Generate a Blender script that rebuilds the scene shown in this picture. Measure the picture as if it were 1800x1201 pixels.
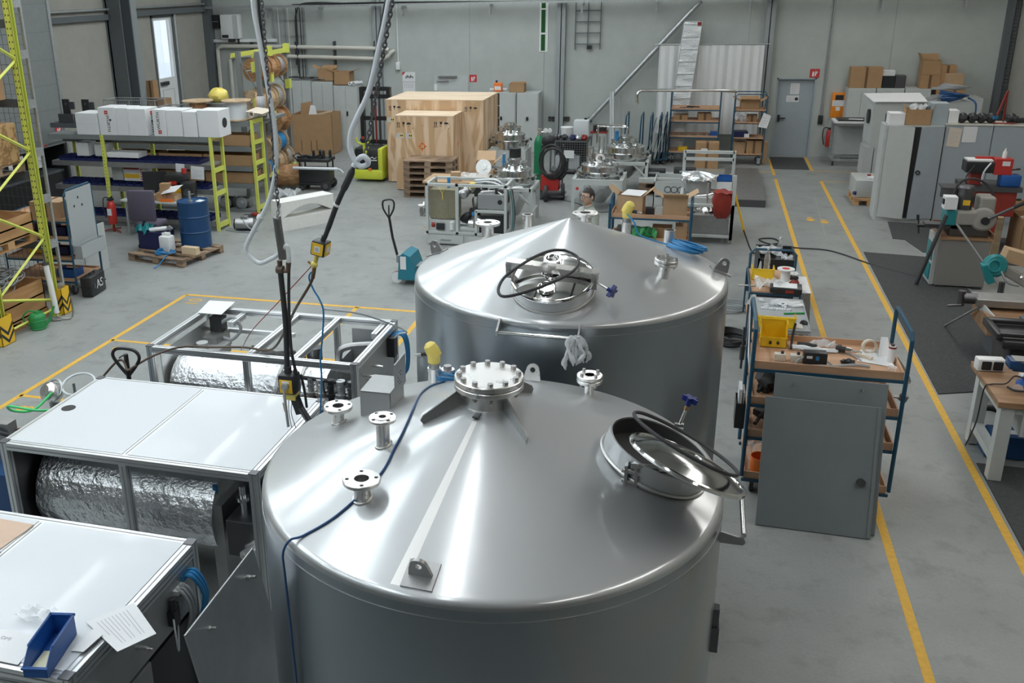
import bpy, bmesh, math, random
from mathutils import Vector, Matrix
random.seed(7)
S = bpy.context.scene
for o in list(bpy.data.objects): bpy.data.objects.remove(o)
C = S.collection
PI = math.pi

# ---------------------------------------------------------------- camera, world, light, exposure
cd = bpy.data.cameras.new('camera'); cam = bpy.data.objects.new('camera', cd); C.objects.link(cam)
cd.sensor_width = 36; cd.lens = 33.157; cd.shift_x = 0.0874; cd.shift_y = -0.0275
cd.clip_start = 0.05; cd.clip_end = 200
def _cam():
    yaw, pit, rol = 0.290233, 0.337328, -0.024392
    cy, sy, cp, sp = math.cos(yaw), math.sin(yaw), math.cos(pit), math.sin(pit)
    f = Vector((-sy*cp, cy*cp, -sp)); r = Vector((cy, sy, 0)); u = r.cross(f)
    r2 = math.cos(rol)*r + math.sin(rol)*u; u2 = -math.sin(rol)*r + math.cos(rol)*u
    m = Matrix((r2, u2, -f)).transposed().to_4x4(); m.translation = (0, 0, 4.75)
    return m
cam.matrix_world = _cam()
cd.dof.use_dof = False
S.camera = cam
S.view_settings.view_transform = 'Standard'; S.view_settings.look = 'None'
S.view_settings.gamma = 1; S.view_settings.exposure = 0.0; S.view_settings.use_curve_mapping = False
W = bpy.data.worlds.new('sky'); S.world = W; W.use_nodes = True
W.node_tree.nodes['Background'].inputs[0].default_value = (0.82, 0.92, 1.0, 1)
W.node_tree.nodes['Background'].inputs[1].default_value = 1.6
SKY = 4.4          # brightness of the daylight behind the roof panes

# ---------------------------------------------------------------- materials
MC = {}
def mat(name, col=(.8,.8,.8), rough=.5, metal=0., noise=0., nscale=8., bump=0., bscale=60., emit=0., trans=0., alpha=1., stretch=None, rvar=0., coat=0.):
    if name in MC: return MC[name]
    m = bpy.data.materials.new(name); m.use_nodes = True; MC[name] = m
    nt = m.node_tree; b = nt.nodes['Principled BSDF']
    b.inputs['Base Color'].default_value = (*col, 1); b.inputs['Roughness'].default_value = rough; b.inputs['Metallic'].default_value = metal
    if coat: b.inputs['Coat Weight'].default_value = coat
    if trans: b.inputs['Transmission Weight'].default_value = trans; b.inputs['IOR'].default_value = 1.2
    if alpha < 1: b.inputs['Alpha'].default_value = alpha
    if emit: b.inputs['Emission Color'].default_value = (*col, 1); b.inputs['Emission Strength'].default_value = emit
    if noise or bump or rvar:
        tc = nt.nodes.new('ShaderNodeTexCoord'); src = tc.outputs['Object']
        if stretch:
            mp = nt.nodes.new('ShaderNodeMapping'); mp.inputs['Scale'].default_value = stretch
            nt.links.new(src, mp.inputs[0]); src = mp.outputs[0]
    if noise or rvar:
        n = nt.nodes.new('ShaderNodeTexNoise'); n.inputs['Scale'].default_value = nscale; n.inputs['Detail'].default_value = 6; n.inputs['Roughness'].default_value = .6
        nt.links.new(src, n.inputs['Vector'])
        if noise:
            r = nt.nodes.new('ShaderNodeValToRGB')
            r.color_ramp.elements[0].position = .3; r.color_ramp.elements[1].position = .7
            r.color_ramp.elements[0].color = (*[max(0, c*(1-noise)) for c in col], 1); r.color_ramp.elements[1].color = (*[min(1, c*(1+noise)) for c in col], 1)
            nt.links.new(n.outputs[0], r.inputs[0]); nt.links.new(r.outputs[0], b.inputs['Base Color'])
        if rvar:
            mr = nt.nodes.new('ShaderNodeMapRange'); mr.inputs['From Min'].default_value = .3; mr.inputs['From Max'].default_value = .7
            mr.inputs['To Min'].default_value = max(0.02, rough-rvar); mr.inputs['To Max'].default_value = rough+rvar
            nt.links.new(n.outputs[0], mr.inputs[0]); nt.links.new(mr.outputs[0], b.inputs['Roughness'])
    if bump:
        n2 = nt.nodes.new('ShaderNodeTexNoise'); n2.inputs['Scale'].default_value = bscale; n2.inputs['Detail'].default_value = 4
        bp = nt.nodes.new('ShaderNodeBump'); bp.inputs['Strength'].default_value = bump; bp.inputs['Distance'].default_value = .01
        nt.links.new(src, n2.inputs['Vector']); nt.links.new(n2.outputs[0], bp.inputs['Height']); nt.links.new(bp.outputs[0], b.inputs['Normal'])
    return m

def two_lobe(name, col, r1, r2, f):
    """brushed sheet metal: a tight and a wide highlight together"""
    m = mat(name, col, r1, 1, rvar=.04, nscale=3); nt = m.node_tree; a = nt.nodes['Principled BSDF']
    b = nt.nodes.new('ShaderNodeBsdfPrincipled'); b.inputs['Base Color'].default_value = (*col, 1); b.inputs['Metallic'].default_value = 1; b.inputs['Roughness'].default_value = r2
    x = nt.nodes.new('ShaderNodeMixShader'); x.inputs[0].default_value = f; o = nt.nodes['Material Output']
    nt.links.new(a.outputs[0], x.inputs[1]); nt.links.new(b.outputs[0], x.inputs[2]); nt.links.new(x.outputs[0], o.inputs[0])
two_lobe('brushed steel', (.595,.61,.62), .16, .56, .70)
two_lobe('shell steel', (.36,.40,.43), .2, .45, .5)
mat('seam steel', (.66,.655,.64), .45, 1)
mat('gusset steel', (.27,.275,.27), .4, 1)
mat('machined steel', (.80,.79,.77), .3, 1, rvar=.06, nscale=10)
mat('polished steel', (.78,.78,.77), .09, 1)
mat('vessel steel', (.72,.73,.73), .18, 1, rvar=.06, nscale=14)
mat('dull steel', (.42,.42,.42), .45, 1, noise=.1)
mat('lid steel', (.46,.47,.47), .13, 1)
mat('sheet steel', (.40,.41,.41), .42, .55, noise=.06, nscale=6)
mat('dark steel', (.16,.16,.17), .45, 1)
mat('aluminium', (.72,.74,.75), .36, .9)
mat('aluminium groove', (.30,.31,.32), .5, .6)
mat('galvanised', (.50,.52,.53), .42, .8, noise=.15, nscale=25)
mat('grey steel paint', (.20,.215,.215), .5, noise=.05)
mat('dark grey paint', (.10,.11,.12), .55)
mat('cabinet grey', (.52,.55,.54), .5, noise=.03)
mat('cabinet blue grey', (.36,.41,.44), .5, noise=.03)
mat('panel grey', (.20,.225,.24), .5, noise=.05, nscale=3)
mat('machine grey', (.48,.50,.49), .45)
mat('white panel', (.63,.66,.69), .35, coat=.1)
mat('paper', (.74,.75,.76), .8, noise=.02, nscale=4)
mat('print grey', (.48,.49,.51), .8)
mat('print black', (.03,.03,.03), .7)
mat('white plastic', (.78,.79,.79), .4)
mat('translucent plastic', (.78,.82,.84), .3, trans=.25)
mat('clear plastic', (.92,.95,.97), .12, trans=.75, alpha=.55)
mat('clear film', (.88,.91,.93), .25, trans=.2, alpha=.6, bump=.6, bscale=30)
mat('glass', (.9,.95,.97), .03, trans=.9, alpha=.35)
mat('foil', (.80,.82,.84), .2, 1, bump=1., bscale=34)
mat('styrofoam', (.78,.77,.74), .8, noise=.05, nscale=20, bump=.2)
mat('black plastic', (.022,.023,.025), .4)
mat('black rubber', (.03,.03,.032), .6)
mat('charcoal mat', (.055,.057,.06), .85, noise=.25, nscale=30, bump=.3, bscale=90)
mat('black paint', (.02,.02,.022), .35)
mat('yellow rack paint', (.66,.70,.13), .45)
mat('safety yellow', (.85,.52,.03), .5)
mat('floor line', (.72,.42,.06), .6, noise=.12, nscale=20)
mat('bin yellow', (.88,.58,.02), .4)
mat('sensor yellow', (.86,.70,.17), .4)
mat('fork yellow', (.62,.68,.06), .35)
mat('orange', (.80,.26,.02), .4)
mat('orange can', (.85,.20,.03), .4)
mat('red', (.50,.035,.03), .35)
mat('dark red', (.28,.03,.02), .45, noise=.1)
mat('red label', (.55,.04,.04), .5)
mat('blue', (.008,.055,.16), .38)
mat('navy', (.012,.018,.09), .45)
mat('bin blue', (.015,.10,.36), .4)
mat('hose blue', (.03,.22,.48), .4)
mat('cable blue', (.02,.08,.22), .4)
mat('cart blue', (.018,.08,.14), .4)
mat('teal', (.02,.24,.26), .4)
mat('pallet truck teal', (.02,.20,.28), .4)
mat('knob blue', (.008,.02,.16), .35)
mat('green', (.03,.28,.08), .45)
mat('gas green', (.01,.19,.08), .4)
mat('hose green', (.08,.62,.20), .4)
mat('cable grey', (.33,.35,.36), .6)
mat('cable white', (.68,.72,.76), .4)
mat('brown hose', (.10,.065,.045), .5)
mat('brass', (.45,.30,.14), .35, 1)
mat('beige', (.62,.60,.54), .5)
mat('pipe cream', (.60,.58,.52), .5)
mat('cream paper roll', (.66,.58,.48), .7)
mat('purple fabric', (.10,.085,.12), .9, noise=.1, nscale=60)
mat('shirt', (.42,.44,.40), .85, noise=.08, nscale=20)
mat('skin', (.60,.39,.30), .5)
mat('hair', (.035,.03,.03), .6, noise=.4, nscale=60)
mat('silver film', (.72,.74,.75), .25, .9, bump=.9, bscale=14, stretch=(1,1,3))
mat('curtain', (.84,.86,.86), .6, alpha=.85)
mat('pale lilac plastic', (.55,.56,.63), .5)
mat('cardboard', (.40,.245,.125), .75, noise=.06, nscale=5)
mat('light cardboard', (.50,.34,.205), .75, noise=.05, nscale=5)
mat('brown tape', (.16,.09,.05), .4)
mat('cardboard tan', (.60,.44,.335), .75, noise=.05)
mat('outside white', (.85,.87,.9), .8)

def wood(name, a, b, sc=1.2, stretch=(1,1,6), rough=.6, dist=3., rings=5.):
    m = bpy.data.materials.new(name); m.use_nodes = True; MC[name] = m
    nt = m.node_tree; p = nt.nodes['Principled BSDF']; p.inputs['Roughness'].default_value = rough
    tc = nt.nodes.new('ShaderNodeTexCoord'); mp = nt.nodes.new('ShaderNodeMapping'); mp.inputs['Scale'].default_value = [1/s for s in stretch]
    nt.links.new(tc.outputs['Object'], mp.inputs[0])
    n = nt.nodes.new('ShaderNodeTexNoise'); n.inputs['Scale'].default_value = sc; n.inputs['Detail'].default_value = 3; n.inputs['Distortion'].default_value = .6
    nt.links.new(mp.outputs[0], n.inputs['Vector'])
    mm = nt.nodes.new('ShaderNodeMath'); mm.operation = 'MULTIPLY'; mm.inputs[1].default_value = rings*6.28
    sn = nt.nodes.new('ShaderNodeMath'); sn.operation = 'SINE'
    nt.links.new(n.outputs[0], mm.inputs[0]); nt.links.new(mm.outputs[0], sn.inputs[0])
    mr = nt.nodes.new('ShaderNodeMapRange'); mr.inputs['From Min'].default_value = -1
    nt.links.new(sn.outputs[0], mr.inputs[0])
    r = nt.nodes.new('ShaderNodeValToRGB'); r.color_ramp.elements[0].position = .1; r.color_ramp.elements[1].position = .8
    r.color_ramp.elements[0].color = (*a, 1); r.color_ramp.elements[1].color = (*b, 1)
    nt.links.new(mr.outputs[0], r.inputs[0]); nt.links.new(r.outputs[0], p.inputs['Base Color'])
    return m
wood('plywood', (.57,.37,.21), (.76,.57,.39), 2.6, (1,1,5), rings=4.)
wood('plywood top', (.70,.54,.38), (.76,.61,.45), 1.1, (3,1,1))
wood('pine', (.46,.25,.11), (.60,.36,.18), 2.5, (5,5,1))
wood('light pine', (.60,.44,.27), (.70,.55,.37), 2.5, (5,1,1))
wood('pallet wood', (.18,.12,.08), (.33,.23,.155), 3, (5,5,1))
wood('shelf wood', (.50,.295,.18), (.56,.345,.215), 3, (6,1,1))
wood('bench wood', (.26,.145,.075), (.34,.20,.11), 3, (6,1,1), .4)
wood('osb', (.28,.155,.06), (.52,.33,.16), 10, (1.5,1,1), .7, rings=2)
wood('drum wood', (.36,.19,.085), (.50,.29,.15), 4, (3,3,1))
wood('pale drum wood', (.47,.33,.20), (.58,.43,.28), 4, (3,3,1))

def concrete():
    m = bpy.data.materials.new('concrete floor'); m.use_nodes = True; MC['concrete floor'] = m
    nt = m.node_tree; p = nt.nodes['Principled BSDF']
    tc = nt.nodes.new('ShaderNodeTexCoord')
    def nz(sc, det, lo, hi, c0, c1, stretch=None):
        n = nt.nodes.new('ShaderNodeTexNoise'); n.inputs['Scale'].default_value = sc; n.inputs['Detail'].default_value = det; n.inputs['Roughness'].default_value = .65
        nt.links.new(tc.outputs['Object'], n.inputs['Vector'])
        r = nt.nodes.new('ShaderNodeValToRGB'); r.color_ramp.elements[0].position = lo; r.color_ramp.elements[1].position = hi
        r.color_ramp.elements[0].color = (*c0,1); r.color_ramp.elements[1].color = (*c1,1); nt.links.new(n.outputs[0], r.inputs[0]); return r
    a = nz(.7, 8, .3, .7, (.245,.258,.252), (.325,.340,.332))
    b = nz(3.2, 8, .28, .48, (.72,.72,.70), (1,1,1))
    c = nz(40, 3, .3, .7, (.93,.93,.93), (1.05,1.05,1.05))
    x1 = nt.nodes.new('ShaderNodeMix'); x1.data_type = 'RGBA'; x1.blend_type = 'MULTIPLY'; x1.inputs[0].default_value = 1
    x2 = nt.nodes.new('ShaderNodeMix'); x2.data_type = 'RGBA'; x2.blend_type = 'MULTIPLY'; x2.inputs[0].default_value = 1
    nt.links.new(a.outputs[0], x1.inputs[6]); nt.links.new(b.outputs[0], x1.inputs[7])
    nt.links.new(x1.outputs[2], x2.inputs[6]); nt.links.new(c.outputs[0], x2.inputs[7])
    nt.links.new(x2.outputs[2], p.inputs['Base Color'])
    n = nt.nodes.new('ShaderNodeTexNoise'); n.inputs['Scale'].default_value = 1.5; n.inputs['Detail'].default_value = 5; nt.links.new(tc.outputs['Object'], n.inputs['Vector'])
    mr = nt.nodes.new('ShaderNodeMapRange'); mr.inputs['To Min'].default_value = .32; mr.inputs['To Max'].default_value = .6; nt.links.new(n.outputs[0], mr.inputs[0]); nt.links.new(mr.outputs[0], p.inputs['Roughness'])
concrete()
mat('wall concrete', (.44,.475,.455), .8, noise=.05, nscale=2.5)
mat('wall panel beige', (.34,.335,.30), .8, noise=.06, nscale=3)
mat('wall side', (.34,.34,.32), .8)
mat('ceiling sheet', (.66,.66,.64), .7)
mat('column steel', (.13,.145,.155), .5, .2)
mat('column pale', (.33,.36,.37), .5, .2)

# ---------------------------------------------------------------- mesh builders
class MB:
    def __init__(s): s.bm = bmesh.new()
    def box(s, a, b, bev=0, rz=0, taper=None):
        """axis aligned box from corner a to corner b"""
        a = Vector(a); b = Vector(b); c = (a+b)/2; d = b-a
        m = Matrix.Translation(c) @ Matrix.Rotation(rz, 4, 'Z') @ Matrix.Diagonal((abs(d.x), abs(d.y), abs(d.z), 1))
        r = bmesh.ops.create_cube(s.bm, size=1, matrix=m)
        if taper:
            for v in r['verts']:
                if v.co.z < c.z: v.co.x = c.x+(v.co.x-c.x)*taper; v.co.y = c.y+(v.co.y-c.y)*taper
        if bev:
            es = list({e for v in r['verts'] for e in v.link_edges})
            bmesh.ops.bevel(s.bm, geom=es, offset=bev, segments=2, affect='EDGES', profile=.5)
        return s
    def obox(s, c, size, m=None, bev=0):
        """box of given size at centre c, oriented by the 3x3 m"""
        mm = Matrix.Translation(c) @ (m.to_4x4() if m else Matrix.Identity(4)) @ Matrix.Diagonal((*size, 1))
        r = bmesh.ops.create_cube(s.bm, size=1, matrix=mm)
        if bev:
            es = list({e for v in r['verts'] for e in v.link_edges})
            bmesh.ops.bevel(s.bm, geom=es, offset=bev, segments=2, affect='EDGES', profile=.5)
        return s
    def cyl(s, p0, p1, r, r2=None, n=24, caps=True):
        p0 = Vector(p0); p1 = Vector(p1); d = p1-p0
        m = Matrix.Translation((p0+p1)/2) @ d.to_track_quat('Z', 'Y').to_matrix().to_4x4()
        bmesh.ops.create_cone(s.bm, cap_ends=caps, segments=n, radius1=r, radius2=r if r2 is None else r2, depth=d.length, matrix=m)
        return s
    def lathe(s, prof, p=(0,0,0), ax=(0,0,1), n=48, close=False):
        """prof: (radius, height) pairs turned about the axis ax through p"""
        q = Vector(ax).normalized().to_track_quat('Z', 'Y').to_matrix(); p = Vector(p); rows = []
        for r, h in prof:
            if r < 1e-6: rows.append([s.bm.verts.new(p + q @ Vector((0,0,h)))])
            else: rows.append([s.bm.verts.new(p + q @ Vector((r*math.cos(2*PI*i/n), r*math.sin(2*PI*i/n), h))) for i in range(n)])
        prs = list(zip(rows, rows[1:]))
        if close: prs.append((rows[-1], rows[0]))
        for a, b in prs:
            for i in range(n):
                j = (i+1) % n
                if len(a) == 1 and len(b) == 1: continue
                if len(a) == 1: s.bm.faces.new((a[0], b[j], b[i]))
                elif len(b) == 1: s.bm.faces.new((a[i], a[j], b[0]))
                else: s.bm.faces.new((a[i], a[j], b[j], b[i]))
        return s
    def ring(s, ro, ri, z0, z1, p=(0,0,0), ax=(0,0,1), n=48, ch=.0):
        return s.lathe([(ri,z0),(ro-ch,z0),(ro,z0+ch),(ro,z1-ch),(ro-ch,z1),(ri,z1)], p, ax, n, close=True)
    def torus(s, R, r, p=(0,0,0), ax=(0,0,1), n=48, k=10, sy=1.):
        q = Vector(ax).normalized().to_track_quat('Z', 'Y').to_matrix(); p = Vector(p); rows = []
        for i in range(n):
            a = 2*PI*i/n
            rows.append([s.bm.verts.new(p + q @ Vector(((R+r*math.cos(2*PI*j/k))*math.cos(a), (R+r*math.cos(2*PI*j/k))*math.sin(a)*sy, r*math.sin(2*PI*j/k)))) for j in range(k)])
        for i in range(n):
            for j in range(k): s.bm.faces.new((rows[i][j], rows[(i+1)%n][j], rows[(i+1)%n][(j+1)%k], rows[i][(j+1)%k]))
        return s
    def tube(s, pts, r, k=8, smooth=0, rs=None):
        pts = [Vector(p) for p in pts]
        if smooth and len(pts) > 2: pts = spline(pts, smooth)
        rows = []; up = Vector((0,0,1)); t = (pts[1]-pts[0]).normalized()
        if abs(t.dot(up)) > .95: up = Vector((1,0,0))
        nrm = t.cross(up).normalized()
        for i, p in enumerate(pts):
            t2 = (pts[min(i+1,len(pts)-1)]-pts[max(i-1,0)]).normalized()
            nrm = (nrm - t2*nrm.dot(t2)).normalized(); bn = t2.cross(nrm)
            rr = r if rs is None else rs[min(len(rs)-1, int(i/(len(pts)-1)*(len(rs)-1)+.5))]
            rows.append([s.bm.verts.new(p + rr*(math.cos(2*PI*j/k)*nrm + math.sin(2*PI*j/k)*bn)) for j in range(k)])
        for a, b in zip(rows, rows[1:]):
            for j in range(k): s.bm.faces.new((a[j], a[(j+1)%k], b[(j+1)%k], b[j]))
        s.bm.faces.new(rows[0][::-1]); s.bm.faces.new(rows[-1])
        return s
    def prism(s, poly, thick, m=None, o=(0,0,0)):
        """2D polygon in the local xy plane, thickened along local z, placed by the 3x3 m at o"""
        m = m or Matrix.Identity(3); o = Vector(o)
        a = [s.bm.verts.new(o + m @ Vector((x, y, 0))) for x, y in poly]; b = [s.bm.verts.new(o + m @ Vector((x, y, thick))) for x, y in poly]
        n = len(poly)
        s.bm.faces.new(a[::-1]); s.bm.faces.new(b)
        for i in range(n): s.bm.faces.new((a[i], a[(i+1)%n], b[(i+1)%n], b[i]))
        return s
    def poly(s, pts, thick=.002):
        """thin sheet through 3D points, thickened along its normal"""
        pts = [Vector(p) for p in pts]
        nn = (pts[1]-pts[0]).cross(pts[2]-pts[0]).normalized()*thick
        a = [s.bm.verts.new(p) for p in pts]; b = [s.bm.verts.new(p+nn) for p in pts]; n = len(pts)
        s.bm.faces.new(a[::-1]); s.bm.faces.new(b)
        for i in range(n): s.bm.faces.new((a[i], a[(i+1)%n], b[(i+1)%n], b[i]))
        return s
    def sphere(s, c, r, sc=(1,1,1), n=16):
        bmesh.ops.create_uvsphere(s.bm, u_segments=n, v_segments=max(6,n//2), radius=r, matrix=Matrix.Translation(c) @ Matrix.Diagonal((*sc,1)))
        return s
    def hexbolt(s, p, r, h, ax=(0,0,1)):
        p = Vector(p); return s.cyl(p, p+Vector(ax).normalized()*h, r, n=6)
    def jitter(s, amt, seed=1):
        rr = random.Random(seed)
        for v in s.bm.verts: v.co += Vector((rr.uniform(-1,1), rr.uniform(-1,1), rr.uniform(-1,1)))*amt
        return s
    def build(s, name, m, parent=None, smooth=True, bevel=0):
        bmesh.ops.recalc_face_normals(s.bm, faces=s.bm.faces)
        me = bpy.data.meshes.new(name); s.bm.to_mesh(me); s.bm.free()
        o = bpy.data.objects.new(name, me); C.objects.link(o)
        mm = m if not isinstance(m, str) else MC[m]
        me.materials.append(mm)
        if parent: o.parent = parent
        if smooth:
            for p in me.polygons: p.use_smooth = True
            try: me.set_sharp_from_angle(angle=math.radians(32))
            except Exception: pass
        if bevel:
            md = o.modifiers.new('bevel', 'BEVEL'); md.width = bevel; md.segments = 2; md.limit_method = 'ANGLE'
        return o
def spline(pts, k=6):
    out = []; n = len(pts)
    for i in range(n-1):
        p0, p1, p2, p3 = pts[max(i-1,0)], pts[i], pts[i+1], pts[min(i+2,n-1)]
        for j in range(k):
            t = j/k
            out.append(.5*((2*p1)+(p2-p0)*t+(2*p0-5*p1+4*p2-p3)*t*t+(3*p1-p0-3*p2+p3)*t**3))
    out.append(pts[-1]); return out
def tag(o, label, cat, group=None, kind=None):
    o['label'] = label; o['category'] = cat
    if group: o['group'] = group
    if kind: o['kind'] = kind
    return o
def thing(name, label, cat, loc=(0,0,0), rz=0, group=None):
    o = bpy.data.objects.new(name, None); C.objects.link(o); o.empty_display_size = .1
    o.location = loc; o.rotation_euler = (0,0,rz)
    return tag(o, label, cat, group)
def struct(name, mb, m, label=None, **k):
    o = mb.build(name, m, **k); o['kind'] = 'structure'
    if label: o['label'] = label
    return o
def join(o, h):
    """fold the mesh of h into o, keeping its material"""
    me = o.data; me.materials.append(h.data.materials[0]); k = len(me.materials)-1
    b = bmesh.new(); b.from_mesh(me); n = len(b.faces); b.from_mesh(h.data); b.faces.ensure_lookup_table()
    for f in b.faces[n:]: f.material_index = k
    b.to_mesh(me); b.free(); bpy.data.objects.remove(h)
def copy_tree(o, parent=None):
    c = o.copy(); C.objects.link(c)
    if parent: c.parent = parent
    for ch in [x for x in list(o.children)]: copy_tree(ch, c)
    return c
def dup(o, label, loc=None, rz=None, group=None):
    c = copy_tree(o); c['label'] = label
    if loc is not None: c.location = loc
    if rz is not None: c.rotation_euler = (0,0,rz)
    if group: c['group'] = group
    return c
def glyphs(name, text, size, m, parent, loc, rot, depth=.0015):
    """real lettering: a text curve turned into a thin mesh"""
    cu = bpy.data.curves.new(name, 'FONT'); cu.body = text; cu.size = size; cu.extrude = depth; cu.align_x = 'CENTER'; cu.align_y = 'CENTER'
    t = bpy.data.objects.new(name+'_tmp', cu)
    C.objects.link(t)
    dg = bpy.context.evaluated_depsgraph_get(); me = bpy.data.meshes.new_from_object(t.evaluated_get(dg)); me.name = name
    bpy.data.objects.remove(t)
    o = bpy.data.objects.new(name, me); C.objects.link(o); me.materials.clear(); me.materials.append(MC[m])
    o.location = loc; o.rotation_euler = rot
    if parent: o.parent = parent
    return o
FACE_FRONT = (PI/2, 0, 0)          # text on a face that looks along -Y
FACE_RIGHT = (PI/2, 0, PI/2)       # text on a face that looks along +X
# ---------------------------------------------------------------- the hall
XL, XR, YB, YF, ZC = -15.1, 7.4, 27.8, -5.0, 7.4
struct('floor', MB().box((XL-.3,YF-.3,-.2),(XR+.3,YB+.3,0)), 'concrete floor', smooth=False)
b = MB().box((XL-.3,YB,0),(1.87,YB+.25,ZC)).box((2.87,YB,0),(XR+.3,YB+.25,ZC)).box((1.87,YB,2.1),(2.87,YB+.25,ZC))
struct('wall_back', b, 'wall concrete', smooth=False)
# left wall with the opening of the glazed door
DY0, DY1 = 24.5, 25.75
b = MB().box((XL-.25,YF,0),(XL,DY0,ZC)).box((XL-.25,DY1,0),(XL,YB,ZC)).box((XL-.25,DY0,4.05),(XL,DY1,ZC))
struct('wall_left', b, 'wall panel beige', smooth=False)
struct('wall_right', MB().box((XR,YF,0),(XR+.25,YB,ZC)), 'wall panel beige', smooth=False)
struct('wall_front', MB().box((XL-.25,YF-.25,0),(XR+.25,YF,ZC)), 'wall side', smooth=False)
# ceiling: sheet with roof-light openings
cols = [(-11.0,-9.7),(-7.9,-6.7),(-5.4,-3.7),(3.9,5.3)]  # last column is added to brighten the right half of the hall
ys = [(-3,1),(2,6),(7,11),(12,16),(17,21),(22,26)]
b = MB(); xs = XL-.25
for x0, x1 in cols:
    b.box((xs,YF-.25,ZC),(x0,YB+.25,ZC+.15)); yy = YF-.25
    for y0, y1 in ys:
        b.box((x0,yy,ZC),(x1,y0,ZC+.15)); yy = y1
    b.box((x0,yy,ZC),(x1,YB+.25,ZC+.15)); xs = x1
b.box((xs,YF-.25,ZC),(XR+.25,YB+.25,ZC+.15))
struct('ceiling', b, 'ceiling sheet', smooth=False)
mat('roof light daylight', (.88,.96,1.0), .5, emit=SKY); mat('added warm roof light', (1.0,.98,.93), .5, emit=SKY*1.15); mat('tube light', (.95,.98,1.0), .5, emit=17)
i = 1
for x0, x1 in cols:
    for y0, y1 in ys:
        struct('window_%d' % i, MB().box((x0,y0,ZC+.04),(x1,y1,ZC+.08)), 'added warm roof light' if x0 > 0 else 'roof light daylight', smooth=False); i += 1  # warm panes on the right are an added fill light
for k, y in enumerate((-4,1.5,6.5,11.5,16.5)):
    struct('trim_%d' % (k+1), MB().box((XL,y-.12,ZC-.45),(XR,y+.12,ZC-.01)), 'column pale', smooth=False)
# rows of tube lights under the ceiling
k = 40
for x in (-9.1,-1.62):
    for y in range(0,27,3): struct('trim_%d' % k, MB().box((x-.06,y,ZC-.14),(x+.06,y+2.4,ZC-.08)), 'tube light', smooth=False); k += 1
# joints between the wall slabs
b = MB()
for x in (-6.67,-4.5+.02,1.05,4.6): b.box((x-.008,YB-.004,0),(x+.008,YB+.02,ZC))
struct('trim_6', b, 'column pale', smooth=False)
# columns on the back wall
def ibeam(x, w=.24, m='column pale', y=YB, d=.16):
    b = MB().box((x-w/2,y-d,0),(x+w/2,y-d+.02,ZC)).box((x-.012,y-d,0),(x+.012,y,ZC)).box((x-w/2,y-.02,0),(x+w/2,y,ZC)); return b
for k, x in enumerate((-9.47,-3.99,1.55)):
    struct('trim_%d' % (7+k), ibeam(x), 'column pale', smooth=False)
# corner posts
struct('trim_10', MB().box((XL,YB-.3,0),(XL+.22,YB,ZC)), 'column steel', smooth=False)
b = MB().box((XR-.30,YB-.22,0),(XR-.16,YB,ZC))
for z in range(60): b.box((XR-.14,YB-.14,1.3+z*.09),(XR-.02,YB-.1,1.36+z*.09))
struct('trim_11', b, 'column steel', smooth=False)
struct('trim_12', MB().box((XR-.13,YB-.12,0),(XR-.04,YB-.04,1.35)).box((XR-.14,YB-.12,1.3),(XR-.02,YB-.04,ZC)), 'dark grey paint', smooth=False)
# big column on the left wall
b = MB().box((XL,22.35,0),(XL+.02,23.55,ZC)).box((XL,22.4,0),(XL+.45,22.44,ZC)).box((XL,22.86,0),(XL+.45,22.9,ZC)).box((XL,22.4,0),(XL+.06,22.9,ZC))
struct('trim_13', b, 'column steel', smooth=False)
struct('trim_14', MB().box((XL,23.1,0),(XL+.30,23.4,ZC)), 'column pale', smooth=False)
# rail along the left wall
b = MB().box((XL,YF,4.02),(XL+.12,22.35,4.16)).box((XL,23.45,4.06),(XL+.14,YB,4.2))
struct('trim_15', b, 'column steel', smooth=False)
b = MB().cyl((XL+.1,YF,4.28),(XL+.1,YB-.3,4.28),.035)
struct('trim_16', b, 'galvanised')
# glazed door in the left wall
b = MB().box((XL-.12,DY0,0),(XL+.02,DY0+.09,4.05)).box((XL-.12,DY1-.09,0),(XL+.02,DY1,4.05)).box((XL-.12,DY0,3.98),(XL+.02,DY1,4.05))
d1 = struct('door_1', b, 'column steel', smooth=False)
b = MB().box((XL-.08,DY0+.09,0),(XL-.02,DY0+.2,3.98)).box((XL-.08,DY1-.2,0),(XL-.02,DY1-.09,3.98)).box((XL-.08,DY0+.2,3.9),(XL-.02,DY1-.2,3.98)).box((XL-.08,DY0+.2,0),(XL-.02,DY1-.2,2.3))
b.build('door_leaf', 'white plastic', d1,0)
MB().box((XL-.055,DY0+.2,2.3),(XL-.045,DY1-.2,3.9)).build('pane', 'glass', d1,0)
b = MB().box((XL-.02,DY0+.3,.3),(XL-.012,DY1-.3,.32)).box((XL-.02,DY0+.3,1.95),(XL-.012,DY1-.3,1.97)).box((XL-.02,DY0+.3,.3),(XL-.012,DY0+.32,1.97)).box((XL-.02,DY1-.32,.3),(XL-.012,DY1-.3,1.97))
b.build('leaf_moulding', 'cabinet grey', d1,0)
MB().box((XL-.02,DY0+.2,2.1),(XL+.05,DY0+.6,2.2)).build('door_handle', 'dark steel', d1,0)
MB().cyl((XL+.03,DY1+.03,0),(XL+.03,DY1+.03,4.05),.05).build('door_post', 'galvanised', d1)
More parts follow.
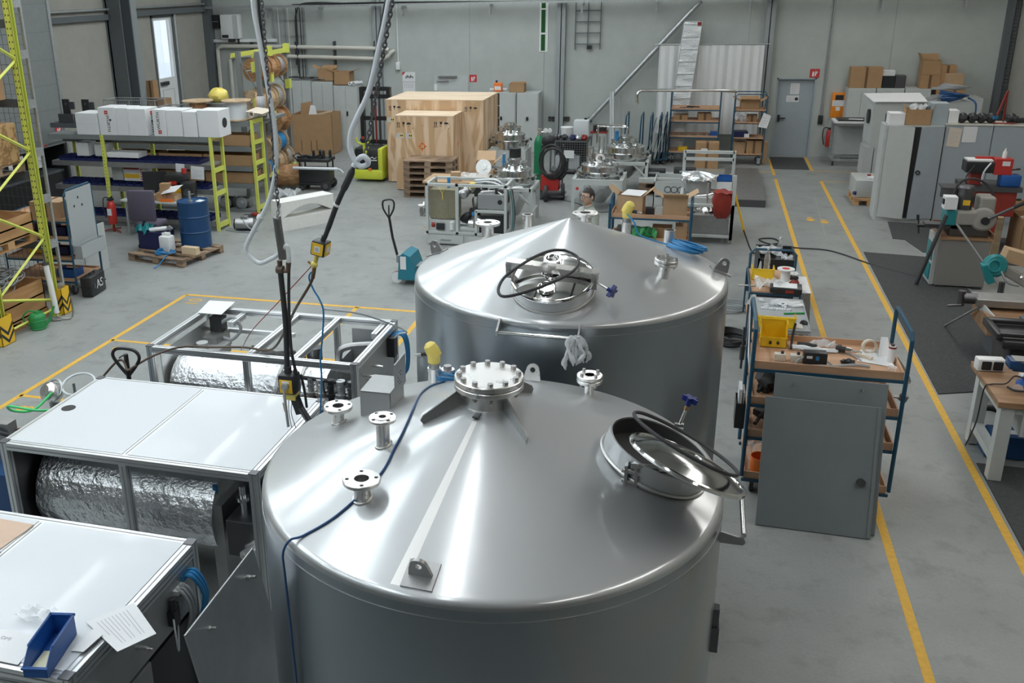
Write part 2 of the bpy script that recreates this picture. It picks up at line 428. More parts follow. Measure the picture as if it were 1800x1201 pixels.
# what stands outside the door: pale yard and a gabled house
tag(MB().box((-60,5,-.3),(XL-.3,60,-.1)).build('yard', 'outside white', smooth=False), 'pale paved yard seen through the glazed door', 'ground', kind='structure')
h = thing('house', 'pale gabled house outside, seen through the glazed door', 'house', (-33.5,49,-.1), .2)
MB().box((-2.5,-3,0),(2.5,3,4.2)).build('wall', 'outside white', h,0)
m = Matrix(((1,0,0),(0,0,1),(0,1,0)))
MB().prism([(-2.8,4.1),(2.8,4.1),(0,8.2)], 6.4, m, (0,-3.2,0)).build('roof', 'cabinet blue grey', h,0)

# painted floor lines
def line(pts, w, name, label, group=None):
    b = MB()
    for (x0,y0),(x1,y1) in zip(pts, pts[1:]):
        d = Vector((x1-x0,y1-y0,0)); L = d.length; d.normalize(); n = Vector((-d.y,d.x,0))*w/2
        p = [Vector((x0,y0,.001))-n, Vector((x1,y1,.001))-n, Vector((x1,y1,.001))+n, Vector((x0,y0,.001))+n]
        b.poly(p, .0012)
    return tag(b.build(name, 'floor line', smooth=False), label, 'floor marking', group, kind='structure')
line([(1.83,YF),(1.83,24.4)], .075, 'aisle_line', 'long yellow line along the left edge of the aisle')
line([(2.86,YF),(2.86,24.3),], .075, 'aisle_line', 'long yellow line along the right edge of the aisle beside the mats')
line([(1.83,24.9),(1.83,27.2)], .07, 'aisle_line', 'short yellow line left of the grey door mat')
line([(2.78,25.6),(2.78,27.6)], .07, 'aisle_line', 'short yellow line right of the grey door mat')
line([(2.78,25.6),(4.3,25.55)], .05, 'aisle_line', 'thin yellow line across the floor before the back table')
line([(.2,25.3),(1.83,25.3)], .05, 'aisle_line', 'thin yellow line under the shelf trolleys')
line([(2.86,24.3),(3.9,24.25)], .045, 'aisle_line', 'thin yellow line running right from the aisle end')
line([(-7.93,5.0),(-7.93,13.03),(-2.5,13.03)], .075, 'bay_line', 'yellow corner line round the parking bays')
line([(-7.93,10.9),(-4.2,10.9)], .06, 'bay_line', 'yellow bay divider nearer the camera')
line([(-7.93,8.92),(-6.6,8.92)], .06, 'bay_line', 'yellow bay divider beside the white-topped machine')
line([(-4.95,13.03),(-4.95,9.3)], .075, 'bay_line', 'yellow line seen through the open machine frame')
line([(-3.85,13.0),(-3.85,9.5)], .075, 'bay_line', 'yellow line left of the rear tank')
for t, x, y in (('10',-7.62,12.72),('9',-7.6,10.62),('8',-7.6,8.6)):
    o = glyphs('bay_number', t, .32, 'floor line', None, (x,y,.0015), (0,0,PI/2), .0008)
    tag(o, 'yellow bay number %s painted on the floor' % t, 'floor marking', kind='structure')
line([(2.57,22.8),(2.42,18.9)], .012, 'floor_crack', 'thin pale crack line in the aisle floor between the yellow lines')
bpy.data.objects['floor_crack'].data.materials[0] = mat('pale crack', (.42,.42,.40), .8)
o = MB().ring(.30,.10,0,.001,(-5.05,18.2,.0006),n=40).build('rust_stain', mat('rust stain', (.36,.27,.17), .7, noise=.2, nscale=6)); tag(o, 'rusty ring stain on the floor left of the open machine frame', 'stain', kind='structure')
for (x,y) in ((2.27,20.2),(2.52,20.05),(2.26,12.45),(2.52,12.35)):
    b = MB()
    b.prism([(.075*math.cos(a)*(1 if math.sin(a)<0 else 1.2), .1*math.sin(a)) for a in [2*PI*i/16 for i in range(16)]], .0015, None, (x,y,.001))
    b.prism([(.06*math.cos(a), .045*math.sin(a)-.19) for a in [2*PI*i/16 for i in range(16)]], .0015, None, (x,y+.38,.001))
    tag(b.build('footprint_mark', 'floor line', smooth=False), 'yellow shoe print painted in the aisle, %s pair' % ('far' if y > 15 else 'near'), 'floor marking', 'shoe prints in the aisle, %s pair' % ('far' if y > 15 else 'near'), kind='structure')
# ---------------------------------------------------------------- the two big tanks
TR = 1.137; SL = .36
def tank_body(root, zr, name='shell'):
    prof = [(TR,.25),(TR,zr-.0316)]
    for i in range(7):                                   # rolled knuckle between shell and cone
        a = i/6*(PI/2-math.atan(SL)); prof.append((TR-.045+.045*math.cos(a), zr-.0316+.045*math.sin(a)))
    prof += [(.012, zr+SL*(TR-.012)),(0, zr+SL*TR)]
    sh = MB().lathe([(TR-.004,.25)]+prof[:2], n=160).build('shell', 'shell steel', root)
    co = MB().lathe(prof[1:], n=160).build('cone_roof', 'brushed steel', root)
    MB().ring(TR+.0025, TR-.01, zr-.082, zr-.079, n=160).build('rim_seam', 'dull steel', root)
    MB().lathe([(TR-.003,.25),(.9,.14),(0,.06)], n=96).build('bottom', 'shell steel', root)
    for a in (.5,2.1,3.7,5.2):
        MB().cyl((.95*math.cos(a),.95*math.sin(a),0),(.95*math.cos(a),.95*math.sin(a),.24),.06).build('leg', 'dull steel', root)
    return sh, co
def conez(r, zr): return zr+SL*(TR-r)
def flange_nozzle(root, x, y, zr, ztop, D, bore, neck, holes=4, hr=.009, a0=.6, name='flanged_nozzle', step=False, t=.02):
    """open pipe flange on a neck welded to the cone: neck > flange"""
    zb = conez(math.hypot(x,y), zr)-.03
    nk = MB().ring(neck, bore, zb, ztop-t*.5, (x,y,0)).build(name, 'machined steel', root)
    b = MB(); R = D/2
    b.ring(R, bore, ztop-t, ztop, (x,y,0), ch=.003)
    if step: b.ring(R*.62, bore, ztop-.001, ztop+.003, (x,y,0))
    fl = b.build('flange', 'machined steel', nk)
    for i in range(holes):
        a = a0+2*PI*i/holes; MB().cyl((x+R*.76*math.cos(a), y+R*.76*math.sin(a), ztop-t-.001),(x+R*.76*math.cos(a), y+R*.76*math.sin(a), ztop+.0008), hr, n=14).build('bolt_hole', 'print black', fl)
    MB().cyl((x,y,zb),(x,y,zb+.05), bore*.98).build('bore', 'dark steel', nk)
    # weld ring
    MB().torus(neck+.006, .006, (x,y,conez(math.hypot(x,y),zr)+.002), (SL*x/math.hypot(x,y), SL*y/math.hypot(x,y), 1), 32, 6).build('weld', 'seam steel', nk)
    return nk
def sensor(root, x, y, zr, htop, flip=-1):
    zb = conez(math.hypot(x,y), zr)-.02
    nk = MB().cyl((x,y,zb),(x,y,zb+.115),.036).ring(.039,.03,zb+.095,zb+.115,(x,y,0)).build('sensor_nozzle', 'machined steel', root)
    z = zb+.115
    MB().cyl((x,y,z),(x,y,z+.03),.032).ring(.034,.02,z+.008,z+.014,(x,y,0)).build('sensor_collar', 'dull steel', nk)
    z += .03
    hd = MB().lathe([(0,0),(.030,0),(.036,.006),(.038,.05),(.038,.06),(.030,.06)], (x,y,z)).build('sensor_body', 'sensor yellow', nk)
    b = MB().lathe([(.026,-.03),(.040,-.02),(.042,.02),(.036,.055),(.020,.07),(0,.074)], (x,y,z+.062), (-.45*flip*-1,-.1,.9))
    b.build('sensor_cap', 'sensor yellow', nk)
    b = MB().cyl((x+flip*.03,y,z+.055),(x+flip*.075,y-.01,z+.05),.013)
    b.build('plug', 'black plastic', nk)
    MB().cyl((x+flip*.075,y-.01,z+.05),(x+flip*.11,y-.015,z+.046),.008).build('cable_tip', 'dull steel', nk)
    return nk
def lug(root, x, y, zr, ang, plate=True):
    r = math.hypot(x,y); z = conez(r,zr); rad = Vector((x/r,y/r,0)); nrm = Vector((SL*x/r, SL*y/r, 1)).normalized(); tng = Vector((-y/r,x/r,0)); dn = nrm.cross(tng)
    if ang: 
        q = Matrix.Rotation(ang, 3, nrm); tng = q @ tng; dn = q @ dn
    m = Matrix((tng, dn, nrm)).transposed(); o = Vector((x,y,z))
    rt = None
    if plate:
        rt = MB().obox(o+nrm*.004, (.135,.135,.008), m).build('lug_plate', 'dull steel', root)
    # upright ear with an eye: outline in (tng, nrm)
    outer = [(-.052,0),(.052,0),(.043,.05)]+[(.038*math.cos(a), .062+.038*math.sin(a)) for a in [PI*i/10 for i in range(11)]]+[(-.043,.05)]
    b = MB(); n = len(outer); hole = [(.016*math.cos(t), .062+.016*math.sin(t)) for t in [2*PI*i/20 for i in range(20)]]
    mm = Matrix((tng, nrm, -dn)).transposed()
    for k in (-.008,.008):
        vo = [b.bm.verts.new(o+mm @ Vector((p[0],p[1]+.006,k))) for p in outer]; vh = [b.bm.verts.new(o+mm @ Vector((p[0],p[1]+.006,k))) for p in hole]
        es = [b.bm.edges.new((vo[i],vo[(i+1)%n])) for i in range(n)]+[b.bm.edges.new((vh[i],vh[(i+1)%20])) for i in range(20)]
        bmesh.ops.triangle_fill(b.bm, use_beauty=True, edges=es)
        if k < 0: A, HA = vo, vh
        else:
            for i in range(n): b.bm.faces.new((A[i],A[(i+1)%n],vo[(i+1)%n],vo[i]))
            for i in range(20): b.bm.faces.new((HA[i],HA[(i+1)%20],vh[(i+1)%20],vh[i]))
    return b.build('lifting_lug', 'machined steel' if not plate else 'dull steel', rt or root)
def blind_nozzle(root, x, y, zr, ztop, D, neck, n=4, a0=.8, tilt=None):
    ax = tilt or (0,0,1); zb = conez(math.hypot(x,y), zr)-.02; A = Vector(ax).normalized(); P = Vector((x,y,zb)); L = ztop-zb
    nk = MB().cyl(P, P+A*L, neck).build('blind_nozzle', 'machined steel', root)
    MB().ring(D/2, neck, L-.044, L-.024, P, A, ch=.002).build('flange', 'machined steel', nk)
    MB().lathe([(0,L-.021),(D/2-.002,L-.021),(D/2,L-.019),(D/2,L-.003),(D/2-.003,L),(0,L)], P, A).build('blind_cover', 'machined steel', nk)
    q = A.to_track_quat('Z','Y').to_matrix()
    for i in range(n):
        a = a0+2*PI*i/n; c = P+q @ Vector((D*.38*math.cos(a), D*.38*math.sin(a), 0))
        MB().hexbolt(c+A*(L), D*.07, D*.11, A).cyl(c+A*(L-.065), c+A*L, D*.04, n=10).hexbolt(c+A*(L-.06), D*.07, .014, A).build('bolt', 'dull steel', nk)
    return nk
def star_knob(p, ax, r=.036):
    b = MB(); q = Vector(ax).normalized().to_track_quat('Z','Y').to_matrix(); pts = []
    for i in range(40):
        a = 2*PI*i/40; rr = r*(.74+.26*math.cos(5*a)); pts.append((rr*math.cos(a), rr*math.sin(a)))
    b.prism(pts, .026, q, p); b.cyl(Vector(p)-Vector(ax).normalized()*.022, Vector(p), .014, n=14)
    return b

# ---- front tank
T1Z = 2.44
t1 = thing('storage_tank', 'nearest large stainless tank with bolted round cover on top and open manway lid', 'tank', (-.91,4.153,0), group='large stainless cone-roof tanks')
tank_body(t1, T1Z)
# polished weld seam down the cone
a = math.radians(-97.3); b = MB(); d = Vector((math.cos(a),math.sin(a),0)); n = Vector((-d.y,d.x,0)); nr = Vector((d.x*SL,d.y*SL,1)).normalized()
rows = []
for i in range(25):
    r = .20+i*(1.10-.20)/24; w = .018+.030*(i/24)
    rows.append([b.bm.verts.new(d*r+n*(s_*w)+Vector((0,0,conez(math.hypot(r,s_*w),T1Z)+(.0005 if abs(s_)<.9 else -.0006)))) for s_ in (-1,-.9,-.45,0,.45,.9,1)])
for p, q in zip(rows, rows[1:]):
    for j in range(6): b.bm.faces.new((p[j],p[j+1],q[j+1],q[j]))
b.build('polished_seam', 'seam steel', t1)
MB().obox(d*.165+Vector((0,0,conez(.165,T1Z)+.004)), (.03,.06,.006), Matrix.Rotation(a+PI/2,3,'Z') @ Matrix.Rotation(-.0,3,'X')).build('seam_gap', 'dark steel', t1)
# centre nozzle with twelve-bolt blind cover
cn = MB().cyl((0,0,T1Z+.36),(0,0,2.885),.135,n=64).build('centre_nozzle', 'machined steel', t1)
MB().ring(.170,.1,2.876,2.903,n=72,ch=.003).build('flange', 'machined steel', cn)
cv = MB().lathe([(0,2.907),(.168,2.907),(.170,2.91),(.170,2.932),(.166,2.936),(0,2.936)], n=72).build('blind_cover', 'machined steel', cn)
for i in range(12):
    a = 2*PI*(i+.5)/12; c = Vector((.145*math.cos(a),.145*math.sin(a),0))
    MB().hexbolt(c+Vector((0,0,2.936)), .0145, .017).cyl(c+Vector((0,0,2.85)), c+Vector((0,0,2.936)), .008, n=10).hexbolt(c+Vector((0,0,2.858)), .0145, .016).build('bolt', 'dull steel', cn)
for ang in (-148,-47,62,128):
    a = math.radians(ang); d = Vector((math.cos(a),math.sin(a),0)); m = Matrix((d, Vector((0,0,1)), d.cross(Vector((0,0,1))))).transposed()
    z = lambda r: conez(r,T1Z)
    MB().prism([(.12,z(.12)),(.34,z(.34)),(.352,z(.352)+.022),(.338,z(.338)+.042),(.165,2.878),(.12,2.875)], .01, m, m @ Vector((0,0,-.005))).build('gusset', 'gusset steel', t1)
flange_nozzle(t1, -.835,.085, T1Z, 2.645, .155, .03, .032, a0=.5)
flange_nozzle(t1, -.453,-.30, T1Z, 2.80, .135, .018, .033, a0=.9, step=True, t=.016)
flange_nozzle(t1, -.438,-.655, T1Z, 2.665, .172, .034, .038, a0=.35)
sensor(t1, -.50,.78, T1Z, 0)
pl = MB().cyl((-.44,.86,T1Z+.04),(-.44,.86,T1Z+.135),.036).ring(.041,.02,T1Z+.115,T1Z+.135,(-.44,.86,0)).build('plug_nozzle', 'machined steel', t1)
MB().hexbolt((-.44,.86,T1Z+.135), .026, .022).build('hex_plug', 'dull steel', pl)
lug(t1, .055,.93, T1Z, 0, False)
lug(t1, -.055,-1.035, T1Z, 0, True)
blind_nozzle(t1, .405,.80, T1Z, 2.645, .145, .028, 4, .75)
# bracket of folded sheet with an upright perforated plate
b = MB(); zt = 2.735
b.box((-.715,.10,zt-.006),(-.545,.33,zt))
b.box((-.715,.10,2.585),(-.545,.106,zt)).box((-.551,.10,2.62),(-.545,.33,zt)).box((-.715,.324,2.57),(-.545,.33,zt))
bk = b.build('sheet_bracket', 'sheet steel', t1,0, bevel=.002)
b = MB().box((-.552,.19,2.69),(-.545,.37,2.86)).build('upright_plate', 'sheet steel', bk,0)
b = MB()
for i in range(3):
    for j in range(4):
        if (i+j) % 3: b.cyl((-.546,.235+i*.025,2.725+j*.022),(-.5435,.235+i*.025,2.725+j*.022),.004,n=8)
b.build('plate_holes', 'print black', bk)
# open manway: collar square to the cone, tilted lid and its gasket
mx, my = .80, -.01; rr = math.hypot(mx,my); mz = conez(rr,T1Z); N = Vector((SL*mx/rr,SL*my/rr,1)).normalized(); P = Vector((mx,my,mz))
mw = MB().ring(.252,.242,-.06,.095,P,N,n=72).build('manway_collar', 'brushed steel', t1)
MB().cyl(P-N*.02, P+N*.004, .242, n=64).ring(.2415,.236,-.02,.09,P,N,64).build('manway_opening_shade', 'print black', mw)  # black disc and sleeve paint the shade inside the steel collar
MB().torus(.258,.008,P+N*.003,N,64,6).build('collar_weld', 'seam steel', mw)
# lid lies askew on the opening, its far right edge overhanging the rim
L0 = Vector((.958,-.30,2.733)); LN = Vector((.36,.22,.90)).normalized()
ld = MB().lathe([(0,.040),(.10,.036),(.18,.022),(.235,.0),(.262,-.004),(.268,-.016),(.255,-.022),(.232,-.012),(.18,.010),(0,.026)], L0, LN, 72).build('manway_lid', 'lid steel', mw)
MB().torus(.262,.012,L0-LN*.008,LN,64,8).build('lid_rim', 'polished steel', ld)
G0 = Vector((.94,-.24,2.80)); GN = Vector((.44,.27,.9)).normalized()
MB().torus(.262,.0085,G0,GN,72,8,.95).build('gasket', 'black rubber', ld)
MB().ring(.06,.045,.03,.042,L0,LN).build('lid_boss', 'polished steel', ld)
# hinge clamp on the collar's near side
q = Matrix.Rotation(math.radians(-112),3,'Z')
h0 = P+Vector((.25*math.cos(math.radians(-118)), .25*math.sin(math.radians(-118)), 0))+N*.03
cl = MB().obox(h0+Vector((0,-.018,.03)), (.014,.05,.10)).obox(h0+Vector((.045,-.014,.015)), (.014,.05,.10)).build('clamp_bracket', 'dull steel', mw)
MB().cyl(h0+Vector((-.02,-.025,.05)), h0+Vector((.075,-.02,.035)), .011).cyl(h0+Vector((-.02,-.03,0)), h0+Vector((.07,-.025,-.012)), .010).build('clamp_pin', 'machined steel', cl)
MB().cyl(h0+Vector((.02,-.02,.075)), h0+Vector((.26,.02,.06)), .012).cyl(h0+Vector((.14,0,.067)), h0+Vector((.26,.02,.06)), .022).obox(h0+Vector((.2,.02,.095)), (.13,.03,.04)).build('lid_arm', 'machined steel', cl)
# blue star handle on the swing bolt at the far side
k0 = P+Vector((.10,.26,.05)); kA = Vector((.28,.1,.95)).normalized()
sb = MB().cyl(k0, k0+kA*.155, .008).obox(k0+kA*.03, (.045,.02,.035)).cyl(k0+Vector((-.03,0,.02)), k0+Vector((.03,0,.02)), .012).build('swing_bolt', 'machined steel', mw)
MB().cyl(k0+kA*.125, k0+kA*.15, .012).build('bolt_sleeve', 'brass', sb)
star_knob(k0+kA*.17, kA, .042).build('star_knob', 'knob blue', sb)
# grab rail on the right flank and lugs below
hb = MB().cyl((1.235,-.10,2.285),(1.235,.34,2.285),.012).build('grab_rail', 'polished steel', t1)
m = Matrix(((1,0,0),(0,0,-1),(0,1,0)))
MB().prism([(1.10,2.235),(1.235,2.235),(1.245,2.25),(1.235,2.27),(1.10,2.30)], .012, m, (0,-.095,0)).build('rail_bracket', 'dull steel', hb)
MB().prism([(1.07,2.27),(1.235,2.27),(1.25,2.285),(1.235,2.30),(1.07,2.33)], .012, m, (0,.345,0)).build('rail_bracket', 'dull steel', hb)
MB().box((1.125,-.13,1.63),(1.165,-.06,1.77)).box((1.125,-.12,1.77),(1.16,-.07,1.87)).build('side_bracket', 'dark steel', t1,0)

# ---- rear tank
T2Z = 2.703; X2, Y2 = -.875, 6.72
t2 = thing('storage_tank', 'large stainless tank behind the nearest one, with a closed round lid on its cone', 'tank', (X2,Y2,0), group='large stainless cone-roof tanks')
tank_body(t2, T2Z)
d = Vector((math.cos(-.98),math.sin(-.98),0))
# manway with closed lid
mx, my = .01, -.80; rr = math.hypot(mx,my); P = Vector((mx,my,conez(rr,T2Z))); N = Vector((SL*mx/rr,SL*my/rr,1)).normalized()
mw = MB().ring(.262,.245,-.06,.085,P,N,n=72).build('manway_collar', 'brushed steel', t2)
MB().torus(.268,.008,P+N*.003,N,64,6).build('collar_weld', 'seam steel', mw)
ld = MB().lathe([(0,.128),(.12,.124),(.2,.112),(.25,.098),(.268,.094),(.268,.086),(.24,.086)],P,N,80).build('manway_lid', 'polished steel', mw)
MB().torus(.262,.013,P+N*.094,N,72,8).build('lid_rim', 'polished steel', ld)
U = Vector((1,.06,-.10)).normalized(); MQ = Matrix((U, N.cross(U).normalized(), N)).transposed()
for oy in (.155,-.155):
    gg = MB().ring(.062,.044,.112,.137,P+MQ @ Vector((-.02,oy,0)),N,40).build('sight_glass_ring', 'polished steel', ld)
MB().torus(.062,.008,P+N*.128,N,40,8).build('centre_ring', 'polished steel', ld)
# cross bar clamped over the lid
U = Vector((1,.06,-.10)).normalized(); c = P+N*.165
m = Matrix((U, N.cross(U).normalized(), N)).transposed()
cb = MB().obox(c+m @ Vector((0,.024,0)), (.60,.007,.045), m).obox(c+m @ Vector((0,-.024,0)), (.60,.007,.045), m).obox(c+m @ Vector((0,0,.02)), (.60,.05,.006), m).build('cross_bar', 'machined steel', mw,0)
for sx in (-.285,.27):
    MB().obox(c+m @ Vector((sx,0,-.045)), (.035,.07,.11), m).cyl(c+m @ Vector((sx,-.05,-.05)), c+m @ Vector((sx,.05,-.05)), .012).build('bar_bracket', 'dull steel', cb)
MB().cyl(c+m @ Vector((0,0,-.05)), c+m @ Vector((0,0,.03)), .014).obox(c+m @ Vector((0,-.01,.03)), (.05,.03,.02), m).build('bar_bolt', 'machined steel', cb)
k0 = c+m @ Vector((.285,-.01,-.05)); kA = (m @ Vector((.75,-.55,-.02))).normalized()
sb = MB().cyl(k0-kA*.02, k0+kA*.13, .008).build('swing_bolt', 'machined steel', mw)
star_knob(k0+kA*.12, kA, .045).build('star_knob', 'knob blue', sb)
# loose black sealing ring lying over the lid
pts = [Vector(p) for p in ((-0.809,6.028,3.060), (-0.715,5.974,3.030), (-0.708,5.707,3.020), (-0.851,5.417,3.000), (-1.038,5.268,2.970), (-1.112,5.341,2.970), (-1.117,5.502,3.000), (-1.050,5.597,3.050), (-0.958,5.836,3.070), (-0.880,5.977,3.070), (-0.809,6.028,3.060))]
tag(MB().tube(pts, .0095, 8, 6).build('sealing_ring', 'black rubber'), 'loose black rubber sealing ring draped over the closed manway lid', 'rubber ring')
blind_nozzle(t2, .695,-.385, T2Z, 2.955, .155, .035, 4, .2, (.12,-.02,1))
lug(t2, 1.08,.18, T2Z, PI/2*1.02, True)
lug(t2, -1.07,.25, T2Z, PI/2, True)
# nozzles standing behind the crest of the cone
flange_nozzle(t2, -.735,.58, T2Z, 2.905, .205, .035, .05, a0=.5)
flange_nozzle(t2, .045,.60, T2Z, 3.015, .20, .04, .05, a0=.3)
MB().ring(.042,.034,T2Z+.1,2.985,(-.41,.58,0)).build('pipe_stub', 'machined steel', t2)
MB().ring(.042,.034,T2Z+.05,2.93,(.70,.50,0)).build('pipe_stub', 'machined steel', t2)
sensor(t2, .37,.56, T2Z, 0, 1)
# rail at the front of the rear tank with a scrap of film hanging off it
y0 = -1.195
hb = MB().cyl((-.285,y0,2.635),(.235,y0,2.635),.0125).build('grab_rail', 'polished steel', t2)
m = Matrix(((0,0,1),(1,0,0),(0,1,0)))
for x in (-.29,.225):
    MB().prism([(-1.21,2.62),(-1.21,2.65),(-1.10,2.70),(-1.10,2.62)], .012, m, (x,0,0)).build('rail_bracket', 'dull steel', hb)
b = MB(); rr = random.Random(3); base = Vector((X2+.215,Y2+y0,2.645))
for k in range(9):
    p = base+Vector((rr.uniform(-.03,.03),-.01+rr.uniform(-.02,.02),0)); pts = [p+Vector((0,0,.01))]
    for i in range(5): p = p+Vector((rr.uniform(-.025,.025), rr.uniform(-.02,.015), -rr.uniform(.02,.05))); pts.append(p)
    b.tube(pts, .007, 5, 3, rs=[.008,.014,.01,.016,.006])
tag(b.build('film_scrap', 'clear film'), 'crumpled clear film scrap tied to the rail of the rear tank', 'plastic film')
# cables lying over the tanks
def on1(x, y, dz=.006):
    r = math.hypot(x+.91,y-4.153); return (x,y,conez(r,T1Z)+dz)
b = MB(); P0 = [(-.91-.50+.05,4.153+.74)]
pts = [on1(-1.33,4.87),on1(-1.36,4.70),on1(-1.345,4.45),on1(-1.30,4.15),on1(-1.285,3.95),on1(-1.29,3.80),on1(-1.31,3.62),on1(-1.43,3.40),on1(-1.55,3.29),on1(-1.60,3.25,.02),(-1.632,3.235,2.40),(-1.63,3.23,2.30),(-1.625,3.235,2.0),(-1.62,3.24,1.5),(-1.62,3.2,1.0),(-1.62,3.22,.5),(-1.65,3.1,.02)]
b.tube(pts, .0055, 8, 8)
tag(b.build('signal_cable', 'cable blue'), 'dark blue cable running over the cone of the nearest tank and down its side', 'cable')
b = MB()
for i in range(5): b.torus(.085+.012*(i%3), .005, on1(-1.33+.01*i,4.96,.012+.008*i), (.05*i-.1,.3,1), 36, 6, .8)
tag(b.build('cable_coil', 'hose blue'), 'coil of bright blue cable behind the yellow sensor on the nearest tank', 'cable')
def on2(x, y, dz=.006):
    r = math.hypot(x-X2,y-Y2); return (x,y,conez(r,T2Z)+dz)
b = MB()
for i in range(7): b.torus(.13+.012*(i%3), .008, on2(-.08+.012*i,7.12+.006*i,.02+.010*i), (.22+.03*(i%2),.18,1), 40, 6, .75)
tag(b.build('cable_coil', 'hose blue'), 'coil of blue cable lying on the right of the rear tank cone', 'cable')
b = MB().tube([on2(-.50,7.20,.15),on2(-.44,7.16,.10),on2(-.40,7.15,.02),on2(-.28,7.15,.01),on2(-.15,7.12,.02)], .006, 8, 8)
tag(b.build('sensor_cable', 'hose blue'), 'blue cable hanging from the yellow sensor of the rear tank', 'cable')
# ---------------------------------------------------------------- shared small builders
def open_bin(b, a, c, t=.004, lip=None):
    """open-topped tray between corners a and c; lip lowers the -Y wall"""
    x0,y0,z0 = a; x1,y1,z1 = c
    b.box((x0,y0,z0),(x1,y1,z0+t)).box((x0,y0,z0),(x0+t,y1,z1)).box((x1-t,y0,z0),(x1,y1,z1)).box((x0,y1-t,z0),(x1,y1,z1)).box((x0,y0,z0),(x1,y0+t,lip if lip else z1)); return b
def pallet(name, label, loc, rz=0, L=1.2, Wd=.8, group=None, m='pallet wood'):
    """EUR pallet: long side along local x"""
    t = thing(name, label, 'pallet', loc, rz, group)
    for k in range(5):
        y = -Wd/2+.07+(Wd-.14)*k/4; w = .145 if k in (0,2,4) else .10
        MB().box((-L/2,y-w/2,.122),(L/2,y+w/2,.144)).build('deck_board', m, t, smooth=False)
    for x in (-L/2+.0725,0,L/2-.0725): MB().box((x-.0725,-Wd/2,.10),(x+.0725,Wd/2,.122)).build('stringer_board', m, t, smooth=False)
    for x in (-L/2+.0725,0,L/2-.0725):
        for y in (-Wd/2+.05,0,Wd/2-.05): MB().box((x-.0725,y-.05,.022),(x+.0725,y+.05,.10)).build('block', m, t, smooth=False)
    for y in (-Wd/2+.05,0,Wd/2-.05): MB().box((-L/2,y-.05,0),(L/2,y+.05,.022)).build('base_board', m, t, smooth=False)
    return t
def carton(name, label, loc, size, rz=0, m='cardboard', tape=True, group=None, cat='cardboard box'):
    """closed carton standing at loc (base centre)"""
    t = thing(name, label, cat, loc, rz, group); x,y,z = size
    MB().box((-x/2,-y/2,0),(x/2,y/2,z)).build('carton_body', m, t, smooth=False, bevel=.004)
    if tape: MB().box((-.03,-y/2-.0015,0),(.03,y/2+.0015,z+.0015)).build('tape', 'brown tape', t,0)
    return t
def open_carton(name, label, loc, size, rz=0, flaps=(1,1,1,1), m='cardboard', group=None, ang=.6, fl=.45):
    """open carton with folded-out flaps (+x,-x,+y,-y)"""
    t = thing(name, label, 'cardboard box', loc, rz, group); x,y,z = size
    open_bin(MB(), (-x/2,-y/2,0),(x/2,y/2,z), .006).build('carton_body', m, t, smooth=False)
    for k, (f, dx, dy) in enumerate(zip(flaps, (1,-1,0,0), (0,0,1,-1))):
        if not f: continue
        L = (x if dx else y)*fl; w = y/2 if dx else x/2
        a = ang*f; c_, s_ = math.cos(a), math.sin(a)
        base = Vector((dx*x/2, dy*y/2, z)); out = Vector((dx*c_, dy*c_, s_))*L; sd = Vector((dy*w, -dx*w, 0))
        if dx: sd = Vector((0,w,0))
        else: sd = Vector((w,0,0))
        MB().poly([base-sd, base+sd, base+sd*.98+out, base-sd*.98+out], .005).build('flap', m, t, smooth=False)
    return t
def castor(b, x, y, r=.06, ztop=.16, w=.03):
    b.cyl((x-w/2,y,r),(x+w/2,y,r), r, n=20); return b
def sheet(name, label, pts, group=None, m='paper', cat='paper', lines=0):
    o = thing(name, label, cat, group=group); MB().poly(pts, .0015).build('page', m, o, smooth=False)
    if lines:
        P = [Vector(p) for p in pts]; n = (P[1]-P[0]).cross(P[2]-P[0]).normalized()*.0022
        for i in range(lines):
            t0 = .15+.7*i/lines; t1_ = t0+.14/lines; e = .86 if i % 3 else .55
            def q(u, v): return (P[0]*(1-u)+P[1]*u)*(1-v)+(P[3]*(1-u)+P[2]*u)*v+n
            MB().poly([q(.12,t0),q(e,t0),q(e,t1_),q(.12,t1_)], .0003).build('printed_line', 'print grey', o,0)
    return o
def scraps(name, label, c, rx, ry, n, m, cat, s=.03, seed=1, z=.03):
    """one crumpled sheet of film or foil lying at c"""
    b = MB(); rr = random.Random(seed); N_ = 7; V = []
    for i in range(N_):
        row = []
        for j in range(N_):
            u, v = i/(N_-1)*2-1, j/(N_-1)*2-1
            row.append(b.bm.verts.new((c[0]+rx*u*(.8+.3*rr.random()), c[1]+ry*v*(.8+.3*rr.random()), c[2]+z*rr.random())))
        V.append(row)
    for i in range(N_-1):
        for j in range(N_-1): b.bm.faces.new((V[i][j],V[i+1][j],V[i+1][j+1],V[i][j+1]))
    return tag(b.build(name, m, smooth=False), label, cat)
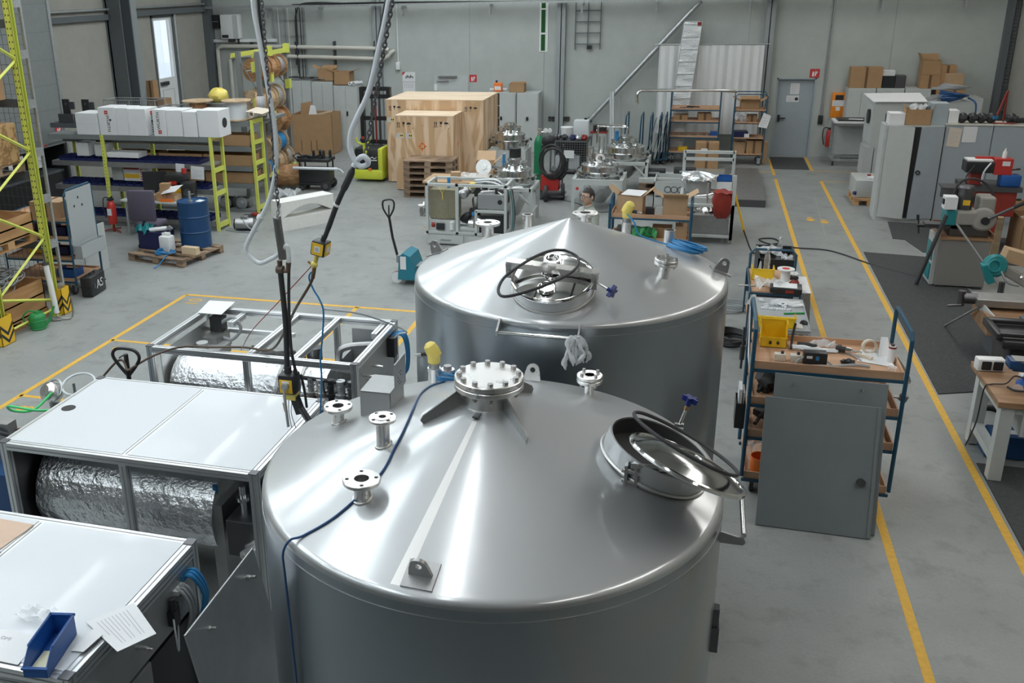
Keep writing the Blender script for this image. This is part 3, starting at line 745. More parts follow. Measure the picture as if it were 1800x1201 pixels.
def cable_drum(name, label, loc, ax, R, Wd, wound, wm, fm='pale drum wood', group=None, core=.5, fl=.012):
    """cable drum with two flanges about the axis ax; centre at loc"""
    t = thing(name, label, 'cable drum', loc, 0, group); A = Vector(ax).normalized()
    for s in (-1,1):
        f = MB().ring(R, .03, -fl, fl, A*(s*Wd/2), A, 36).build('flange', fm, t)
        q = A.to_track_quat('Z','Y').to_matrix()
        hb = MB()
        for i in range(4):
            a = PI/4+i*PI/2; p = A*(s*Wd/2)+q @ Vector((R*.25*math.cos(a), R*.25*math.sin(a), 0))
            MB().cyl(p-A*(fl+.001), p+A*(fl+.001), R*.05, n=8).build('flange_bolt', 'dark steel', f)
    prof = [(R*core, -Wd/2+fl)]; k = 7
    b = MB().lathe([(.03,-Wd/2+fl),(R*wound,-Wd/2+fl)]+[(R*wound*(1+.02*((i%2)*2-1)), -Wd/2+fl+(Wd-2*fl)*i/k) for i in range(1,k)]+[(R*wound,Wd/2-fl),(.03,Wd/2-fl)], (0,0,0), A, 36)
    b.build('wound_cable', wm, t)
    return t

# ---------------------------------------------------------------- pallet rack at the far left
RX0, RX1, RYa, RYb = -10.45, -9.35, 10.48, 11.68
r = thing('pallet_rack', 'tall yellow pallet rack end frame with zigzag bracing at the left edge', 'pallet rack', (0,0,0))
PX = -9.42
def upright(y, x=PX):
    b = MB().box((x-.05,y-.05,0),(x-.044,y+.05,6.0)).box((x+.044,y-.05,0),(x+.05,y-.03,6.0)).box((x+.044,y+.03,0),(x+.05,y+.05,6.0)).box((x-.05,y-.05,0),(x+.05,y-.044,6.0)).box((x-.05,y+.044,0),(x+.05,y+.05,6.0))
    u = b.build('upright', 'yellow rack paint', r,0)
    h = MB()
    for i in range(60):
        for dx in (-.025,.025): h.box((x+dx-.008,y-.0515,.3+i*.09),(x+dx+.008,y-.0495,.325+i*.09))
    join(u, h.build('upright_slots', 'print black', u,0))
    MB().box((x-.07,y-.07,0),(x+.07,y+.07,.008)).build('foot_plate', 'yellow rack paint', r,0)
upright(RYa); upright(RYb); upright(RYa, PX-1.1-.0); upright(RYb, PX-1.1)
zz = [.25,.62,1.25,1.90,2.55,3.2,3.85,4.5,5.1]
for i in range(len(zz)-1):
    y0, y1 = (RYa,RYb) if i % 2 else (RYb,RYa)
    MB().tube([(PX,y0,zz[i]),(PX,y1,zz[i+1])], .024, 4).build('brace', 'yellow rack paint', r,0)
MB().tube([(PX,RYa,.12),(PX,RYb,.12)], .02, 4).build('brace', 'yellow rack paint', r,0)
for z in (1.18,2.25,3.30,4.4):
    for y in (RYa,RYb): MB().box((-12.6,y-.025,z-.12),(PX-.05,y+.025,z)).build('beam', 'dark grey paint', r,0)
# grey mesh frame on the back of the rack
mf = thing('mesh_guard', 'tall grey wire mesh guard fixed behind the yellow rack', 'mesh guard', (0,0,0))
MB().box((PX-.02,RYb+.22,.25),(PX+.02,RYb+.26,6)).build('post', 'galvanised', mf,0)
for z in (.35,1.05,1.75,2.45,3.15,3.85,4.55): MB().box((PX-.03,RYb+.05,z),(PX+.03,RYb+.24,z+.12)).build('bracket', 'galvanised', mf,0)
b = MB()
for i in range(38): b.box((-11.6,RYb+.235,.4+i*.14),(PX,RYb+.239,.404+i*.14))
for i in range(24): b.box((-11.6+i*.09,RYb+.235,.4),(-11.596+i*.09,RYb+.239,6))
b.build('wire_mesh', 'dark steel', mf,0)
def chevron_guard(name, label, x, y, w, h):
    g = thing(name, label, 'rack guard', (x,y,0))
    open_bin(MB(), (-w/2,-w/2,0),(w/2,w/2,h), .008).build('guard_shell', 'safety yellow', g,0)
    for face in (0,1):
        for k in range(4):
            z = .02+k*.115
            if z+.20 > h: continue
            for s in (-1,1):
                m = Matrix(((1,0,0),(0,0,-1),(0,1,0))) if face == 0 else Matrix(((0,0,1),(1,0,0),(0,1,0)))
                o = (0,-w/2,0) if face == 0 else (w/2,0,0)
                pts = [(0,z),(0,z+.055),(s*w*.46,z+.185),(s*w*.46,z+.13)]
                MB().prism(pts if s > 0 else pts[::-1], .0015, m, o).build('chevron', 'print black', g,0)
    return g
chevron_guard('rack_guard', 'yellow and black chevron guard at the near foot of the yellow pallet rack', -9.42, 10.42, .27, .42)
chevron_guard('rack_guard', 'striped guard at the far foot of the pallet rack behind the white tube', -9.40, 11.80, .20, .42)
# loads standing in the rack
def crate_load(label, x0, y0, x1, y1, z0, z1, m, name, cat, slats=True):
    t = thing(name, label, cat, ((x0+x1)/2,(y0+y1)/2,z0)); a,b_ = (x1-x0)/2,(y1-y0)/2; h = z1-z0
    if slats:
        n = max(1, round(h/.2))
        for k in range(n):
            open_bin(MB(), (-a,-b_,h*k/n),(a,b_,h*(k+1)/n-.006), .02).build('collar_board', m, t, smooth=False)
    else: MB().box((-a,-b_,0),(a,b_,h)).build('panel_body', m, t, smooth=False, bevel=.004)
    return t
px0, px1 = -10.38, -9.52
for z, lb in ((.0,'floor pallet under the cable crate in the yellow rack'),(1.18,'pallet on the second level of the yellow rack'),(2.25,'pallet under the chipboard box in the yellow rack'),):
    pallet('pallet', lb, ((px0+px1)/2,11.08,z+.02 if z else 0), PI/2, 1.12, .84, None, 'pine' if z < 2 else 'pallet wood')
crate_load('pine crate full of tangled grey cables in the yellow rack', px0,10.56,px1,11.60,.15,.62,'pine','wooden_crate','crate')
b = MB(); rr = random.Random(5)
for i in range(46):
    x, y = rr.uniform(px0+.3,px1-.25), rr.uniform(10.85,11.3); R = rr.uniform(.14,.24)
    b.torus(R, .011, (x,y,.60+.2*rr.random()-.1*abs(x-(px0+px1)/2)), (rr.uniform(-.4,.4),rr.uniform(-.4,.4),1), 24, 5, rr.uniform(.6,1))
tag(b.build('cable_tangle', 'cable grey'), 'heap of tangled grey cables in the pine crate of the yellow rack', 'cables', kind='stuff')
crate_load('pine collar crate on the second level of the yellow rack', px0,10.56,px1,11.60,1.345,1.66,'pine','wooden_crate','crate')
crate_load('chipboard box on the third level of the yellow rack', px0,10.60,px1,11.55,2.42,2.98,'osb','chipboard_box','box', False)
crate_load('brown carton on the upper level of the yellow rack', px0,10.55,px1,11.45,3.32,4.0,'cardboard','carton','cardboard box', False)
crate_load('brown carton topmost in the yellow rack, cut by the frame', px0,10.55,px1,11.3,4.42,5.4,'cardboard','carton','cardboard box', False)
carton('carton', 'small taped carton leaning on the upper level of the yellow rack', (px1-.22,11.0,4.001), (.3,.4,.22), .1)
# watering can
wc = thing('watering_can', 'green plastic watering can on the floor between the rack guards', 'watering can', (-9.30,11.08,0), .5)
MB().lathe([(0,0),(.105,0),(.112,.02),(.120,.19),(.118,.205),(.085,.245),(.05,.255),(.0,.252)]).lathe([(.119,.02),(.124,.022),(.119,.028)]).lathe([(.1215,.14),(.126,.144),(.1215,.15)]).build('can_body', 'green', wc)
MB().tube([(.09,0,.05),(.17,0,.12),(.22,0,.24),(.26,0,.33)], .02, 10, 5, rs=[.03,.024,.02,.016,.02]).build('spout', 'green', wc)
MB().tube([(-.11,0,.05),(-.18,0,.12),(-.185,0,.22),(-.10,0,.285),(.0,0,.27),(.05,0,.245)], .013, 8, 6).build('handle', 'green', wc)
MB().ring(.055,.046,.235,.27,(.03,0,0)).build('filler_neck', 'green', wc)
# white tube with bent hook leaning at the rack foot
p = thing('hand_pump', 'white plastic tube with a bent steel hook leaning on the rack', 'pump tube', (-9.27,11.52,0))
MB().cyl((-.02,.0,.10),(-.10,.02,.85),.042).build('tube_body', 'white plastic', p)
MB().cyl((-.10,.02,.85),(-.125,.03,1.12),.012).cyl((-.10,.02,.85),(-.105,.022,.89),.05).build('pump_rod', 'dark steel', p)
MB().tube([(-.02,0,.11),(.0,-.02,.05),(.08,-.03,.03),(.20,.02,.03),(.24,.05,.12),(.235,.06,.36)], .014, 8, 6).tube([(.0,-.03,.03),(-.06,-.06,.02),(-.02,-.12,.02),(.09,-.06,.02)], .012, 8, 5).build('hook', 'dull steel', p)

# ---------------------------------------------------------------- platform trolley with mesh end, left
mat('board grey',(.40,.43,.44),.5)
tc = thing('platform_trolley', 'blue tubular trolley with tall grey perforated end board beside the yellow rack', 'trolley', (-9.66,13.0,0), math.radians(-62))
# local x runs along the long side away from the end board, local y across
def shelf_trolley(root, L, Wd, shelves, H, wood='shelf wood', lipn=.05, paint='cart blue', wheel=.08, tr=.014):
    for sx in (-1,1):
        b = MB(); x = sx*L/2
        b.tube([(x,-Wd/2,.18),(x,-Wd/2,H-.05),(x,-Wd/2+.05,H),(x,Wd/2-.05,H),(x,Wd/2,H-.05),(x,Wd/2,.18)], tr, 8)
        b.build('end_hoop', paint, root)
    for z in shelves:
        s = MB().box((-L/2+.02,-Wd/2+.02,z),(L/2-.02,Wd/2-.02,z+.018)).build('shelf', wood, root, smooth=False)
        b = MB()
        for y in (-Wd/2+.012,Wd/2-.024): b.box((-L/2+.02,y,z),(L/2-.02,y+.012,z+lipn))
        for x in (-L/2+.02,L/2-.032): b.box((x,-Wd/2+.02,z),(x+.012,Wd/2-.02,z+lipn))
        b.build('shelf_edge', wood, s, smooth=False)
        for y in (-Wd/2,Wd/2-.025): MB().box((-L/2,y,z-.03),(L/2,y+.025,z)).build('shelf_rail', paint, s, smooth=False)
    for sx in (-1,1):
        for sy in (-1,1):
            x, y = sx*(L/2-.1), sy*(Wd/2-.08)
            w = MB().cyl((x-.018,y,wheel),(x+.018,y,wheel),wheel,n=24).build('castor', 'black rubber', root)
            MB().cyl((x-.021,y,wheel),(x+.021,y,wheel),wheel*.6,n=16).build('castor_hub', 'galvanised', w)
            MB().box((x-.035,y-.04,wheel*1.2),(x-.022,y+.04,.19)).box((x+.022,y-.04,wheel*1.2),(x+.035,y+.04,.19)).box((x-.04,y-.045,.17),(x+.04,y+.045,.19)).build('castor_fork', 'galvanised', w,0)
tc.rotation_euler = (0,0,0); tc.location = (0,0,0)
# end board stands across the trolley's camera side: from A to B on the floor
TA, TB = Vector((-9.68,12.59,0)), Vector((-9.72,13.37,0)); u = (TB-TA); Wd = u.length; u.normalize(); v = Vector((-u.y,u.x,0))   # v points away to the upper left
m = Matrix((v,-u,Vector((0,0,1)))).transposed(); tc.location = (TA+TB)/2+v*.62; tc.rotation_euler = (0,0,math.atan2(v.y,v.x))
shelf_trolley(tc, 1.24, Wd, (.24,.60,.95,1.25), 1.3)
b = MB().tube([(-.62,-Wd/2,.18),(-.62,-Wd/2,1.68),(-.62,-Wd/2+.07,1.75),(-.62,Wd/2-.07,1.75),(-.62,Wd/2,1.68),(-.62,Wd/2,.18)], .018, 8)
b.build('tall_hoop', 'cart blue', tc)
eb = MB().box((-.64,-Wd/2+.03,.70),(-.632,Wd/2-.03,1.73)).build('end_board', 'board grey', tc,0)
for y, z in ((.04,1.58),(.17,1.46),(-.05,1.44)): MB().cyl((-.6415,y,z),(-.6395,y,z),.022,n=14).build('board_hole', 'print black', eb)
open_bin(MB(), (-.78,-Wd/2+.04,.62),(-.645,Wd/2-.04,.84), .006).build('document_tray', 'board grey', tc,0)
def loc(root, p): return Matrix.Translation(root.location) @ Matrix.Rotation(root.rotation_euler.z,4,'Z') @ Vector(p)
rzt = tc.rotation_euler.z
for k, (x, y, z, m_, lb) in enumerate(((-.3,.1,.978,'navy','navy bin on the third board of the trolley by the rack'),(.1,-.1,.978,'navy','second navy bin on the third board of the trolley by the rack'),(-.25,.05,.628,'navy','navy bin on the middle board of the trolley by the rack'),(-.35,.12,.262,'bin blue','blue bin on the lowest board of the trolley by the rack'),(.2,.0,.628,'bin yellow','yellow bin on the middle board of the trolley by the rack'))):
    o = tag(open_bin(MB(), (-.16,-.14,0),(.16,.14,.14), .006, .09).build('storage_bin', m_, smooth=False), lb, 'storage bin'); o.location = loc(tc,(x,y,z)); o.rotation_euler = (0,0,rzt)
carton('carton', 'pale carton on the top board of the trolley by the rack', loc(tc,(-.15,.05,1.272)), (.55,.4,.26), rzt, 'light cardboard')
o = tag(MB().box((-.02,-.3,0),(.0,.3,.85)).build('loose_panel', 'cabinet grey', smooth=False, bevel=.003), 'grey sheet panel standing behind the blue trolley near the fire extinguisher', 'panel'); o.location = (-10.15,13.86,0.); o.rotation_euler = (0,0,math.radians(-5))
open_bin(MB(), (-.14,-.1,0),(.14,.1,.1), .005)
tl = thing('tool_case', 'black plastic tool case lying at the trolley wheels with white lettering', 'tool case', (-9.50,12.78,0), math.radians(98))
MB().box((-.25,-.10,.0),(.25,.10,.34), .03).build('case_body', 'black plastic', tl)
MB().box((-.25,-.104,.16),(.25,.104,.18)).build('case_seam', 'print black', tl,0)
MB().tube([(-.08,0,.33),(-.08,0,.37),(.08,0,.37),(.08,0,.33)], .012, 8).build('handle', 'black plastic', tl)
for s in (-1,1): MB().box((s*.16-.03,-.112,.14),(s*.16+.03,-.10,.22)).build('latch', 'dark steel', tl,0)
glyphs('lettering', 'AS', .20, 'white plastic', tl, (.03,-.1025,.17), FACE_FRONT)

# ---------------------------------------------------------------- vertical lift cabinet and left-wall things
k = thing('lift_cabinet', 'tall grey sheet-metal storage lift with a dark access opening, by the left wall', 'storage lift', (-15.0,16.4,0))
MB().box((0,-1.6,1.40),(.72,2.6,6.8)).build('tower', 'grey steel paint', k,0)
for z in (2.2,2.75,3.3,3.9,4.5): MB().box((.719,-1.6,z),(.722,2.56,z+.008)).build('panel_joint', 'column steel', k,0)
MB().box((.70,2.55,0),(.75,2.64,6.8)).build('edge_strip', 'galvanised', k,0)
MB().box((0,-1.6,0),(.12,2.6,1.40)).box((0,2.5,0),(.70,2.6,1.40)).box((0,-1.6,0),(.70,-1.5,1.4)).build('opening_recess', 'black plastic', k,0)
MB().box((.12,-1.5,0),(.62,2.5,.75)).build('lower_cover', 'black paint', k,0)
MB().box((.10,-1.5,.75),(.60,2.5,.80)).build('tray', 'dark grey paint', k,0)
MB().box((.722,1.9,1.44),(.724,2.45,1.48)).build('maker_plate', 'dark grey paint', k,0)
MB().box((.722,1.78,1.43),(.7245,1.88,1.47)).build('maker_mark', 'red label', k,0)
for y, z in ((.5,1.02),(1.15,1.0)):
    sheet('hanging_notice', 'white notice hanging %s in the storage lift opening' % ('nearer' if y<1 else 'further right'), [(-14.27,16.4+y,z),(-14.27,16.9+y,z),(-14.27,16.9+y,z+.34),(-14.27,16.4+y,z+.34)], lines=6)
def fire_sign(label, p, face, s=.15):
    t = thing('fire_sign', label, 'sign', p, 0 if face=='F' else PI/2)
    MB().box((-s,-.004,-s*.95),(s,0,s*.95)).build('sign_plate', 'red label', t,0)
    MB().box((-s*.5,-.006,-s*.7),(-s*.1,-.004,s*.2)).box((-s*.42,-.006,s*.2),(-s*.18,-.004,s*.42)).build('extinguisher_mark', 'white plastic', t,0)
    MB().prism([(s*.05,-s*.6),(s*.3,-s*.6),(s*.34,-s*.1),(s*.6,s*.1),(s*.5,s*.6),(s*.3,s*.2),(s*.2,s*.7),(s*.05,s*.1)], .002, Matrix(((1,0,0),(0,0,-1),(0,1,0))), (0,-.004,0)).build('flame_mark', 'white plastic', t,0)
    return t
fire_sign('red fire extinguisher sign on the grey storage lift', (-14.27,18.75,1.72), 'R', .11)
fire_sign('red fire extinguisher sign on the back wall above the plywood crates', (-6.57,YB-.002,2.05), 'F', .11)
fire_sign('red fire extinguisher sign above the right corner of the grey door', (2.80,YB-.002,2.22), 'F', .12)
# heater unit, black boxes, pipes and trays on the back wall
u = thing('air_unit', 'white wall-mounted air unit in the back left corner', 'air unit', (-14.22,YB,3.6))
MB().box((-.30,-.28,-.36),(.30,0,.36), .02).build('housing', 'white plastic', u)
MB().box((-.27,-.285,-.33),(-.05,-.28,-.24)).build('display', 'black plastic', u,0)
MB().box((.12,-.284,-.34),(.29,-.28,.34)).build('side_panel', 'cabinet grey', u,0)
MB().box((-.10,-.22,-.46),(.10,-.02,-.36)).cyl((.2,-.1,-.36),(.2,-.1,-.55),.04).build('outlet', 'black plastic', u)
t = thing('switch_box', 'black switch box beside the white wall unit', 'switch box', (-14.76,YB,3.75)); MB().box((-.12,-.12,-.2),(.12,0,.2), .01).build('housing', 'black plastic', t); MB().box((-.1,-.125,-.01),(.1,-.12,.01)).build('seam', 'dull steel', t,0)
def tray(x0, x1, z, y=YB-.25, h=.06, w=.2):
    b = MB().box((x0,y-w,z),(x1,y-w+.006,z+h)).box((x0,y-.006,z),(x1,y,z+h))
    n = int((x1-x0)/.12)
    for i in range(n+1): b.box((x0+i*.12,y-w,z),(x0+i*.12+.03,y,z+.006))
    for i in range(n*2): b.box((x0+i*.06,y-w-.001,z+.02),(x0+i*.06+.03,y-w,z+.045))
    return b
ct = thing('cable_tray', 'long galvanised cable tray along the top of the back wall', 'cable tray', (0,0,0))
tray(-14.9, 7.2, 4.14).build('tray_run', 'galvanised', ct,0)
for x in (-12.9,-11.2,-8.6,-6.0,-3.4,-1.4,1.0,4.2,6.1): MB().box((x-.03,YB-.46,4.09),(x+.03,YB-.004,4.13)).box((x-.02,YB-.35,3.85),(x+.02,YB-.25,4.09)).build('bracket', 'galvanised', ct,0)
b = MB()
for i, y in enumerate((.05,.09,.13)): b.tube([(-12.0,YB-.3-y,4.22),(-9,YB-.3-y,4.2+.02*i),(-4.5,YB-.3-y,4.19),(0,YB-.3-y,4.2),(6.5,YB-.3-y,4.19)], .016, 6, 4)
b.tube([(-12.02,YB-.2,2.2),(-12.04,YB-.2,3.6),(-11.95,YB-.25,4.0),(-11.75,YB-.35,4.22),(-11.2,YB-.38,4.26),(-10.3,YB-.40,4.22)], .024, 8, 6)
tag(b.build('cable_bundle', 'black rubber'), 'black cables lying in the tray and dropping beside the pipes', 'cables', kind='stuff')
cl = thing('cable_ladder', 'vertical cable ladder with grey conduits left of the cream pipes', 'cable ladder', (-12.35,YB,0))
for x in (-.5,-.1,.55): MB().box((x-.012,-.06,2.2),(x+.012,-.03,4.12)).build('rail', 'galvanised', cl,0)
for z in (2.4,2.85,3.3,3.75): MB().box((-.52,-.06,z),(.57,-.045,z+.025)).build('rung', 'galvanised', cl,0)
for x, r_, m_ in ((-.4,.012,'cable grey'),(-.3,.02,'pipe cream'),(-.2,.012,'cable grey'),(.02,.018,'pipe cream'),(.3,.02,'black rubber'),(.42,.016,'black rubber'),(.5,.012,'dark steel')):
    MB().cyl((x,-.08,2.0),(x,-.08,4.12),r_,n=8).build('conduit', m_, cl)
pp = thing('pipe_run', 'pair of cream wrapped pipes along the back wall ending in an elbow', 'pipes', (0,0,0))
yy = YB-.16
MB().tube([(-14.75,yy,.6),(-14.75,yy,2.92),(-14.6,yy,3.02),(-13,yy,3.0),(-9.35,yy,2.92),(-9.1,yy,2.88)], .06, 12).build('upper_pipe', 'pipe cream', pp)
MB().tube([(-14.35,yy,.6),(-14.35,yy,2.62),(-14.2,yy,2.72),(-13,yy,2.72),(-9.3,yy,2.62),(-9.12,yy,2.70),(-9.05,yy,2.8),(-8.95,yy+.07,2.86)], .06, 12).build('lower_pipe', 'pipe cream', pp)
for x in (-13.6,-12.1,-10.85,-9.55): MB().box((x-.02,yy-.02,2.45),(x+.02,yy+.155,3.14)).build('pipe_clip', 'dark steel', pp,0)
t = thing('ledge', 'white ledge on the back wall under the air unit', 'ledge', (0,0,0)); MB().box((-15.0,YB-.12,3.13),(-12.75,YB,3.22)).build('ledge_board', 'white plastic', t,0)
# calendar, hanging switch and the door closer behind the crates
c = thing('calendar', 'white wall calendar with red corner behind the plywood crate', 'calendar', (-8.55,YB-.002,1.9))
MB().box((-.2,-.006,.05),(.2,0,.33)).build('picture_page', 'paper', c,0)
MB().prism([(-.2,.33),(-.2,.22),(-.1,.33)], .003, Matrix(((1,0,0),(0,0,-1),(0,1,0))), (0,-.006,0)).build('red_corner', 'red label', c,0)
for i in range(7): MB().box((-.1+i*.035,-.008,.14+.015*(i%3)),(-.075+i*.035,-.006,.20+.02*((i*2)%3))).build('printed_mark', 'print black', c,0)
MB().box((-.19,-.006,-.32),(.19,0,.03)).build('month_page', 'paper', c,0)
b_ = c
for i in range(6): MB().box((-.14+i*.05,-.008,-.14),(-.125+i*.05,-.006,.0)).build('printed_mark', 'print grey', b_,0)
t = thing('pendant_switch', 'white pendant switch on a conduit down the back wall', 'switch', (-8.86,YB,0)); MB().cyl((0,-.03,2.52),(0,-.03,4.14),.018,n=8).build('conduit', 'white plastic', t); MB().box((-.06,-.10,2.30),(.06,0,2.52), .01).build('switch_housing', 'white plastic', t)
d2 = struct('door_2', MB().box((-7.75,YB-.03,0),(-6.72,YB,2.12)), 'cabinet grey', smooth=False)
MB().box((-7.62,YB-.10,2.08),(-7.05,YB-.04,2.13)).box((-7.68,YB-.08,1.96),(-7.3,YB-.05,1.98)).build('door_closer', 'dull steel', d2,0)
MB().box((-7.75,YB-.08,1.7),(-7.65,YB-.03,1.88)).build('door_switch', 'white plastic', d2,0)
# ---------------------------------------------------------------- yellow-framed shelving, left middle
def end_ladder(root, x, y0, y1, zt, rungs, w=.05):
    f = MB()
    for y in (y0,y1): f.box((x-.03,y-w/2,0),(x+.03,y+w/2,zt))
    for z in rungs: f.box((x-.02,y0,z),(x+.02,y1,z+.09))
    f.build('end_frame', 'yellow rack paint', root,0)
def post(root, x, y, zt):
    p = MB().box((x-.04,y-.02,0),(x+.04,y+.02,zt)).build('post', 'yellow rack paint', root,0)
    h = MB()
    for i in range(int(zt/.07)): h.box((x-.012,y-.0215,.05+i*.07),(x+.0,y-.0195,.075+i*.07))
    join(p, h.build('post_slots', 'print black', p,0))
s1 = thing('shelf_rack', 'long grey shelving with yellow posts carrying the white wholesale boxes', 'shelving', (0,0,0))
for z in (1.93,1.37,.86,.20):
    s = MB().box((-13.2,17.0,z-.03),(-9.46,17.46,z)).build('shelf', 'grey steel paint', s1,0)
    MB().box((-13.2,16.97,z-.10),(-9.46,17.0,z)).build('shelf_lip', 'dull steel' if z < 1.9 else 'grey steel paint', s, smooth=False)
MB().box((-13.2,17.42,1.70),(-9.46,17.46,1.78)).build('rear_beam', 'grey steel paint', s1,0)
MB().box((-13.2,17.0,.0),(-9.46,17.02,.10)).build('plinth', 'grey steel paint', s1,0)
post(s1, -11.9, 16.98, 1.93); post(s1, -11.92, 17.47, 1.93); post(s1, -11.05, 17.47, 1.93); post(s1, -12.95, 17.47, 1.93)
end_ladder(s1, -9.42, 17.0, 17.46, 1.96, (.06,.72,1.2,1.87))
# white boxes with round cut-outs on the top shelf
mkW = [(-12.47,-11.94,.44),(-11.92,-11.52,.56),(-11.52,-11.22,.55),(-11.22,-10.80,.54),(-10.66,-10.36,.53),(-10.36,-10.0,.52),(-9.98,-9.66,.50),(-9.65,-9.17,.53)]
lbs = ['first from the left, lower than the rest','second from the left with the red logo high','third from the left, plain front','fourth from the left, end of the longer run','fifth from the left with the red logo low','sixth from the left, plain front','seventh from the left with a bent lid','last on the right with a round black hole']
for i, ((x0,x1,h), lb) in enumerate(zip(mkW, lbs)):
    t = thing('white_box', 'white carton on yellow shelving, '+lb, 'cardboard box', ((x0+x1)/2,17.02+.012*(i%3),1.932), (0,.02,-.015,.01)[i%4]*.6, 'white cartons on the yellow shelving')
    w = (x1-x0)/2-.004
    MB().box((-w,-.06,0),(w,.42,h)).build('carton_body', 'paper', t,0, bevel=.006)
    MB().box((-w+.005,-.0615,.5*h-.002),(w-.005,-.06,.5*h+.001)).build('tape_seam', 'cabinet grey', t,0) if i in (0,) else None
    if i in (1,4):
        up = i == 4
        glyphs('lettering', 'WÜRTH', .095, 'print black', t, (.02 if not up else -.02,-.0625,h*.42 if not up else h*.58), (PI/2, PI/2 if not up else -PI/2, 0))
        z = h*.82 if not up else h*.16
        for q in ((-1,-1),(1,-1),(-1,1),(1,1)): MB().box((-.005+q[0]*.02-.017,-.0630,z+q[1]*.02-.017),(-.005+q[0]*.02+.017,-.06,z+q[1]*.02+.017)).build('logo_mark', 'red', t,0)
        glyphs('small_lettering', 'FIX IT', .05, 'print black', t, (-.10 if not up else .09,-.0625,h*.5), (PI/2, PI/2 if not up else -PI/2, 0)) if False else None
    if i in (3,7): MB().lathe([(0,0),(.10,0),(.10,.004),(0,.004)] if i == 7 else [(0,0),(.02,0),(.02,.004),(0,.004)], (w,.17,h*.5), (1,0,0), 28).build('cut_out', 'print black', t)
    if i == 3:
        glyphs('lettering', 'WÜRTH', .10, 'print black', t, (w+.002,.16,h*.42), (PI/2,PI/2,PI/2))
        for q in ((-1,-1),(1,-1),(-1,1),(1,1)): MB().box((w,.16+q[0]*.02-.017,h*.82+q[1]*.02-.017),(w+.003,.16+q[0]*.02+.017,h*.82+q[1]*.02+.017)).build('logo_mark', 'red', t,0)
    if i == 1: MB().lathe([(0,0),(.022,0),(.022,.003),(0,.003)], (.08,-.06,h*.55), (0,-1,0), 20).build('cut_out', 'print black', t)
# navy bins in rows
for z, n, nm, x0 in ((1.372,22,'second shelf',-13.05),(.862,20,'third shelf',-13.05),(.202,20,'bottom shelf',-13.05)):
    o0 = None
    for i in range(n):
        x = x0+i*(3.5/n)
        if z > 1 and i in (21,): continue
        if o0 is None:
            o0 = tag(open_bin(MB(), (-.075,-.2,0),(.075,.2,.085), .005, .05).build('storage_bin', 'navy', smooth=False), 'navy bin in the row on the %s of the yellow shelving' % nm, 'storage bin', 'navy bins on the '+nm); o = o0
        else: o = o0.copy(); C.objects.link(o)
        o.location = (x+.08,17.22,z)
# things on the shelves
t = thing('file_box', 'white parcel with yellow and red print on the third shelf', 'cardboard box', (-11.35,17.27,.952))
MB().box((-.26,-.12,0),(.26,.16,.36)).build('carton_body', 'paper', t,0, bevel=.004)
MB().box((-.25,-.1225,.06),(.12,-.12,.15)).build('yellow_print', 'safety yellow', t,0)
MB().box((-.25,-.1225,.24),(.12,-.12,.34)).build('dark_print', 'dark red', t,0)
for i in range(6): MB().box((.14,-.1225,.03+i*.05),(.2,-.12,.055+i*.05)).build('red_stripe', 'red label', t,0)
carton('carton', 'grey parcel on the third shelf left of the striped one', (-11.78,17.30,.952), (.26,.24,.34), 0, 'cabinet grey', False)
carton('carton', 'flat white carton with a black hole on the second shelf', (-11.5,17.2,1.46), (.75,.34,.10), 0, 'paper', False)
carton('carton', 'upright white carton with logo spots at the left of the second shelf', (-12.5,17.25,1.46), (.3,.3,.28), 0, 'paper', False)
carton('carton', 'small white carton on the second shelf beside the spotted one', (-12.1,17.28,1.46), (.25,.3,.25), 0, 'paper', False)
sheet('hanging_note', 'plain white note hanging from the second shelf edge', [(-10.25,16.965,1.22),(-10.05,16.965,1.2),(-10.04,16.965,1.38),(-10.24,16.965,1.39)])
sheet('notice', 'printed notice hanging right on the second shelf edge', [(-9.92,16.965,1.08),(-9.62,16.965,1.07),(-9.60,16.965,1.33),(-9.90,16.965,1.35)], lines=7)
# second shelving behind with long brown bins
s2 = thing('shelf_rack', 'second grey shelving behind, with long brown cartons and yellow ladder end', 'shelving', (0,0,0))
for z in (2.0,1.46,1.02,.64,.06):
    s = MB().box((-13.0,18.7,z-.04),(-9.38,19.2,z)).build('shelf', 'grey steel paint', s2,0)
    MB().box((-13.0,18.67,z-.10),(-9.38,18.7,z)).build('shelf_lip', 'grey steel paint', s,0)
end_ladder(s2, -9.33, 18.7, 19.18, 2.04, (.06,.70,1.05,1.50,1.95))
for x in (-11.2,-12.9): post(s2, x, 19.2, 2.0)
for z, nm in ((1.465,'upper'),(1.025,'middle'),(.645,'lower')):
    for k, (x0, x1) in enumerate(((-12.9,-11.75),(-11.7,-10.62),(-10.58,-9.42))):
        o = tag(open_bin(MB(), (x0,18.72,z),(x1,19.15,z+.24), .008).build('long_carton', 'cardboard', smooth=False), 'long brown open carton, %s, on the %s shelf of the rear shelving' % (('left','centre','right')[k],nm), 'cardboard box', 'long brown cartons on the rear shelving')
t = thing('paper_roll', 'cream roll of paper lying on the ladder end of the rear shelving', 'paper roll', (-9.28,18.95,2.16)); MB().ring(.07,.045,-.28,.28,(0,0,0),(.1,1,0)).build('roll', 'cream paper roll', t)
b = MB().poly([(-9.45,18.68,2.22),(-9.05,18.68,2.17),(-9.02,19.2,2.2),(-9.42,19.2,2.25)], .003).build('loose_end', 'cream paper roll', t,0); b.location = (9.28,-18.95,-2.16)
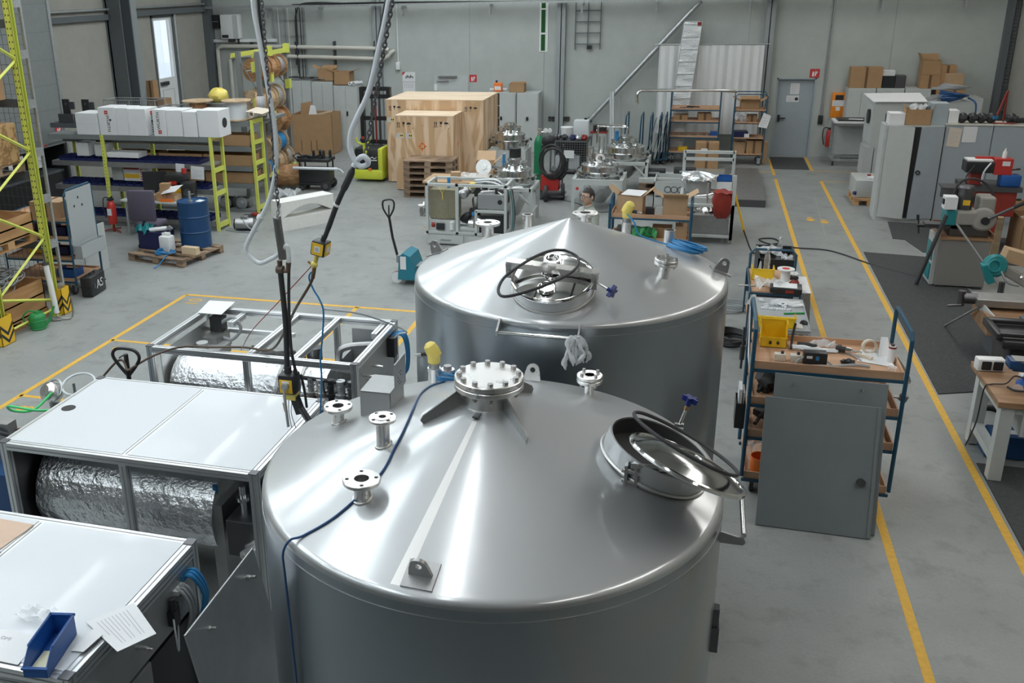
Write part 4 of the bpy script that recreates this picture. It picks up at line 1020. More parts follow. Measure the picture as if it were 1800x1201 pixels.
for k, (x,z,lb) in enumerate(((-9.75,.19,'grey electric motor with a flange on the bottom of the rear shelving'),(-10.15,.18,'dark electric motor at the left on the bottom of the rear shelving'))):
    t = thing('electric_motor', lb, 'motor', (x,18.92,z)); MB().cyl((-.16,0,0),(.14,0,0),.12).build('motor_body', 'dull steel' if k==0 else 'dark steel', t); MB().cyl((.0,-.19,0),(.0,-.16,0),.13).cyl((0,-.27,0),(0,-.16,0),.06).build('motor_flange', 'galvanised', t); MB().box((-.12,-.1,-.13),(.1,.1,-.09)).build('motor_foot', 'dark steel', t,0)
# things lying on top of the rear shelving
def wire_basket(label, p, L, Wd, h):
    t = thing('wire_basket', label, 'wire basket', p); b = MB()
    for z in (0,h): b.tube([(-L/2,-Wd/2,z),(L/2,-Wd/2,z),(L/2,Wd/2,z),(-L/2,Wd/2,z),(-L/2,-Wd/2,z)], .012, 6)
    for x, y in ((-1,-1),(1,-1),(1,1),(-1,1),(0,-1),(0,1)): b.cyl((x*L/2,y*Wd/2,0),(x*L/2,y*Wd/2,h),.012,n=6)
    b.build('basket_frame', 'galvanised', t)
    g = MB(); n = int(L/.05)
    for i in range(n+1):
        x = -L/2+L*i/n; g.box((x-.002,-Wd/2,0),(x+.002,-Wd/2+.004,h)).box((x-.002,Wd/2-.004,0),(x+.002,Wd/2,h)).box((x-.002,-Wd/2,0),(x+.002,Wd/2,.004))
    for i in range(7): g.box((-L/2,-Wd/2,h*i/6),(L/2,-Wd/2+.004,h*i/6+.004)).box((-L/2,Wd/2-.004,h*i/6),(L/2,Wd/2,h*i/6+.004))
    g.build('basket_wires', 'galvanised', t,0); return t
wire_basket('long wire basket on the rear shelving behind the white cartons', (-12.3,18.95,2.005), 1.3, .46, .42)
wire_basket('shorter wire basket beside the cable drums on the rear shelving', (-11.35,18.95,2.005), .5, .44, .28)
for k, x in enumerate((-13.55,-13.05)):
    t = thing('bracket_plate', 'black slotted machine bracket on the rear shelving, %s' % ('left' if k==0 else 'right'), 'bracket', (x,18.2,2.0)); MB().box((-.10,-.02,0),(.08,.02,.50), .01).build('plate', 'black plastic', t,0); MB().box((.08,-.02,.28),(.2,.02,.44)).cyl((.0,-.03,.4),(0,.03,.4),.03,n=12).build('clamp_arm', 'dark steel', t,0)
MB().box((-13.9,18.0,1.9),(-12.9,18.5,2.0)).build('support_shelf', 'dark grey paint', s2,0)
for k, (x, lb) in enumerate(((-13.4,'black cased machine part at the left end above the white cartons'),(-13.0,'dark machine part beside the black slotted brackets'))): carton('machine_part', lb, (x-.1,18.05,2.001), (.32,.1,.2), 0, 'dark steel', False, cat='machine part')
for z, m_ in ((.1,'galvanised'),): pass
cable_drum('cable_drum', 'flat-lying pale drum of white cable on the rear shelving', (-9.78,18.95,2.22), (0,0,1), .32, .40, .70, 'cable white')
cable_drum('cable_drum', 'flat-lying drum with dark red cable farther left on the rear shelving', (-10.75,19.0,2.21), (0,0,1), .34, .38, .55, 'drum wood')
cable_drum('cable_drum', 'small brown plastic-wrapped drum beside the yellow rack upright', (-9.45,19.5,2.25), (.9,.4,0), .25, .2, .8, 'cable grey', 'drum wood')
# cable-drum rack along the left, drums on bars
dr = thing('cable_drum_rack', 'tall grey and yellow rack holding wooden cable drums on bars', 'cable rack', (0,0,0))
for x, y in ((-10.28,20.2),(-9.80,20.2),(-10.6,22.1),(-9.98,22.1),(-10.05,21.1)):
    MB().box((x-.05,y-.05,0),(x+.05,y+.05,3.36)).build('upright', 'grey steel paint', dr,0)
for x in (-10.45,-9.92):
    MB().box((x-.02,20.2,3.22),(x+.02,22.2,3.32)).build('yellow_beam', 'yellow rack paint', dr,0)
    MB().box((x-.02,20.2,.40),(x+.02,22.2,.50)).build('yellow_beam', 'yellow rack paint', dr,0)
for y, zs in ((22.1,(3.2,2.35)),(21.1,(3.2,2.6,1.7)),(20.3,(2.9,2.1))):
    for z in zs: MB().box((-9.99,y-.07,z),(-9.87,y+.07,z+.22)).build('bar_hook', 'yellow rack paint', dr,0)
for (a,c) in (((-10.28,20.2,3.2),(-9.8,20.2,2.4)),((-9.8,20.2,2.0),(-10.28,20.2,1.4)),((-10.6,22.1,1.2),(-9.98,22.1,2.1)),((-10.6,22.1,3.2),(-9.98,22.1,2.4)),((-10.3,20.2,.3),(-9.8,20.2,.9))):
    MB().tube([a,c], .012, 6).build('cross_brace', 'dark steel', dr)
ax = (.12,1,0)
drums = [(-10.1,20.75,2.92,.27,.35,.8,'drum wood','drum wood','top bar nearest, brown wood'),(-10.1,21.25,2.92,.29,.3,.8,'drum wood','drum wood','top bar, middle, brown wood'),(-10.1,21.75,2.93,.27,.30,.75,'cable grey','drum wood','top bar farthest, with grey cable'),
 (-10.12,20.45,2.2,.28,.26,.8,'pale drum wood','pale drum wood','second bar nearest, pale face'),(-10.1,21.0,2.2,.31,.3,.8,'pale drum wood','pale drum wood','second bar, middle'),(-10.1,21.5,2.22,.29,.26,.8,'cable grey','pale drum wood','second bar farthest, with grey cable'),
 (-10.1,21.55,1.66,.33,.42,.72,'drum wood','drum wood','third bar, big and reddish brown'),
 (-10.1,20.9,1.05,.29,.3,.8,'pale drum wood','pale drum wood','fourth bar nearest'),(-10.1,21.45,1.12,.29,.36,.8,'hose blue','pale drum wood','fourth bar, with bright blue cable'),
 (-10.1,20.75,.62,.27,.26,.7,'hose blue','pale drum wood','lowest bar nearest, with a little blue cable'),(-10.1,21.3,.66,.29,.3,.8,'pale drum wood','pale drum wood','lowest bar, middle'),(-10.1,21.8,.70,.29,.26,.8,'cable grey','pale drum wood','lowest bar farthest, with grey cable')]
for x,y,z,R,w,wd,wm,fm,lb in drums: cable_drum('cable_drum', 'wooden cable drum on the '+lb, (x,y,z), ax, R, w, wd, wm, fm, 'cable drums in the rack')
for z in (2.92,2.2,1.66,1.1,.65): MB().cyl((-10.1,20.2,z),(-10.02,22.15,z),.02).build('drum_bar', 'galvanised', dr)
cable_drum('cable_drum', 'brown cable drum lying on the floor before the rack with grey cable', (-9.75,21.4,.31), (1,.25,0), .31, .55, .85, 'drum wood', 'drum wood')
b = tag(MB().sphere((-10.55,19.6,2.45),.2,(1.2,.9,.8)).jitter(.02,3).build('yellow_bundle', 'sensor yellow'), 'bundle of pale yellow packing beside the drum rack top', 'packing'); 
MB().box((-10.75,19.3,2.2),(-10.3,19.9,2.3)).build('side_shelf', 'grey steel paint', dr,0); MB().box((-9.85,19.3,1.93),(-9.2,20.2,1.995)).build('side_shelf', 'grey steel paint', dr,0)
carton('carton', 'brown carton on the floor by the left wall near the glazed door, lower', (-14.7,23.9,1.55), (.5,.4,.3), 0, 'cardboard')
carton('carton', 'tall brown carton standing on the carton near the glazed door', (-14.8,23.75,1.851), (.22,.25,.5), 0, 'cardboard')
t = thing('narrow_shelf', 'narrow shelf on the left wall carrying two brown cartons', 'shelf', (0,0,0)); MB().box((XL,23.5,1.5),(-14.4,24.2,1.549)).build('board', 'dark grey paint', t,0)
# motors, foam block and tool cart on the floor
t = thing('electric_motor', 'grey electric motor with cable lying on the floor by the yellow shelving', 'motor', (-8.93,17.2,.13), .25)
MB().lathe([(0,-.2),(.09,-.2),(.125,-.17),(.125,.17),(.11,.2),(0,.2)],(0,0,0),(1,0,0),28).build('motor_body', 'dull steel', t)
MB().cyl((-.215,0,0),(-.2,0,0),.105).build('fan_cover', 'dark steel', t); MB().box((-.06,-.06,.11),(.08,.06,.17), .008).build('terminal_box', 'dull steel', t)
MB().ring(.128,.12,.08,.11,(0,0,0),(1,0,0)).build('band', 'galvanised', t); MB().box((-.15,-.12,-.13),(.15,.12,-.11)).build('motor_foot', 'dark steel', t,0)
MB().tube([(.0,-.1,.1),(.15,-.2,-.05),(.3,-.12,-.115),(.15,-.25,-.115),(-.1,-.2,-.115),(-.25,-.1,-.115),(-.4,0,-.11),(-.3,.15,-.115)], .012, 6, 6).build('motor_cable', 'cable grey', t)
t = thing('scrap_part', 'dark oily part with red cap on the floor under the rear shelving', 'machine part', (-9.25,18.25,0)); MB().sphere((0,0,.03),.2,(1.2,.6,.2)).jitter(.02,2).build('part_body', 'dark steel', t); MB().cyl((.05,0,.06),(.05,0,.10),.08).build('red_cap', 'dark red', t)
t = thing('foam_block', 'white foam packing block with an arched cut-out on the floor', 'foam block', (0,0,0))
e1 = Vector((-8.08,17.2,0)); e2 = Vector((-7.35,18.25,0)); u = (e2-e1).normalized(); L = (e2-e1).length; w = Vector((-u.y,u.x,0)); m = Matrix((u,Vector((0,0,1)),u.cross(Vector((0,0,1))))).transposed()
arch = [(.14+.0*i+(L-.28)*i/14, .30+.16*math.sin(PI*i/14)) for i in range(15)]
MB().prism([(0,0),(L,0),(L,.28),(L-.05,.30)]+[(.10+(L-.15)*(1-i/14), .28-.03*math.sin(PI*i/14)) for i in range(15)]+[(0,.28)], .40, m, e1+w*.40).build('lower_block', 'styrofoam', t,0)
MB().prism([(0,.285),(.06,.285)]+[(.06+(L-.12)*i/14, .285+.20*math.sin(PI*i/14)) for i in range(15)]+[(L,.285),(L,.60),(0,.60)], .40, m, e1+w*.40).build('upper_block', 'styrofoam', t,0)
t = thing('tool_cart', 'black two-deck tool cart with spray bottles by the drum rack', 'tool cart', (-9.0,21.35,0), .06)
MB().box((-.42,-.25,.70),(.42,.25,.78), .02).build('top_tray', 'black plastic', t); MB().box((-.38,-.24,.20),(.38,.24,.52), .02).build('drawer_box', 'black plastic', t); MB().box((-.4,-.25,.13),(.4,.25,.2), .02).build('bottom_tray', 'black plastic', t)
for x in (-.36,.36):
    for y in (-.2,.2): MB().cyl((x,y,.2),(x,y,.72),.02,n=10).build('post', 'black plastic', t)
for x, y, r_ in ((.30,-.24,.13),(.30,.24,.13),(-.32,-.2,.07),(-.32,.2,.07)): w_ = MB().cyl((x,y-.03,r_),(x,y+.03,r_),r_).build('wheel', 'black rubber', t); MB().cyl((x,y-.032,r_),(x,y+.032,r_),r_*.5).build('wheel_hub', 'dark steel', w_)
MB().tube([(-.42,-.2,.75),(-.52,-.2,.85),(-.52,.2,.85),(-.42,.2,.75)], .015, 8).build('push_handle', 'black plastic', t)
tag(MB().cyl((-9.45,20.97,.575),(-8.35,21.1,.56),.035).tube([(-8.35,21.1,.56),(-8.27,21.1,.545),(-8.2,21.1,.47)], .015,8,4).build('lance', 'cable white'), 'long pale lance with a bent tip lying across the black tool cart', 'lance')
rr = random.Random(9)
for k in range(4):
    x = -9.05+.13*k; y = 21.25+.1*(k%2)
    o = thing('spray_bottle', ('first','second','third','fourth')[k]+' black spray bottle from the left on the tool cart', 'spray bottle', (x+.04,y,.782), 0, 'spray bottles on the tool cart'); MB().cyl((0,0,0),(0,0,.15),.035,n=12).build('bottle', 'black plastic', o); MB().box((-.02,-.05,.15),(.02,.03,.19)).build('trigger_head', 'dark steel', o,0)
b = MB()
for k in range(7): b.obox((-9.35+.09*k,21.2+.06*(k%3),.80+.02*(k%2)), (.14,.06,.05), Matrix.Rotation(k*.8,3,'Z'))
tag(b.build('power_tool', 'black plastic', smooth=False), 'black power tool lying on the left of the tool cart deck', 'power tool')
tag(scraps('wrap_film', 'grey wrapping film on the floor beside the cable drum', (-9.4,20.3,.02), .35, .25, 1, 'clear film', 'plastic film', seed=4, z=.2), 'grey wrapping film on the floor beside the cable drum', 'plastic film')

# ---------------------------------------------------------------- desk, chair, barrel group
d = thing('desk', 'small white-topped work desk set into the yellow shelving', 'desk', (-10.45,16.55,0), -.05)
MB().box((-.70,-.34,.72),(.82,.36,.755)).build('desk_top', 'cabinet grey', d,0, bevel=.003)
for x in (-.6,.72): MB().box((x-.02,-.3,0),(x+.02,-.26,.72)).box((x-.02,.28,0),(x+.02,.32,.72)).box((x-.02,-.3,.05),(x+.02,.32,.08)).build('leg_frame', 'galvanised', d,0)
t = thing('monitor', 'black flat monitor seen from behind the desk papers', 'monitor', (-10.62,16.75,.757), .3); MB().box((-.25,-.02,.12),(.25,.02,.50)).build('screen_case', 'black plastic', t,0, bevel=.006); MB().box((-.1,-.08,0),(.1,.08,.015)).box((-.03,-.01,0),(.03,.02,.2)).build('stand', 'black plastic', t,0)
t = thing('coffee_machine', 'black machine with a red cup-shaped top on the desk', 'machine', (-10.10,16.72,.757), .1); MB().box((-.17,-.14,0),(.17,.16,.26), .02).box((-.21,-.16,.30),(.21,.18,.48), .03).box((-.15,.0,.2),(.15,.16,.34)).build('housing', 'black plastic', t); MB().box((-.10,-.165,.28),(.06,-.14,.35)).build('red_panel', 'red', t,0); MB().cyl((.17,0,.48),(.17,0,.58),.05).build('red_knob', 'red', t); MB().box((-.05,-.15,.08),(.15,-.14,.2)).build('yellow_panel', 'safety yellow', t,0)
t = thing('radio', 'black site radio with round speaker at the desk end', 'radio', (-9.78,16.6,.757), .2); MB().box((-.13,-.12,0),(.13,.12,.34), .02).build('housing', 'black plastic', t); MB().cyl((0,-.13,.15),(0,-.115,.15),.08).build('speaker', 'dark steel', t)
for k, (x,y,z,s,rz,m_,lb) in enumerate(((-10.62,16.4,.757,(.42,.16,.10),.0,'light cardboard','long flat brown carton at the front of the desk'),(-10.25,16.38,.757,(.22,.2,.16),.15,'cardboard','brown carton in the middle of the desk front'),(-10.05,16.42,.757,(.3,.24,.12),-.2,'light cardboard','wide brown carton under the papers on the desk'),(-10.18,16.4,.918,(.2,.16,.18),.2,'cardboard','brown carton stacked on another on the desk'))): carton('carton', lb, (x,y,z), s, rz, m_, False)
sheet('paper_stack', 'crumpled stack of papers leaning on the desk cartons', [(-10.22,16.25,.90),(-9.86,16.2,.98),(-9.78,16.4,1.08),(-10.15,16.42,1.02)], lines=3)
sheet('paper_stack', 'white papers at the left of the desk', [(-10.95,16.35,.80),(-10.62,16.4,.77),(-10.66,16.7,.80),(-10.9,16.66,.84)])
t = tag(MB().box((-10.25,16.22,.757),(-9.97,16.32,.80)).build('letter_tray', 'orange can', smooth=False), 'orange tray at the front edge of the desk', 'tray')
ch = thing('office_chair', 'office chair with tall purple-grey back in front of the desk', 'office chair', (-10.05,15.75,0), .12)
MB().box((-.27,-.62,.62),(.27,-.52,1.22), .05).build('backrest', 'purple fabric', ch); MB().box((-.24,-.52,.46),(.24,-.02,.56), .04).build('seat', 'purple fabric', ch)
MB().tube([(0,-.5,.75),(0,-.55,.5),(0,-.3,.45)], .03, 8, 4).build('back_bar', 'black plastic', ch); MB().cyl((0,-.25,.12),(0,-.25,.47),.03).build('gas_column', 'galvanised', ch)
for k in range(5):
    a = 2*PI*k/5+.5; p = Vector((.32*math.cos(a),-.25+.32*math.sin(a),.08)); l = MB().tube([(0,-.25,.13),p+Vector((0,0,.02))], .022, 8).build('base_arm', 'galvanised', ch); MB().cyl(p+Vector((-.015,0,-.045)),p+Vector((.015,0,-.045)),.035,n=14).build('castor', 'black rubber', l)
t = thing('fire_extinguisher', 'red fire extinguisher on a red stand by the yellow post', 'fire extinguisher', (-11.6,16.55,0)); MB().lathe([(0,.17),(.085,.17),(.09,.2),(.09,.55),(.06,.63),(.03,.66),(0,.66)]).build('cylinder', 'red', t); MB().box((-.05,-.05,.66),(.05,.05,.70)).cyl((0,0,.7),(.05,0,.74),.02).build('valve', 'black plastic', t,0)
MB().tube([(.04,0,.68),(-.12,-.03,.72),(-.15,-.05,.55),(-.12,-.05,.3)], .012, 8, 6).build('hose', 'black rubber', t); MB().box((-.05,-.0925,.36),(.05,-.088,.5)).build('label', 'paper', t,0)
MB().box((-.02,-.02,0),(.02,.02,.2)).tube([(-.22,-.1,.02),(0,0,.06),(.22,-.1,.02)], .014, 6).tube([(0,0,.06),(0,.24,.02)], .014, 6).build('stand', 'dark red', t,0)
pallet('pallet', 'weathered pallet on the floor carrying the blue barrel', (-9.30,15.10,0), -.2, 1.3, 1.15)
br = thing('barrel', 'dark blue steel barrel with a pump, standing on the pallet', 'barrel', (-9.04,15.42,.146))
MB().lathe([(0,.0),(.285,.0),(.29,.012),(.285,.03),(.285,.27),(.295,.285),(.295,.295),(.285,.31),(.285,.56),(.295,.575),(.295,.585),(.285,.60),(.285,.83),(.29,.845),(.29,.865),(.275,.865),(.272,.85),(0,.85)]).build('barrel_body', 'blue', br)
MB().cyl((.02,-.12,.85),(.02,-.12,1.06),.022).cyl((.02,-.12,.85),(.02,-.12,.89),.045).cyl((.02,-.12,1.0),(.12,-.14,1.02),.01).build('pump', 'galvanised', br)
sheet('barrel_note', 'white slip lying on the lid of the blue barrel', [(-8.96,15.38,1.0),(-8.84,15.36,1.0),(-8.82,15.5,1.0),(-8.94,15.52,1.01)])
t = thing('crate', 'dark blue plastic crate with tools on the pallet left of the barrel', 'plastic crate', (-9.72,15.15,.146), -.12); open_bin(MB(), (-.26,-.2,0),(.26,.2,.34), .012).build('crate_body', 'navy', t,0); MB().box((-.28,-.22,.32),(.28,-.2,.345)).box((-.28,.2,.32),(.28,.22,.345)).box((-.28,-.2,.32),(-.26,.2,.345)).box((.26,-.2,.32),(.28,.2,.345)).build('rim', 'navy', t,0)
tag(scraps('cloth', 'teal cloth hanging out of the blue crate', (-9.88,15.05,.44), .13, .16, 1, 'teal', 'cloth', seed=8, z=.2), 'teal cloth hanging out of the blue crate', 'cloth')
t = thing('grinder', 'white angle grinder lying in the blue crate', 'power tool', (-9.62,15.15,.44), .3); MB().cyl((-.2,0,.04),(.12,.02,.06),.045).build('motor_body', 'white plastic', t); MB().cyl((.14,0,.03),(.2,0,.09),.05).build('gear_head', 'galvanised', t)
t = thing('jerry_can', 'white plastic canister on the pallet between crate and barrel', 'canister', (-9.37,14.93,.146), -.15); MB().box((-.12,-.1,0),(.12,.1,.3), .035).box((-.04,-.03,.29),(.09,.03,.36), .015).build('canister_body', 'white plastic', t); MB().cyl((-.07,0,.29),(-.07,0,.34),.025).build('cap', 'white plastic', t)
b = MB()
for i in range(5): b.torus(.16+.018*(i%3), .012, (-9.30,14.72,.165+.012*i), (.05*(i-2),.06,1), 36, 6, .75)
b.tube([(-9.2,14.62,.16),(-9.15,14.45,.17),(-9.22,14.33,.05),(-9.28,14.25,.015)], .011, 6, 5)
tag(b.build('hose_coil', 'hose blue'), 'coil of bright blue hose on the front edge of the pallet', 'hose')
o = tag(MB().box((-.16,-.06,0),(.16,.06,.14)).build('wood_block', 'light pine', smooth=False, bevel=.003), 'pale wooden block on the pallet in front of the barrel', 'wood block'); o.location = (-8.83,14.82,.146); o.rotation_euler = (0,0,-.1)
# grey cabinets at the back left, cartons on them, gaylord box
for k, (x0, x1, h) in enumerate(((-12.75,-12.06,2.05),(-12.04,-11.42,2.03),(-11.40,-10.72,2.01),(-10.70,-9.95,1.90))):
    t = thing('steel_cabinet', 'grey double-door steel cabinet at the back left, '+('leftmost','second','third','lower right one')[k], 'cabinet', ((x0+x1)/2,27.35,0), 0, 'grey cabinets at the back left'); w = (x1-x0)/2
    MB().box((-w,-.3,0),(w,.3,h)).build('carcass', 'cabinet grey', t,0)
    for s in (-1,1):
        d_ = MB().box((min(0,s*w)+.004,-.318,.08),(max(0,s*w)-.004,-.30,h-.03)).build('door', 'cabinet grey', t,0)
    MB().box((.02,-.33,1.0),(.07,-.318,1.14)).build('handle', 'black plastic', d_,0)
open_carton('carton', 'brown carton with raised flaps on the back-left cabinets', (-10.95,27.25,2.03), (.48,.36,.34), .05, (0,1,1,0), ang=.5)
open_carton('carton', 'second brown carton with white label on the back-left cabinets', (-10.42,27.25,1.92), (.5,.4,.38), .0, (1,1,0,0), ang=.3)
for k in range(2): tag(MB().ring(.055,.03,-.2,.2,(-10.10+.12*k,27.2,1.96),(.3,1,0),20).build('paper_roll', 'paper'), 'white paper roll on the low cabinet, %s of two' % ('left','right')[k], 'paper roll')
b = MB(); rr = random.Random(2)
for i in range(9): b.torus(.16+.08*rr.random(), .012, (-12.1+.13*i,27.2,2.08+.02*rr.random()), (rr.uniform(-.1,.1),rr.uniform(-.15,.1),1), 24, 5, .8)
tag(b.build('cable_heap', 'dark steel'), 'dark cables coiled on top of the back-left cabinets', 'cables', kind='stuff')
t = thing('gaylord_box', 'tall brown open bulk carton full of packing in front of the cabinets', 'cardboard box', (-11.02,26.35,0), .06)
open_bin(MB(), (-.62,-.42,0),(.62,.45,1.18), .015).build('carton_body', 'cardboard', t,0)
for x, z0 in ((-.35,.1),(-.05,.1),(.12,.12)): MB().box((x-.012,-.425,z0),(x+.012,-.42,z0+.32)).build('print_stripe', 'brown tape', t,0)
MB().poly([(-.5,0,.9),(-.1,.1,.9),(-.15,.1,1.5),(-.45,0,1.45)], .01).build('packing_board', 'cardboard', t,0); MB().poly([(-.2,-.2,1.0),(.1,-.1,1.0),(.02,-.1,1.4),(-.1,-.15,1.42)], .01).build('packing_board', 'paper', t,0); MB().obox((.3,-.3,1.2),(.6,.06,.05),Matrix.Rotation(-.25,3,'Y')).build('packing_stick', 'light pine', t,0)

# ---------------------------------------------------------------- stacker truck, plywood crates, pallets, hand pallet truck
st = thing('pallet_stacker', 'yellow and black electric pallet stacker parked beside the crates', 'stacker', (-8.02,22.75,0), .0)
MB().box((-.40,-.42,.06),(.40,.30,.32), .06).build('yellow_skirt', 'fork yellow', st); MB().box((-.37,-.40,.30),(.30,.28,.86), .08).build('black_cover', 'black plastic', st); MB().box((.26,-.40,.2),(.40,.30,.86), .05).build('yellow_cheek', 'fork yellow', st)
for x in (-.36,.36):
    MB().box((x-.05,.32,0),(x+.05,.46,2.28)).build('mast_rail', 'black paint', st,0)
for z in (.9,1.5,2.05,2.24): MB().box((-.36,.34,z-.05),(.36,.44,z+.05)).build('mast_crossbar', 'black paint', st,0)
for x in (-.1,.1): MB().cyl((x,.38,.6),(x,.38,2.2),.03).build('lift_ram', 'dark steel', st)
MB().cyl((.0,.36,.9),(.0,.36,2.2),.025).build('hose_guide', 'dark red', st)
hh = MB().tube([(-.02,-.30,.86),(-.04,-.46,.72),(-.05,-.50,.98)], .04, 10).build('tiller_arm', 'fork yellow', st); MB().tube([(-.22,-.54,1.14),(-.2,-.53,1.03),(-.05,-.52,.98),(.10,-.53,1.03),(.12,-.54,1.14)], .025, 8, 4).build('tiller_grip', 'fork yellow', hh); MB().box((-.12,-.56,1.05),(.02,-.5,1.13), .015).build('tiller_head', 'black plastic', hh); MB().cyl((-.05,-.54,1.12),(-.05,-.54,1.17),.035).build('red_button', 'red', hh)
for x in (-.2,.2): MB().box((x-.08,.46,.04),(x+.08,1.5,.10)).build('fork', 'black paint', st,0)
MB().box((.05,-.43,.55),(.25,-.402,.57)).build('white_marking', 'white plastic', st,0); MB().tube([(.06,-.405,.58),(.12,-.408,.64),(.18,-.405,.6),(.24,-.4,.64)], .008, 6, 4).build('white_logo', 'white plastic', st); MB().box((.02,-.43,.3),(.10,-.40,.36)).build('reflector', 'orange can', st,0)
def fragile_marks(root, x, z, y, s=.1, nx=(1,0)):
    mt = Matrix(((1,0,0),(0,0,-1),(0,1,0)))
    a = MB()
    for k in (-.25,.2): a.prism([(k*s-.02*s*4,0),(k*s+.02*s*4,0),(k*s+.02*s*4,s*.8),(k*s+.05*s*4,s*.8),(k*s,s*1.2),(k*s-.05*s*4,s*.8),(k*s-.02*s*4,s*.8)], .002, mt, (x,y,z))
    a.box((x-.5*s,y-.002,z-.16*s),(x+.5*s,y,z-.06*s)); a.build('up_arrows', 'print black', root,0)
    a = MB().prism([(-.35*s,1.2*s),(.35*s,1.2*s),(.25*s,.65*s),(.05*s,.5*s),(.05*s,.1*s),(.25*s,0),(-.25*s,0),(-.05*s,.1*s),(-.05*s,.5*s),(-.25*s,.65*s)], .002, mt, (x+1.35*s,y,z)); a.build('glass_mark', 'print black', root,0)
    a = MB().prism([(.6*s*math.cos(PI*i/10), .6*s+.5*s*math.sin(PI*i/10)) for i in range(11)], .002, mt, (x+2.7*s,y,z)).box((x+2.67*s,y-.002,z),(x+2.73*s,y,z+.6*s)); a.build('umbrella_mark', 'print black', root,0)
def ply_crate(label, x0, y0, x1, y1, h):
    t = thing('plywood_crate', label, 'wooden crate', ((x0+x1)/2,y0,0)); w = (x1-x0)/2; d = y1-y0
    MB().box((-w,0,.02),(w,d,h-.02)).build('crate_walls', 'plywood', t,0); MB().box((-w-.005,-.005,h-.02),(w+.005,d+.005,h)).build('crate_lid', 'plywood top', t,0)
    return t, w
cA, w = ply_crate('large plywood shipping crate at the rear of the pair', -7.52,22.47,-5.07,24.20,2.06)
fragile_marks(cA, -w+.10, 1.80, 0, .085); fragile_marks(cA, w-.42, 1.80, 0, .085)
b = MB()
for i in range(15): b.cyl((-w+.12+i*.11,-.002,1.97-.015*(i%2)),(-w+.12+i*.11,.001,1.97-.015*(i%2)),.008,n=8)
b.build('screw_heads', 'dull steel', cA)
cB, w2 = ply_crate('smaller plywood shipping crate in front with an orange cross mark', -7.0,21.55,-5.58,22.44,1.80)
fragile_marks(cB, -w2+.08, 1.53, 0, .095); fragile_marks(cB, w2-.42, 1.55, 0, .095)
def ind(root, x, z, wx=.17):
    p = MB().box((x,-.003,z),(x+wx,0,z+.12)).build('indicator_label', 'cabinet grey', root,0); MB().box((x+wx*.52,-.005,z+.03),(x+wx*.95,-.003,z+.1)).build('yellow_field', 'safety yellow', p,0)
    for k in (.6,.85): MB().cyl((x+wx*k,-.0065,z+.065),(x+wx*k,-.005,z+.065),.018,n=12).build('black_dot', 'print black', p)
ind(cB, -w2+.03, 1.26); ind(cB, -w2+.25, 1.26); ind(cA, -1.2, 1.50, .18)
b = MB(); mt = Matrix(((1,0,0),(0,0,-1),(0,1,0)))
cx_, cz_ = -.05, 1.08
b.ring(.075,.055,0,.003,(cx_,0,cz_),(0,-1,0),28).box((cx_-.12,-.003,cz_-.008),(cx_-.03,0,cz_+.008)).box((cx_+.03,-.003,cz_-.008),(cx_+.12,0,cz_+.008)).box((cx_-.008,-.003,cz_-.12),(cx_+.008,0,cz_-.03)).box((cx_-.008,-.003,cz_+.03),(cx_+.008,0,cz_+.12))
b.build('gravity_mark', 'orange can', cB,0)
b = MB(); b.ring(.06,.045,0,.003,(w2,.45,1.08),(1,0,0),20).box((w2,.44,.97),(w2+.003,.46,1.19)); b.build('gravity_mark', 'orange can', cB,0)
b = MB(); rr = random.Random(12)
for i in range(14):
    x, z = rr.uniform(-w2+.1,w2-.1), rr.choice((.75,.78,.82,1.5,1.52,1.56)); b.cyl((x,-.0025,z),(x,.001,z),.018,n=8)
b.build('wood_knots', 'drum wood', cB)
for k in range(6): pallet('pallet', ('bottom pallet','second pallet','third pallet','fourth pallet','fifth pallet','top pallet')[k]+' of the stack in front of the plywood crates', (-6.02,21.15,.1445*k), .02*(k%3), 1.15, .7, 'stacked pallets by the crates')
pj = thing('hand_pallet_truck', 'teal hand pallet truck with upright black tiller left of the rear tank', 'pallet truck', (-4.62,14.5,0))
MB().tube([(-.12,.0,.42),(-.20,.0,.75),(-.25,-.0,1.12)], .022, 10).build('tiller_arm', 'black paint', pj)
MB().tube([(-.25,0,1.08),(-.34,0,1.22),(-.35,0,1.34),(-.30,0,1.38),(-.20,0,1.39),(-.155,0,1.34),(-.17,0,1.22),(-.25,0,1.08)], .016, 8, 3).build('tiller_grip', 'black paint', pj)
MB().tube([(-.25,0,1.1),(-.24,-.02,1.3)], .012, 6).build('lever', 'black plastic', pj)
m = Matrix(((1,0,0),(0,0,-1),(0,1,0)))
MB().prism([(-.05,.10),(1.2,.10),(1.2,.17),(.28,.20),(.17,.50),(.05,.55),(-.02,.50)], .5, m, (0,.25,0)).build('chassis', 'pallet truck teal', pj,0)
for y in (-.19,.19): MB().box((.25,y-.08,.13),(1.25,y+.08,.205)).build('fork', 'pallet truck teal', pj,0)
MB().box((.0,-.255,.28),(.10,-.25,.50)).build('white_label', 'white plastic', pj,0); MB().box((-.12,-.08,.34),(.02,.08,.46)).cyl((-.05,0,.28),(-.05,0,.45),.06).build('pump_block', 'dull steel', pj,0)
for y in (-.12,.12): w_ = MB().cyl((-.10,y-.03,.10),(-.10,y+.03,.10),.10).build('steer_wheel', 'white plastic', pj); MB().ring(.102,.09,-.028,.028,(-.10,y,.10),(0,1,0)).build('red_tyre', 'dark red', w_)
MB().box((.2,-.15,.20),(.9,.15,.32)).build('load_board', 'dull steel', pj,0)
